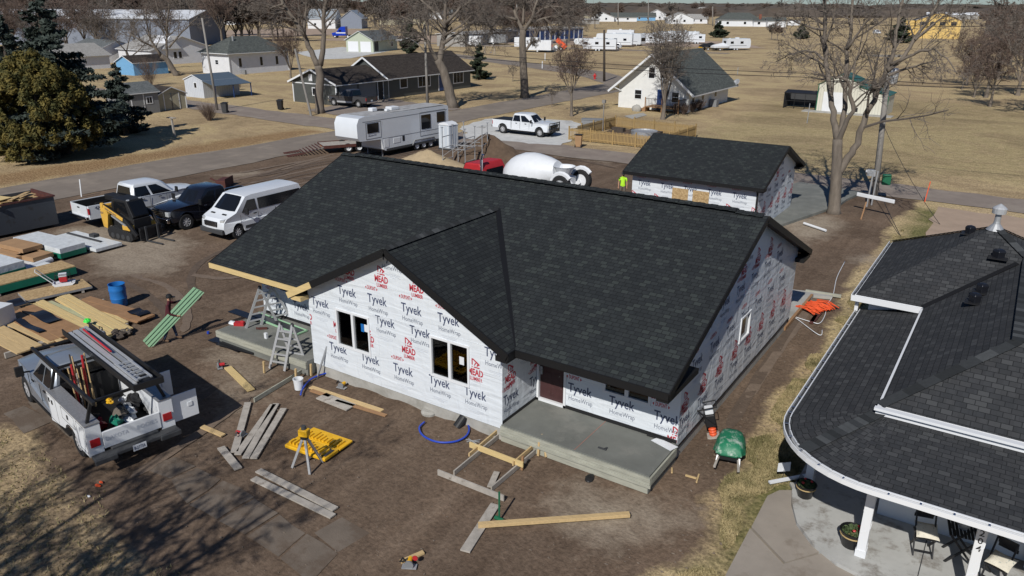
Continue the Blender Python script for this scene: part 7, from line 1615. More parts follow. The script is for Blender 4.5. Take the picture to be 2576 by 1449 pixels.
for p,q,w_,m,lb in boards:
 if w_:plank(p,q,w_,.04,m,lb)
plank((1203,1330),(1583,1303),.13,.09,'wood','long stained beam lying across the grey plank',.045,name='beam',cat='beam')
plank((2025,566),(2045,572),.1,.08,'conc','short grey pipe on the ground behind the garage',name='pipe',cat='pipe')if 0 else T(MB().tube([(0,0,.08),(1.6,-.1,.08)],.07,8),'pipe',M['white'],'pale plastic pipe lying between the two new buildings','pipe',P(2022,565),heading(P(2022,565),P(2064,578)))
def form(p,q,m,label,h=.14,z=.0,two=None):
 a,b=P(*p),P(*q);o=Vector((a.x,a.y,0));mb=MB().bar(Vector((0,0,z+h/2)),Vector((b.x-a.x,b.y-a.y,z+h/2)),.04,h)
 return T(mb,'form_board',M[m],label,'form board',o,0,'form boards of the walkways')
form((1262,1096),(1142,1196),'woodold','long grey form board left of the front walkway',.14);form((1262,1090),(1180,1160),'wood','new form board standing on the left walkway form',.10,.14)
form((1348,1140),(1236,1236),'woodold','long grey form board right of the front walkway',.14);form((1352,1128),(1290,1182),'wood','new form board standing on the right walkway form',.12,.12)
form((1102,1196),(1268,1262),'woodold','stained board closing the near end of the walkway forms',.16,.02);form((1182,1134),(1316,1186),'woody','bright yellow board laid across the walkway forms',.16,.12)
form((640,1012),(742,950),'concform','grey form board running from the bucket to the wing corner',.14);form((735,954),(790,920),'concform','grey form board meeting the wing corner',.14)
for i,(x,y,lb)in enumerate(((665,938,'stake at the left ladder foot'),(745,957,'stake beside the white bucket'),(783,945,'leaning stake by the wing corner'),(718,905,'stake between the ladder legs'),(1354,1146,'stake at the far end of the right walkway form'),(1313,1182,'stake near the yellow cross board'),(1247,1083,'stake by the blue hose'))):
 T(MB().bar((0,0,0),(.02,.01,.42),.05,.06,up=(1,0,0)),'stake',M['wood' if i!=5 else 'woodbr'],'short wooden '+lb,'stake',P(x,y))
T(MB().bar((0,0,.02),(-.3,.25,.5),.04,.08),'brace_board',M['wood'],'short board bracing the right walkway form','board',P(1373,1152))
def pile(p,q,n,w_,th,m,label,z0=.1,layers=1,spread=.18,seed=0,ends=.3,name='lumber_pile'):
 a,b=P(*p),P(*q);o=Vector((a.x,a.y,0));d=(b-a);L=d.length;d.normalize();nrm=Vector((-d.y,d.x,0));r=random.Random(seed)
 for k in range(layers):
  for i in range(n):
   off=(i-(n-1)/2)*(w_+.012)+r.uniform(-1,1)*.01;s,e=r.uniform(0,ends),L-r.uniform(0,ends);sk=r.uniform(-.5,.5)*spread
   mm=m[r.randrange(len(m))]if isinstance(m,list)else m;pa,pb=d*s+nrm*(off-sk/2),d*e+nrm*(off+sk/2);z=z0+th*(k+.5)+.004*i
   mb=MB().bar(pa+Vector((0,0,z)),pb+Vector((0,0,z)),w_,th-.003)
   T(mb,'lumber_board',M[mm],label,'board',o,0,label,bevel=.003)
 for s in(.15,.85):T(MB().bar(d*L*s-nrm*(n*w_/2+.2)+Vector((0,0,z0/2)),d*L*s+nrm*(n*w_/2+.2)+Vector((0,0,z0/2)),.09,z0-.004),'sleeper',M['woodold'],'sleeper under the '+label,'sleeper',o,0,'sleepers under the lumber')
pile((150,755),(318,845),4,.14,.04,'woody','bright yellow studs in the upper pile right of the strand board',.12,2,.4,1)
pile((205,768),(325,824),2,.14,.04,'woody','loose yellow studs right of the upper pile',.12,1,.5,2)
pile((112,770),(300,852),3,.18,.04,'woodg','greenish treated boards beside the yellow studs',.12,1,.2,3)
pile((82,774),(265,866),5,.15,.04,'woody','yellow boards of the wide middle pile',.10,3,.2,4)
pile((45,792),(180,862),4,.3,.05,'woodbr','brown fibre boards left of the yellow pile',.1,3,.1,5)
pile((205,762),(372,812),2,.38,.04,'woodbr','brown panels ending beside the blue barrel',.1,2,.15,6,.15)
pile((22,820),(150,875),2,.22,.05,'wood','tan boards with a dark strip near the service truck hood',.18,1,.1,7)
pile((-30,838),(80,895),2,.42,.05,'wood','wide tan drilled panel at the left edge by the truck hood',.2,1,.05,8,.05)
for i,(x,y,z,a,b,lb)in enumerate(((118,816,.28,1.5,.5,'dark blue-black sheet on the brown fibre boards'),(50,782,.30,.9,.5,'black sheet over the upper end of the brown boards'),(78,838,.25,1.9,.25,'long dark strip on the tan boards'),(352,800,.21,.8,.5,'black wrapped end of the brown panels near the blue barrel'))):
 g=P(x,y);hd_=heading(P(45,792),P(180,862));mb=MB();n=8
 vs=[(a*(k/n-.5),s_*b/2,.035*math.sin(k*.8+i)*(1))for k in range(n+1)for s_ in(-1,1)];mb.add(vs,[(2*k,2*k+2,2*k+3,2*k+1)for k in range(n)]);mb.add([(v[0],v[1],v[2]-.012)for v in vs],[(2*k+1,2*k+3,2*k+2,2*k)for k in range(n)])
 T(mb,'dark_sheet',M['metalb'],lb,'sheet',(g.x,g.y,z+.05),hd_)
def pack(c,rz,L,W,h,m,label,z=.1,name='sheet_stack',cat='stack',sides=None,bev=.01):
 g=P(*c);t=E(name,label,cat,(g.x,g.y,0),rz);MB().lo((-L/2,-W/2,z),(L/2,W/2,z+h)).build('top' if sides else 'pack',M[m],t,bevel=bev)
 if sides:MB().lo((-L/2-.008,-W/2-.008,z-.002),(L/2+.008,W/2+.008,z+h*(.86 if m=='osb' else.5))).build('side_wrap',M[sides],t)
 for x in(-L*.35,L*.35):MB().lo((x-.05,-W/2,0),(x+.05,W/2,z-.004)).build('skid',M['woodold'],t)
 return t
h1=heading(P(0,735),P(180,690));
pack((66,716),h1+R(2),3.7,1.25,.36,'osb','stack of strand board sheets with green painted edges',.12,sides='teal')
pack((142,740),h1-R(8),2.44,1.22,.1,'osb','low stack of strand board sheets carrying the plate compactor',.12,sides='galv')
wm=mat('crinkled_white_wrap',(.62,.65,.66),.4,.15,4,bump=.8,bs=5,wear=(.2,.3,.27),ws=3,wt=.62);M['wrapw']=wm
hp_=heading(P(80,612),P(230,650))
pack((128,632),hp_,3.8,1.25,.48,'wrapw','white and green wrapped timber pack with sagging plastic top',.1,sides='teal',name='wrapped_pack',cat='pack')
pack((218,615),hp_-R(2),3.9,1.35,.16,'wrapw','long flat bundle of white trim boards under plastic',.1,name='wrapped_pack',cat='pack');g=P(218,612)
T(MB().bar((-1.6,0,.30),(1.3,0,.30),.12,.05),'dark_rail',M['dkgrey'],'dark rail lying on the white trim bundle','rail',(g.x,g.y,0),hp_-R(2));T(MB().lo((-.2,-.15,.27),(.2,.15,.42)),'roofing_box',M['dkgrey'],'small grey box on the white trim bundle','box',P(240,608),hp_)
pack((-8,690),hp_,2.6,1.2,.6,'wrapw','second white and green wrapped pack cut by the left edge',.1,sides='teal',name='wrapped_pack',cat='pack')
pack((40,668),hp_,3.6,1.3,.14,'wrapw','flat white wrapped bundle under the brown cartons',.08,name='wrapped_pack',cat='pack')
for i,(x,y,z,L,W)in enumerate(((40,652,.24,2.3,1.1),(55,646,.46,2.1,.95),(92,660,.24,1.2,1.0))):pack((x,y),hp_+R(2*i),L,W,.2,'card',('wide lower','wide upper','short right')[i]+' brown carton on the flat white bundle',z,name='carton',cat='carton')
T(MB().tube([(-1.0,0,.16),(1.1,0,.16)],.14,12),'plastic_roll',M['white'],'white roll of plastic in front of the brown cartons','roll',P(80,680),heading(P(60,685),P(115,665)))
T(MB().lo((-.3,-.45,0),(.3,.45,.9)),'wrapped_block',M['white'],'white wrapped block with dark printing at the left edge','block',P(4,828),R(20),bevel=.02)
t=E('plate_compactor','white and red plate compactor on the low strand board stack','compactor',P(165,728)+Vector((0,0,.23)),R(60))
MB().prism([(-.35,-.25,0),(.3,-.25,0),(.42,-.25,.1),(-.42,-.25,.1)],(0,.5,0)).build('plate',M['white'],t);MB().lo((-.15,-.14,.14),(.15,.14,.36)).build('engine',M['red'],t,bevel=.03);MB().lo((-.16,-.16,.37),(.16,.16,.48)).build('fuel_tank',M['white'],t,bevel=.03)
mb=MB();mb.tube([(-.3,-.2,.1),(-.28,-.2,.5),(.25,-.2,.5),(.3,-.2,.1)],.015,5).tube([(-.3,.2,.1),(-.28,.2,.5),(.25,.2,.5),(.3,.2,.1)],.015,5);mb.build('roll_frame',M['black'],t);MB().tube([(-.35,-.18,.1),(-.95,-.18,.75),(-.95,.18,.75),(-.35,.18,.1)],.02,6).build('handle',M['white'],t)
t=E('plastic_barrel','open blue plastic barrel on the dirt','barrel',P(302,768));o=MB().lathe([(.27,0),(.29,.03),(.30,.3),(.315,.34),(.30,.38),(.31,.65),(.325,.7),(.31,.74),(.30,.9),(.315,.92),(.29,.92),(.28,.86),(.27,.1),(.01,.08)],n=26).build('drum',M['blue'],t,smooth=40)
t=E('bucket','white plastic bucket by the form board','bucket',P(752,978));MB().lathe([(.13,0),(.15,.32),(.165,.33),(.165,.36),(.14,.36),(.125,.05),(.01,.04)],n=18).build('pail',M['white'],t,smooth=40);MB().tube([(.15*math.cos(a),.15*math.sin(a)*.3+.02,.33-.08*math.sin(a))for a in[i*.314 for i in range(11)]],.005,4).build('bail',M['galv'],t)
t=E('garden_sprayer','dark metal sprayer can behind the truck rack','sprayer',P(262,868));MB().lathe([(.12,0),(.13,.05),(.13,.45),(.1,.52),(.03,.55),(.03,.62)],n=14).build('tank',M['galv'],t,smooth=40);MB().tube([(-.1,0,.6),(-.1,0,.7),(.1,0,.7),(.1,0,.6)],.015,6).build('handle',M['black'],t)
T(MB().blob((0,0,.12),(.16,.13,.12),1,10,6,.15,flat=True),'green_helmet',mat('bright_green_plastic',(.05,.7,.08),.4),'bright green hard hat on the yellow boards','helmet',P(224,830)+Vector((0,0,.22)))
T(MB().blob((0,0,.1),(.35,.25,.16),4,10,6,.35),'debris_bag',M['barkd'],'dark crumpled bag right of the sprayer can','bag',P(300,848));T(MB().blob((0,0,.1),(.25,.2,.14),7,10,6,.35),'debris_bag',M['khaki'],'brown crumpled bag beside the dark one','bag',P(318,842))
for i,(x,y,lb)in enumerate(((572,868,'lower black metal panel on the ground before the left porch'),(590,872,'middle black metal panel on the ground before the left porch'),(600,880,'upper black metal panel on the ground before the left porch'))):
 T(MB().lo((-.85,-.2,0),(.85,.2,.03)),'metal_sheet',M['metalb'],lb,'sheet',P(x,y)+Vector((0,0,.02+.035*i)),heading(P(540,855),P(625,888))+R(4*i),'black metal panels',bevel=.006)
for i,(p,q,z)in enumerate((((584,782),(655,806),.56),((640,792),(760,838),.54))):
 a,b=P(*p,z),P(*q,z);T(MB().bar((0,0,.02),b-a+Vector((0,0,.02)),.36,.03),'metal_sheet',M['metalb'],('black sheet at the outer corner of the left porch','long black trough-like sheet lying along the left porch')[i],'sheet',a,0,'black metal panels')
 if i==1:
  d=(b-a).normalized();n_=Vector((-d.y,d.x,0));T(MB().bar(n_*.2+Vector((0,0,.03)),b-a+n_*.2+Vector((0,0,.03)),.05,.05).bar(n_*-.2+Vector((0,0,.03)),b-a-n_*.2+Vector((0,0,.03)),.05,.05).bar(b-a+n_*.22+Vector((0,0,.03)),b-a-n_*.22+Vector((0,0,.03)),.05,.05),'green_trim',M['ltgreen'],'pale green trim strips framing the long black sheet on the porch','trim strips',a)
T(MB().lo((-.18,-.1,0),(.18,.1,.12)).blob((.1,0,.12),(.1,.08,.06),2,8,5,.2),'tool_case',M['red'],'small red tool on the left porch corner','tool',P(603,818,.52),R(30));T(MB().blob((0,0,.05),(.22,.12,.06),5,10,5,.2),'plastic_bag',M['white'],'crumpled white and pink bag beside the red tool','bag',P(586,815,.52))
T(MB().lo((-.06,-.04,0),(.06,.04,.2)),'white_bottle',M['white'],'white bottle standing on the left porch','bottle',P(670,851,.52));T(MB().lo((-.15,-.05,0),(.15,.05,.06)).cyl((-.15,0,.03),(-.24,0,.05),.04,n=8),'power_drill',M['dkred'],'small dark red drill on the left porch','drill',P(662,828,.52),R(40))
T(MB().lathe([(.05,0),(.05,.08),(.01,.08)],n=10),'tape_roll',M['hose'],'small blue roll on the dirt right of the worker','roll',P(524,839))
def ladder(name,label,a,b,w_,n,m='alu',par=None,wt=None,rw=.03):
 a,b=Vector(a),Vector(b);d=b-a;s=Vector((-d.y,d.x,0));s=s.normalized()if s.length>.01 else Vector((1,0,0))
 return a,b,s
def multi_ladder(label,feetL,feetR,top,hz,w_=.5,n=6,width_dir=None):
 "A-frame: two sections meeting at the top"
 o=(feetL+feetR)/2;t=E('folding_ladder',label,'ladder',(o.x,o.y,o.z));up=Vector((top.x-o.x,top.y-o.y,hz));dx=(feetR-feetL);dx.z=0;s=Vector((-dx.y,dx.x,0)).normalized()if width_dir is None else Vector((*width_dir,0)).normalized()
 for f,nm in((feetL-o,'front_section'),(feetR-o,'rear_section')):
  mb=MB()
  for sg in(-1,1):mb.bar(f+s*sg*(w_/2+.06),up+s*sg*w_/2,.035,.085,up=s)
  c=mb.build(nm,M['alu'],t);mb=MB()
  for i in range(1,n):k=i/n;mb.bar(f.lerp(up,k)-s*w_/2,f.lerp(up,k)+s*w_/2,.035,.05)
  mb.build('rungs',M['alu'],c)
 mb=MB()
 for sg in(-1,1):mb.lathe([(.07,-.02),(.07,.02)],tuple(up+s*sg*w_/2),'y',12)
 mb.build('hinge',M['dkgrey'],t);return t
A1,A2=P(688,925),P(745,940);tp_=PD(720,815,(P(715,930)))
multi_ladder('nearer aluminium folding ladder straddling beside the left porch',P(697,930),P(757,925),tp_,tp_.z,.46,6,width_dir=(1,.25))
q0,q1=P(638,822,.52),P(715,806,.52);mm_=(q0+q1)/2;tz=PD(668,720,mm_).z-.52;tt=PD(668,720,mm_)
multi_ladder('farther aluminium folding ladder standing on the left porch',q0,q1,tt,tz,.42,6,width_dir=(.4,1))
T(MB().bar((0,0,0),(.32,.28,1.15),.05,.05,up=(1,0,0)),'metal_prop',M['galv'],'grey metal prop leaning at the wing corner','prop',P(797,952))
T(MB().bar((0,0,0),(0,0,1.0),.05,.05,up=(1,0,0)).box((0,.05,.1),(.12,.2,.15)),'metal_stand',M['black'],'thin black stand against the wing wall','stand',P(822,930))
def hose(pxs,label,r=.028,z=.05,m='hose',name='hose'):
 pts=[P(*q)for q in pxs];o=Vector((pts[0].x,pts[0].y,0));out=[]
 for i in range(len(pts)-1):
  p0,p1,p2,p3=pts[max(0,i-1)],pts[i],pts[i+1],pts[min(len(pts)-1,i+2)]
  for k in range(5):
   u=k/5;q=.5*((2*p1)+(-p0+p2)*u+(2*p0-5*p1+4*p2-p3)*u*u+(-p0+3*p1-3*p2+p3)*u**3);out.append(q-o+Vector((0,0,z)))
 out.append(pts[-1]-o+Vector((0,0,z)));return T(MB().tube(out,r,7),name,M[m],label,'hose',o,smooth=True)
hose([(757,1000),(762,985),(780,962),(810,948),(845,941),(865,941),(885,953),(896,968)],'bright blue hose arching beside the wing wall',z=.09)
hose([(1122,1038),(1150,1042),(1168,1058),(1180,1080),(1174,1100),(1150,1114),(1115,1118),(1085,1112),(1062,1098),(1055,1080),(1068,1066)],'bright blue hose curled in a ring before the wing wall',z=.06)
hose([(2068,862-30),(2060,845),(2005,805),(1985,795),(2040,812),(2062,815),(2075,795),(2080,770),(2095,745),(2105,700),(2125,660)],'thin white cord running through the grass to the orange heap',r=.015,z=.04,m='white',name='cord')
T(MB().lathe([(.24,-.05),(.25,.05),(.2,.12),(.01,.12)],n=20),'footing_cap',M['conc'],'round concrete footing form against the wing wall','footing',P(1080,1038),bevel=.01)
T(MB().lathe([(.14,0),(.14,.38),(.01,.38)],n=16),'black_pipe',M['black'],'short black drain pipe leaning on the wing wall','pipe',P(1150,1075)).rotation_euler=(R(-38),R(20),0)
T(MB().bar((0,0,0),(.4,.1,0),.02,.02).bar((.1,-.1,.01),(.35,.2,.01),.02,.02).bar((.05,.05,.02),(.4,-.05,.02),.02,.02),'wire_stake_heap',M['galv'],'small heap of wire stakes right of the blue ring','heap',P(1172,1108)+Vector((0,0,.03)))
def saw(loc,rz,label,m='red'):
 t=E('circular_saw',label,'power saw',loc,rz);MB().lo((-.16,-.08,.01),(.16,.08,.03)).build('base_plate',M['galv'],t);MB().lathe([(.1,-.02),(.1,.02),(.02,.03)],(.0,-.05,.1),'y',16).build('blade_guard',M['grey'],t);MB().cyl((0,-.02,.11),(0,.16,.11),.055,n=12).build('motor',M[m],t);MB().tube([(-.08,.02,.14),(-.14,.02,.22),(-.2,.02,.12)],.025,7).build('handle',M['black'],t);return t
saw(P(1030,1427),R(30),'circular saw with red disc lying alone at the bottom of the lot','dewalt');T(MB().lathe([(.06,-.01),(.06,.01),(.01,.01)],(0,0,.2),'y',14),'red_disc',M['red'],'small red disc on the bottom circular saw','disc',P(1045,1423),R(25))
T(MB().bar((-.28,0,.03),(.28,0,.03),.1,.05),'wood_offcut',M['wood'],'short offcut beside the bottom circular saw','offcut',P(1037,1404),heading(P(1025,1410),P(1058,1396)))
saw(P(553,925),R(-30),'red saw at the end of the yellow board','red');saw(P(608,1098),R(100),'red saw lying in the fan of grey boards','red');saw(P(860,976),R(10),'yellow saw on the dirt under the wing window','dewalt')
T(MB().tube([(0,0,0),(0,0,.8)],.025,7).cyl((-.12,0,.05),(.12,0,.05),.05,n=8),'green_post',M['green'],'green steel ground rod driver standing by the walkway form','tool',P(1256,1310))
T(MB().blob((0,0,.01),(.12,.2,.05),2,10,5,.1),'oval_stone',M['black'],'black oval object on the dirt before the porch slab','object',P(1484,1203),R(10))
tb=P(775,1185);t=E('laser_level','yellow laser level on a silver tripod','laser level',(tb.x,tb.y,0),R(20));top_=1.05
for a,q in((P(735,1176)-tb,'alu'),(P(782,1190)-tb+Vector((.02,-.05,0)),'alu'),(P(812,1162)-tb,'alu')):
 v=Matrix.Rotation(R(-20),3,'Z')@Vector((a.x,a.y,0));MB().bar(v,(v.x*.1,v.y*.1,top_*.95),.045,.06,up=(1,0,0)).build('tripod_leg',M['alu'],t)
MB().lo((-.08,-.08,top_*.93),(.08,.08,top_)).build('head',M['black'],t);MB().lo((-.13,-.10,top_),(.13,.10,top_+.2)).build('instrument',M['dewalt'],t,bevel=.03);MB().lathe([(.07,top_+.2),(.06,top_+.29),(.01,top_+.3)],n=12).build('lens',M['dkgrey'],t)
t=E('open_case','open bright yellow tool case on the dirt behind the laser level','case',P(803,1122),heading(P(760,1120),P(830,1145)));t.scale=(1.5,1.35,1.5)
MB().lo((-.48,-.42,.02),(.48,-.01,.09)).lo((-.48,.01,.02),(.48,.42,.07)).build('shell',M['dewalt'],t,bevel=.02);mb=MB()
for i in range(10):r=random.Random(i);mb.lo((-.42+.085*i,-.35,.091),(-.38+.085*i,-.05-r.random()*.2,.12+r.random()*.03));mb.lo((-.4+.085*i,.06,.071),(-.36+.085*i,.3-r.random()*.15,.1))
mb.build('inner_moulding',M['dewalt'],t);MB().lo((.3,-.36,.092),(.45,-.1,.1)).build('socket',M['dkgrey'],t)
t=E('tamping_rammer','black and orange tamping rammer leaning at the right wall corner','rammer',P(1795,1098),R(25));t.rotation_euler=(0,R(-14),R(25))
MB().lo((-.17,-.14,0),(.17,.14,.05)).build('shoe',M['woodold'],t);MB().lathe([(.09,.05),(.11,.1),(.085,.14),(.11,.18),(.085,.22),(.11,.26),(.085,.3),(.1,.36)],n=14).build('bellows',M['orange'],t);MB().lo((-.16,-.13,.36),(.14,.13,.75)).build('engine',M['black'],t,bevel=.04);MB().lo((-.12,-.12,.76),(.12,.12,.95)).build('tank',M['white'],t,bevel=.03)
MB().tube([(.1,-.18,.5),(-.3,-.2,.98),(-.3,.2,.98),(.1,.18,.5)],.02,6).tube([(-.3,-.2,.98),(.22,-.2,1.02),(.22,.2,1.02),(-.3,.2,.98)],.02,6).build('handle_frame',M['black'],t)
wbp=P(1834,1150);t=E('wheelbarrow','upturned green wheelbarrow on the grass edge','wheelbarrow',(wbp.x,wbp.y,0),heading(P(1828,1185),P(1842,1110)))
mb=MB();prof=[(.10,.22),(.33,.30),(.4,.44),(.36,.5)]
tray=[[(-.50,.30),(.42,.36),(.62,.24),(.62,-.24),(.42,-.36),(-.50,-.30)]];lv=[(1.0,.36),(.97,.42),(.72,.62),(.45,.66)]
o_=[]
for k,z in lv:
 ring=[(-.5*k,.33*k),(-.3*k,.38*k),(.2*k,.39*k),(.5*k,.33*k),(.62*k,.15*k),(.62*k,-.15*k),(.5*k,-.33*k),(.2*k,-.39*k),(-.3*k,-.38*k),(-.5*k,-.33*k),(-.55*k,-.1*k),(-.55*k,.1*k)];o_.append([(x,y,z)for x,y in ring])
for r_i in o_:mb.v+=r_i
for k in range(3):
 for i in range(12):j=(i+1)%12;mb.f.append([k*12+i,k*12+j,(k+1)*12+j,(k+1)*12+i]);mb.m.append(0)
mb.f.append([36+i for i in range(12)]);mb.m.append(0);gm=mat('green_barrow_with_cement',(.015,.17,.085),.5,.1,3,wear=(.36,.44,.38),ws=3,wt=.5);mb.build('tray',gm,t,smooth=45)
MB().tube([(.56,.32,.36),(-.3,.40,.35),(-.55,.2,.36),(-.55,-.2,.36),(-.3,-.40,.35),(.56,-.32,.36)],.02,6).build('rim',M['green'],t)
for sg in(-1,1):MB().bar((-.95,sg*.30,.22),(.5,sg*.12,.3),.045,.045).bar((-.95,sg*.30,.22),(-.7,sg*.27,.24),.06,.06,0).build('handle',M['woodold'],t);MB().bar((-.45,sg*.28,.28),(-.62,sg*.3,.02),.04,.04,up=(0,1,0)).build('leg',M['galv'],t)
MB().lo((-.5,-.25,.2),(-.3,.25,.34)).build('undercarriage',M['black'],t)
w_x=D.objects.new('wheel',wheel_meshes(.19,.09,'steel')[0]);COL.objects.link(w_x);w_x.parent=t;w_x.location=(.72,0,.22)
og=P(2052,778);mb=MB();rr=random.Random(3);pts=[]
for i in range(46):
 y=rr.uniform(-.8,.8);pts.append([(-.55+rr.uniform(-.12,.1),y+rr.uniform(-.1,.1),.06+rr.random()*.16),(0,y+rr.uniform(-.12,.12),.16+rr.random()*.14),(.55+rr.uniform(-.1,.12),y+rr.uniform(-.1,.1),.06+rr.random()*.14)])
for p in pts:mb.tube(p,.035,5)
T(mb,'orange_hose_coil',M['orange'],'heap of bright orange tubing by the rear corner of the new house','hose',(og.x,og.y,.03),heading(P(2020,790),P(2085,770))+R(90)).scale=(.8,.85,.55)
kind(MB().prism([(x,y,.10)for x,y in pp((1988,733),(2096,744),(2092,752),(2046,748),(1990,812),(1975,812))],(0,0,-.12)).build('rear_stoop_paving',M['conc']))
plank((2042,748),(1972,832),.10,.14,'woodbr','brown form board at the rear stoop',name='form_board',cat='form board',group='form boards of the walkways');plank((2062,788),(2042,812),.2,.05,'dkred','red-brown plank under the orange tubing');plank((2052,795),(2040,815),.14,.05,'dkred','second red-brown plank under the orange tubing')
T(MB().bar((-.7,0,.1),(.7,0,.1),.09,.12),'form_board',M['concform'],'pale form board at the far edge of the rear stoop','form board',P(2070,744),heading(P(2045,740),P(2097,748)),'form boards of the walkways')
T(MB().lo((-.35,-.06,0),(.35,.06,.05)),'black_box',M['black'],'black boxed tool at the right corner of the porch slab','tool',P(1660,1103,.52),heading(P(1570,1075),P(1690,1110)));T(MB().prism([(-.35,-.12,0),(.3,-.2,0),(.35,.1,0),(-.3,.12,0)],(0,0,.01)),'paper_sheet',M['white'],'white sheet under the black tool on the porch slab','sheet',P(1672,1116,.53),R(-10))
T(MB().bar((-.12,0,.02),(.12,.0,.02),.05,.03).bar((.05,0,.03),(.1,.1,.03),.03,.03),'hand_square',M['dkgrey'],'small dark square tool on the porch slab','tool',P(1515,1130,.52))
def heap(loc,rx,ry,h,m,label,seed,name='heap'):
 mb=MB();n,k=26,9;r=random.Random(seed);mb.v.append((0,0,h))
 for i in range(1,k+1):
  for j in range(n):a=6.283*j/n;t_=i/k;q=1+.12*math.sin(a*3+seed)+r.uniform(-.05,.05);mb.v.append((rx*t_*q*math.cos(a),ry*t_*q*math.sin(a),h*(1-t_)**1.15*(1+r.uniform(-.12,.12))-(.05 if i==k else 0)))
 for j in range(n):mb.f.append([0,1+j,1+(j+1)%n]);mb.m.append(0)
 for i in range(k-1):
  for j in range(n):mb.f.append([1+i*n+j,1+(i+1)*n+j,1+(i+1)*n+(j+1)%n,1+i*n+(j+1)%n]);mb.m.append(0)
 return T(mb,name,M[m],label,'heap',loc,smooth=True)
heap(P(1075,412),3.2,2.4,1.1,'sand','pale sand heap behind the ridge of the new house',1,'sand_heap');heap(P(1228,402),4.6,2.6,2.0,'dirtpile','dark dirt heap between the scaffold and the mixer',2,'dirt_heap');heap(P(1330,408),3.5,1.6,.7,'dirtpile','low tail of the dark dirt heap',3,'dirt_heap')
T(MB().blob((0,0,.05),(.5,.35,.25),5,10,6,.4),'concrete_rubble',M['conc'],'broken concrete lump by the workers','rubble',(-13.3,24.6,0));T(MB().blob((0,0,.05),(.4,.3,.2),6,10,6,.4),'concrete_rubble',M['conc'],'second broken concrete lump behind the ridge','rubble',(-12.6,25.4,0))
def bin_(loc,m,label,rz=0):
 t=E('wheeled_bin',label,'bin',loc,rz);MB().add([(-.24,-.26,.05),(.24,-.26,.05),(.24,.24,.05),(-.24,.24,.05),(-.3,-.34,1.0),(.3,-.34,1.0),(.3,.32,1.0),(-.3,.32,1.0)],[(3,2,1,0),(4,5,6,7),(0,1,5,4),(1,2,6,5),(2,3,7,6),(3,0,4,7)]).build('body',M[m],t,bevel=.03);MB().prism([(-.33,-.38,1.01),(.33,-.38,1.01),(.33,.4,1.08),(-.33,.4,1.08)],(0,0,.06)).build('lid',M['black'],t,bevel=.02)
 for x in(-.25,.25):MB().lathe([(.12,-.03),(.12,.03)],(0,0,0),'x',12).build('wheel',M['black'],t).location=(x,.28,.12)
bin_(P(1455,370),'card','brown wheeled bin with black lid by the picket fence',R(200));bin_(P(706,276),'black','black wheeled bin on the verge before the dark ranch house',R(30));bin_(P(567,284),'dkgrey','dark wheeled bin beside the leaning street pole',R(30))
t=E('fire_hydrant','red fire hydrant on the far verge of the street','hydrant',P(1496,199));MB().lathe([(.22,0),(.22,.06),(.15,.08),(.15,.65),(.19,.68),(.16,.8),(.06,.9),(.03,.95)],n=14).build('barrel',M['pinkdirt'],t,smooth=35);MB().cyl((-.3,0,.5),(.3,0,.5),.09,n=10).cyl((0,0,.5),(0,-.26,.5),.1,n=10).build('outlet',M['pinkdirt'],t)
t=E('bird_table','wooden post with flat board on the lawn by the junipers','bird table',P(440,344));MB().bar((0,0,0),(-.12,0,1.65),.14,.14,up=(1,0,0)).build('post',M['woodold'],t);MB().box((-.12,0,1.68),(1.0,.35,.06)).build('board',M['woodold'],t)
for i,(x,y,h,lb)in enumerate(((783,291,6.9,'leaning wooden stub pole beside the V-shaped tree'),(238+644,110,1.8,''),(1000,0,0,''),(905,357,2,''),(1270+0,0,0,''),(1000,0,0,''))):
 if lb:T(MB().tube([(0,0,-.1),(-1.1,0,h)],.13,8),'stub_pole',M['pole'],lb,'pole',P(x,y),R(34))
for i,(x,y,lb)in enumerate(((237,0,''),(870,355,'thin dark rod by the road left of the camper'),(869,490,''),(1364,172,'white marker post in the field, left one'),(1443,165,''),(2135+0,0,''))):
 if lb:T(MB().tube([(0,0,0),(0,0,1.3)],.03 if i==1 else.09,6),'marker_post',M['barkd' if i==1 else 'white'],lb,'post',P(x,y))
for i,(x,y,lb)in enumerate(((871-0,152,''),(1371,152,'white post in the field right of the young tree'),(1451,158,'white post in the field left of the steep house'),(2555,175,''),(2634-80,172,''))):
 if lb:T(MB().tube([(0,0,0),(0,0,1.5)],.1,6),'field_post',M['white'],lb,'post',P(x,y))
T(MB().bar((0,0,0),(.1,.02,1.1),.09,.02,up=(0,1,0)),'lath_stake',M['white'],'white lath stake beside the dumpster','stake',P(205,495),R(10));T(MB().bar((0,0,0),(.1,0,1.3),.05,.02,up=(0,1,0)),'orange_stake',M['orange'],'thin orange stake at the edge of the rear lane','stake',P(2326,508))
for i,(x,y)in enumerate(((2050,310),(2157,285))):T(MB().tube([(0,0,0),(.03,0,2.0)],.04,6),'clothes_pole',M['galv'],('left','right')[i]+' thin steel pole in the yard before the ribbed shed','pole',P(x-(20 if i==0 else 0),y))
t=E('swing_set','small swing frame beside the white tank trailer','swing',P(1232,138),R(20));MB().tube([(-1.2,-.8,0),(-1.2,0,2),(-1.2,.8,0)],.05,6).tube([(1.2,-.8,0),(1.2,0,2),(1.2,.8,0)],.05,6).tube([(-1.2,0,2),(1.2,0,2)],.05,6).build('frame',M['woodold'],t);MB().box((.3,0,.6),(.4,.2,.05)).build('seat',M['blue'],t)
def tp2(bx,by,tx,ty,r0=.16,r1=.11,h=None):
 b_=P(bx,by);t_=PD(tx,ty,b_);return b_,t_
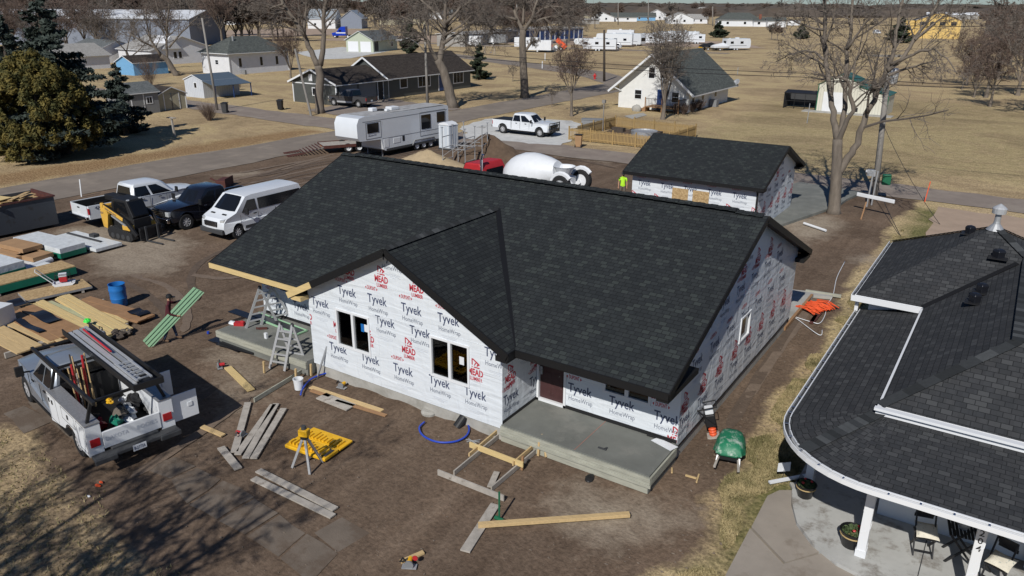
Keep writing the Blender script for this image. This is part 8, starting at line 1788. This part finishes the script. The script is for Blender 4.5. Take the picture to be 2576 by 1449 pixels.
def upole(label,b,t_,r0,r1,m='pole',arms=(),name='utility_pole'):
 e=E(name,label,'pole',(b.x,b.y,0));v=t_-b;MB().tube([(0,0,-.2),(v.x*.5,v.y*.5,v.z*.5),tuple(v)],[r0,(r0+r1)/2,r1],10).build('shaft',M[m],e,smooth=True);return e,v
b_,t_=tp2(2200,500,2238,145);e,v=upole('grey leaning utility pole with meter boxes behind the neighbour roof',b_,Vector((t_.x,t_.y,t_.z)),.2,.14)
tr_=MB().lathe([(.22,-.45),(.24,-.4),(.24,.35),(.2,.42),(.05,.45)],n=16).build('transformer',M['alu'],e,smooth=35);tr_.location=v*.88+Vector((.35,0,0))
MB().box(tuple(v*.19+Vector((-.3,-.1,0))),(.5,.3,.4)).cyl(tuple(v*.19+Vector((-.65,-.1,.05))),tuple(v*.19+Vector((-.5,-.1,.05))),.14,n=12).build('meter_box',M['galv'],e,bevel=.02);MB().box(tuple(v*.155+Vector((.55,.1,-.05))),(.5,.35,.65),.3).build('green_box',M['green'],e,bevel=.05)
MB().bar((0,0,v.z+.1),(0,0,v.z+.2),.1,.1).bar(v+Vector((-.9,-.3,.1)),v+Vector((.9,.3,.1)),.1,.12).build('cross_arm',M['pole'],e)
T(MB().bar((-1.15,0,1.0),(1.15,0,1.0),.10,.22),'white_plank',M['white'],'white board fixed level on thin posts before the utility pole','board',P(2195,540),heading(P(2172,536),P(2225,548)),bevel=.03)
for x,y in((2180,520),(2192,516)):T(MB().tube([(0,0,0),(.05,0,2.1)],.05,6),'conduit',M['galv'],'grey conduit standing between the white board and the utility pole','conduit',P(x,y),0,'conduits by the utility pole')
T(MB().bar((0,0,0),(.1,.2,1.0),.07,.07,up=(1,0,0)),'stake',M['woodbr'],'brown stake leaning under the white board','stake',P(2166,552))
def wire(p,q,label,sag=.4,r=.02,group='overhead wires',name='cable'):
 p,q=Vector(p),Vector(q);n=24;pts=[p.lerp(q,i/n)-Vector((0,0,sag*4*(i/n)*(1-i/n)))for i in range(n+1)];o=p.copy();return T(MB().tube([a-o for a in pts],r,4),name,M['black'],label,'cable',o,0,group)
top_=b_+v
wire(b_+v*.55,P(2365,565),'guy wire running down right of the utility pole',.3);wire(b_+v*.12,P(2270,602),'thin cable from the pole foot to the neighbour roof',.1)
b1,t1=tp2(547,277,508,45);e1,v1=upole('thin leaning grey street pole beside the steel shed',b1,t1,.15,.1)
b2_,t2_=tp2(1076,268,1068,60);e2,v2=upole('concrete street lamp pole beside the leaning tree',b2_,t2_,.17,.13,'pole',name='street_lamp')
a_=PD(1068,130,b2_)-b2_;c_=PD(1003,101,b2_)-b2_;MB().tube([a_,a_.lerp(c_,.25)+Vector((0,0,.55)),a_.lerp(c_,.6)+Vector((0,0,.75)),c_],.045,7).build('arm',M['alu'],e2,smooth=True);MB().box(tuple(c_),(.75,.25,.14),heading(c_,a_)).build('lamp_head',M['white'],e2,bevel=.04)
Z1,Z2=6.6,5.9
wa_=lambda px,py,b:PB(px,py,b)
for(x0,y0,x1,y1,lb)in((1288,213,1960,286,'lower overhead wire crossing before the steep white house'),(1288,230,1960,300,'lowest overhead wire crossing before the steep white house')):
 wire(PB(2020,184+(10 if 'lowest' in lb else 0),40.5),PB(1060,120+(12 if 'lowest' in lb else 0),40.5),lb,.3,.022);wire(PB(2020,184+(10 if 'lowest' in lb else 0),40.5),PB(2760,215+(6 if 'lowest' in lb else 0),40.5),lb.replace('before the steep white house','right of the big bare tree'),.3,.022)
b3,t3=P(1520,205),PD(1520,75,P(1520,205));upole('brown street pole beyond the steep white house',b3,t3,.2,.16,'barkd')
for i,(x,y,ty)in enumerate(((1300-0,92,8),(1555,62,8),(1631,60,-4),(1793,66,16),(1420,55,12),(2425,70,20),(1108-30,90,20),(268,70,-10))):
 b4=P(x,y);t4=PD(x,ty,b4);upole(('utility pole between the far elm and the storage row','far utility pole left of the far white houses','far utility pole above the young tree','far utility pole left of the hip-roofed house','far utility pole over the storage units','far utility pole right of the yellow house','far pole behind the lamp','light pole behind the warehouses')[i],b4,t4,.2+.0004*(b4-b1).length,.18,'pole')
wire(PB(1990,50,200),PB(2700,60,200),'far wire above the ribbed shed',1,.08)
def human(name,label,loc,rz,joints,mats,hat=None,hair=None):
 """one skinned body; joints dict name->(pos, radius); mats: function(p)->index"""
 t=E(name,label,'person',loc,rz);J=joints;order=list(J)
 edges=[('pelvis','spine'),('spine','chest'),('chest','neck'),('neck','head'),('head','crown')]
 for s in 'LR':edges+=[('pelvis','hip'+s),('hip'+s,'knee'+s),('knee'+s,'ankle'+s),('ankle'+s,'toe'+s),('chest','sho'+s),('sho'+s,'elb'+s),('elb'+s,'wri'+s),('wri'+s,'palm'+s)]
 fing=[]
 vs=[J[k][0]for k in order];rad=[J[k][1]for k in order];ed=[(order.index(a),order.index(b))for a,b in edges]
 for s in 'LR':
  w,p_=Vector(J['wri'+s][0]),Vector(J['palm'+s][0]);d=(p_-w).normalized();sd=d.cross(Vector((0,0,1)));
  if sd.length<.1:sd=Vector((0,1,0))
  sd.normalize();nn=sd.cross(d);pi=order.index('palm'+s)
  for k in range(4):
   b0=len(vs);q=p_+sd*(k-1.5)*.021+d*.015;l=(.062,.072,.066,.052)[k];vs+=[q,q+d*l*.55-nn*.008,q+d*l*.85-nn*.03];rad+=[.011,.009,.008];ed+=[(pi,b0),(b0,b0+1),(b0+1,b0+2)]
  b0=len(vs);q=w.lerp(p_,.5)+sd*.03;vs+=[q,q+sd*.025+d*.03];rad+=[.012,.01];ed+=[(pi,b0),(b0,b0+1)]
 me_=D.meshes.new('body');me_.from_pydata([tuple(v)for v in vs],ed,[]);o=D.objects.new('body',me_);COL.objects.link(o)
 sk=o.modifiers.new('s','SKIN');sk.branch_smoothing=.6
 for i,r in enumerate(rad):me_.skin_vertices[0].data[i].radius=(r,r)if not isinstance(r,tuple)else r
 me_.skin_vertices[0].data[order.index('pelvis')].use_root=True
 ss=o.modifiers.new('u','SUBSURF');ss.levels=1;ss.render_levels=1
 dg=bpy.context.evaluated_depsgraph_get();dg.update();m2=D.meshes.new_from_object(o.evaluated_get(dg));D.objects.remove(o)
 for m in mats[0]:m2.materials.append(m)
 for p_ in m2.polygons:p_.material_index=mats[1](p_.center);p_.use_smooth=True
 b=D.objects.new('body',m2);COL.objects.link(b);b.parent=t
 hd_=Vector(J['head'][0]);f=MB();
 for y in(-.03,.03):f.blob((hd_.x+.088,hd_.y+y,hd_.z+.02),(.012,.014,.009),1,8,5,0,1)
 f.blob((hd_.x+.10,hd_.y,hd_.z-.01),(.02,.014,.025),1,8,5,0,0);f.blob((hd_.x+.085,hd_.y,hd_.z-.055),(.012,.028,.008),1,8,5,0,2)
 for y in(-.09,.09):f.blob((hd_.x,hd_.y+y,hd_.z),(.02,.012,.03),1,8,5,0,0)
 f.build('face',[M['skin'],M['black'],M['red']],b,uv=False);
 if hat:
  h_=MB().lathe([(.105,.03),(.108,.07),(.09,.13),(.04,.16),(.005,.165)],(hd_.x,hd_.y,hd_.z),n=16);h_.prism([(hd_.x+.06,hd_.y-.08,hd_.z+.045),(hd_.x+.2,hd_.y-.05,hd_.z+.03),(hd_.x+.2,hd_.y+.05,hd_.z+.03),(hd_.x+.06,hd_.y+.08,hd_.z+.045)],(0,0,.015));h_.build('cap',M[hat],t,smooth=35)
 return t
def stand(h=1.76,lean=0,arms='down',stride=.12):
 k=h/1.76;J={}
 def s(n,x,y,z,r):J[n]=(Vector((x*k,y*k,z*k)),r if isinstance(r,tuple)else r*k)
 s('pelvis',0,0,.96,.135);s('spine',.01+lean*.3,0,1.15,.13);s('chest',.01+lean*.7,0,1.38,.145);s('neck',.01+lean,0,1.52,.058);s('head',.035+lean*1.1,0,1.64,.088);s('crown',.03+lean*1.1,0,1.70,.07)
 for sg,c in((1,'L'),(-1,'R')):
  s('hip'+c,0,.1*sg,.92,.1);s('knee'+c,.03+stride*sg*.4,.11*sg,.5,.065);s('ankle'+c,-.02+stride*sg,.12*sg,.09,.048);s('toe'+c,.15+stride*sg,.13*sg,.04,.04)
  s('sho'+c,.01+lean*.75,.19*sg,1.43,.07)
  if arms=='down':s('elb'+c,.0+lean*.6,.25*sg,1.15,.048);s('wri'+c,.08+lean*.5,.25*sg,.92,.032);s('palm'+c,.10+lean*.5,.25*sg,.85,.03)
 if arms=='carry':
  s('elbL',.22,.30,1.35,.048);s('wriL',.44,.34,1.42,.032);s('palmL',.50,.34,1.44,.03);s('elbR',.12,-.22,1.12,.048);s('wriR',.34,-.18,1.02,.032);s('palmR',.40,-.17,1.02,.03)
 return J
def mz(top,legs,long_=True):
 def f(c):
  if c.z<.13:return 3
  if c.z<.95 and abs(c.y)<.22:return 2
  if c.z>1.535 and abs(c.y)<.15:return 0
  if not long_ and(abs(c.y)>.215 and c.z<1.28):return 0
  if long_ and math.hypot(c.x,c.y)>.40 and c.z>.9:return 0
  if long_ and c.z<.92 and abs(c.y)>.22:return 0
  return 1
 return([M['skin'],M[top],M[legs],M['boot']],f)
wk=P(432,857);hd=heading(P(420,860),P(470,852))
human('person','worker in maroon shirt, jeans and dark cap carrying a long green metal sheet',(wk.x,wk.y,0),hd-R(14),stand(1.74,.10,'carry',.2),mz('maroon','jeans'),'black')
pl=Vector((wk.x,wk.y,0))+Vector((math.cos(hd-R(14)),math.sin(hd-R(14)),0))*.50;vdir=Vector((pl.x-CX,pl.y-CY,0)).normalized()
q=[PD(x,y,(pl.x-vdir.x*.12,pl.y-vdir.y*.12))for x,y in((487,722),(514,736),(379,878),(359,857))]
n_=(q[1]-q[0]).cross(q[3]-q[0]).normalized();mb=MB();K=10
for i in range(K):
 a,b=q[0].lerp(q[1],i/K),q[0].lerp(q[1],(i+1)/K);c,d=q[3].lerp(q[2],(i+1)/K),q[3].lerp(q[2],i/K);up_=n_*(.03 if i in(2,5,8)else 0);mb.prism([a+up_,b+up_,c+up_,d+up_],n_*.012)
o_=q[3].copy();mb.v=[tuple(Vector(v)-o_)for v in mb.v];T(mb,'metal_roof_sheet',M['ltgreen'],'long pale green ribbed metal sheet carried by the worker','metal sheet',o_)
y1=(-13.95,25.3,0);human('person','worker in lime shirt and brown trousers standing facing the camera behind the ridge',y1,heading(y1,(CX,CY)),stand(1.78,0,'down',.05),mz('hivis','khaki',False),'dkgrey')
y2=(-13.6,28.2,0);human('person','worker in lime shirt and jeans bending beside the garage corner',y2,R(200),stand(1.76,.22,'carry',.1),mz('hivis','jeans',False),'dkgrey')
for i,(x,y,m,s_,lb)in enumerate(((396,1824*0+1222,'orange',.09,'orange peel-like scrap on the dead grass'),(404,1214,'orange',.07,'small orange scrap above the first'),(352,1249,'white',.06,'white scrap left of the orange scraps'))):
 T(MB().blob((0,0,.01),(s_,s_*.6,.02),i,9,4,.3),'litter',M[m],lb,'litter',P(x-150 if i<2 else x-128,y))
r=random.Random(9);mb=MB()
for i in range(420):
 x,y=r.uniform(-16,1),r.uniform(-11,-2.4);s_=r.uniform(.006,.022)
 mb.blob((x,y,0),(s_*r.uniform(1,2),s_,s_*.7),i,5,3,.4)
for i in range(260):
 x,y=r.uniform(.3,2.2),r.uniform(-6,20);s_=r.uniform(.008,.025);mb.blob((x,y,0),(s_*2,s_,s_*.7),i,5,3,.4)
o=mb.build('pebbles',mat('earthy_stones',(.17,.135,.105),.95),uv=False);kind(o,'stuff');tag(o,'small stones and crumbs on the dirt','gravel')
def grass(name,polys,n,seed,h,cols,label):
 rs=np.random.RandomState(seed);V=[];
 m=needle(name+'_blades',*cols);pts=[]
 for poly,cnt in polys:
  xs_=[p[0]for p in poly];ys_=[p[1]for p in poly];x=rs.uniform(min(xs_),max(xs_),cnt*3);y=rs.uniform(min(ys_),max(ys_),cnt*3);k=(sdist(x,y,poly)+(vnoise(x,y,.8,5)-.5)*1.4)<0;pts.append(np.stack([x[k],y[k]],1)[:cnt])
 p=np.concatenate(pts);n=len(p);a=rs.uniform(0,6.28,n);hh=h*(.5+rs.rand(n));w_=.018;lx,ly=rs.normal(size=n)*.04,rs.normal(size=n)*.04
 dx,dy=np.cos(a)*w_,np.sin(a)*w_;v=np.stack([np.stack([p[:,0]-dx,p[:,1]-dy,np.full(n,-.02)],1),np.stack([p[:,0]+dx,p[:,1]+dy,np.full(n,-.02)],1),np.stack([p[:,0]+lx,p[:,1]+ly,hh],1)],1).reshape(-1,3)
 me_=D.meshes.new(name);me_.from_pydata(v.tolist(),[],np.arange(3*n).reshape(-1,3).tolist());me_.materials.append(m);o=D.objects.new(name,me_);COL.objects.link(o);kind(o,'stuff');return tag(o,label,'grass')
gl_=pp((0,1095),(60,1110),(150,1190),(215,1290),(330,1380),(400,1470),(300,1560),(-100,1500),(-300,1300),(-300,1090))
grass('grass',[(pp((2280,560),(2200,680),(2150,740),(2100,850),(2010,980),(1930,1080),(1885,1150),(1800,1230),(1785,1300),(1800,1360),(1770,1420),(1650,1470),(1800,1470),(1925,1255),(2000,1200),(2040,1000),(2170,770),(2260,640)),60000),(gl_,3000)],0,1,.045,((.16,.14,.06),(.36,.29,.15)),'short dry grass on the strip by the neighbour and the front corner')
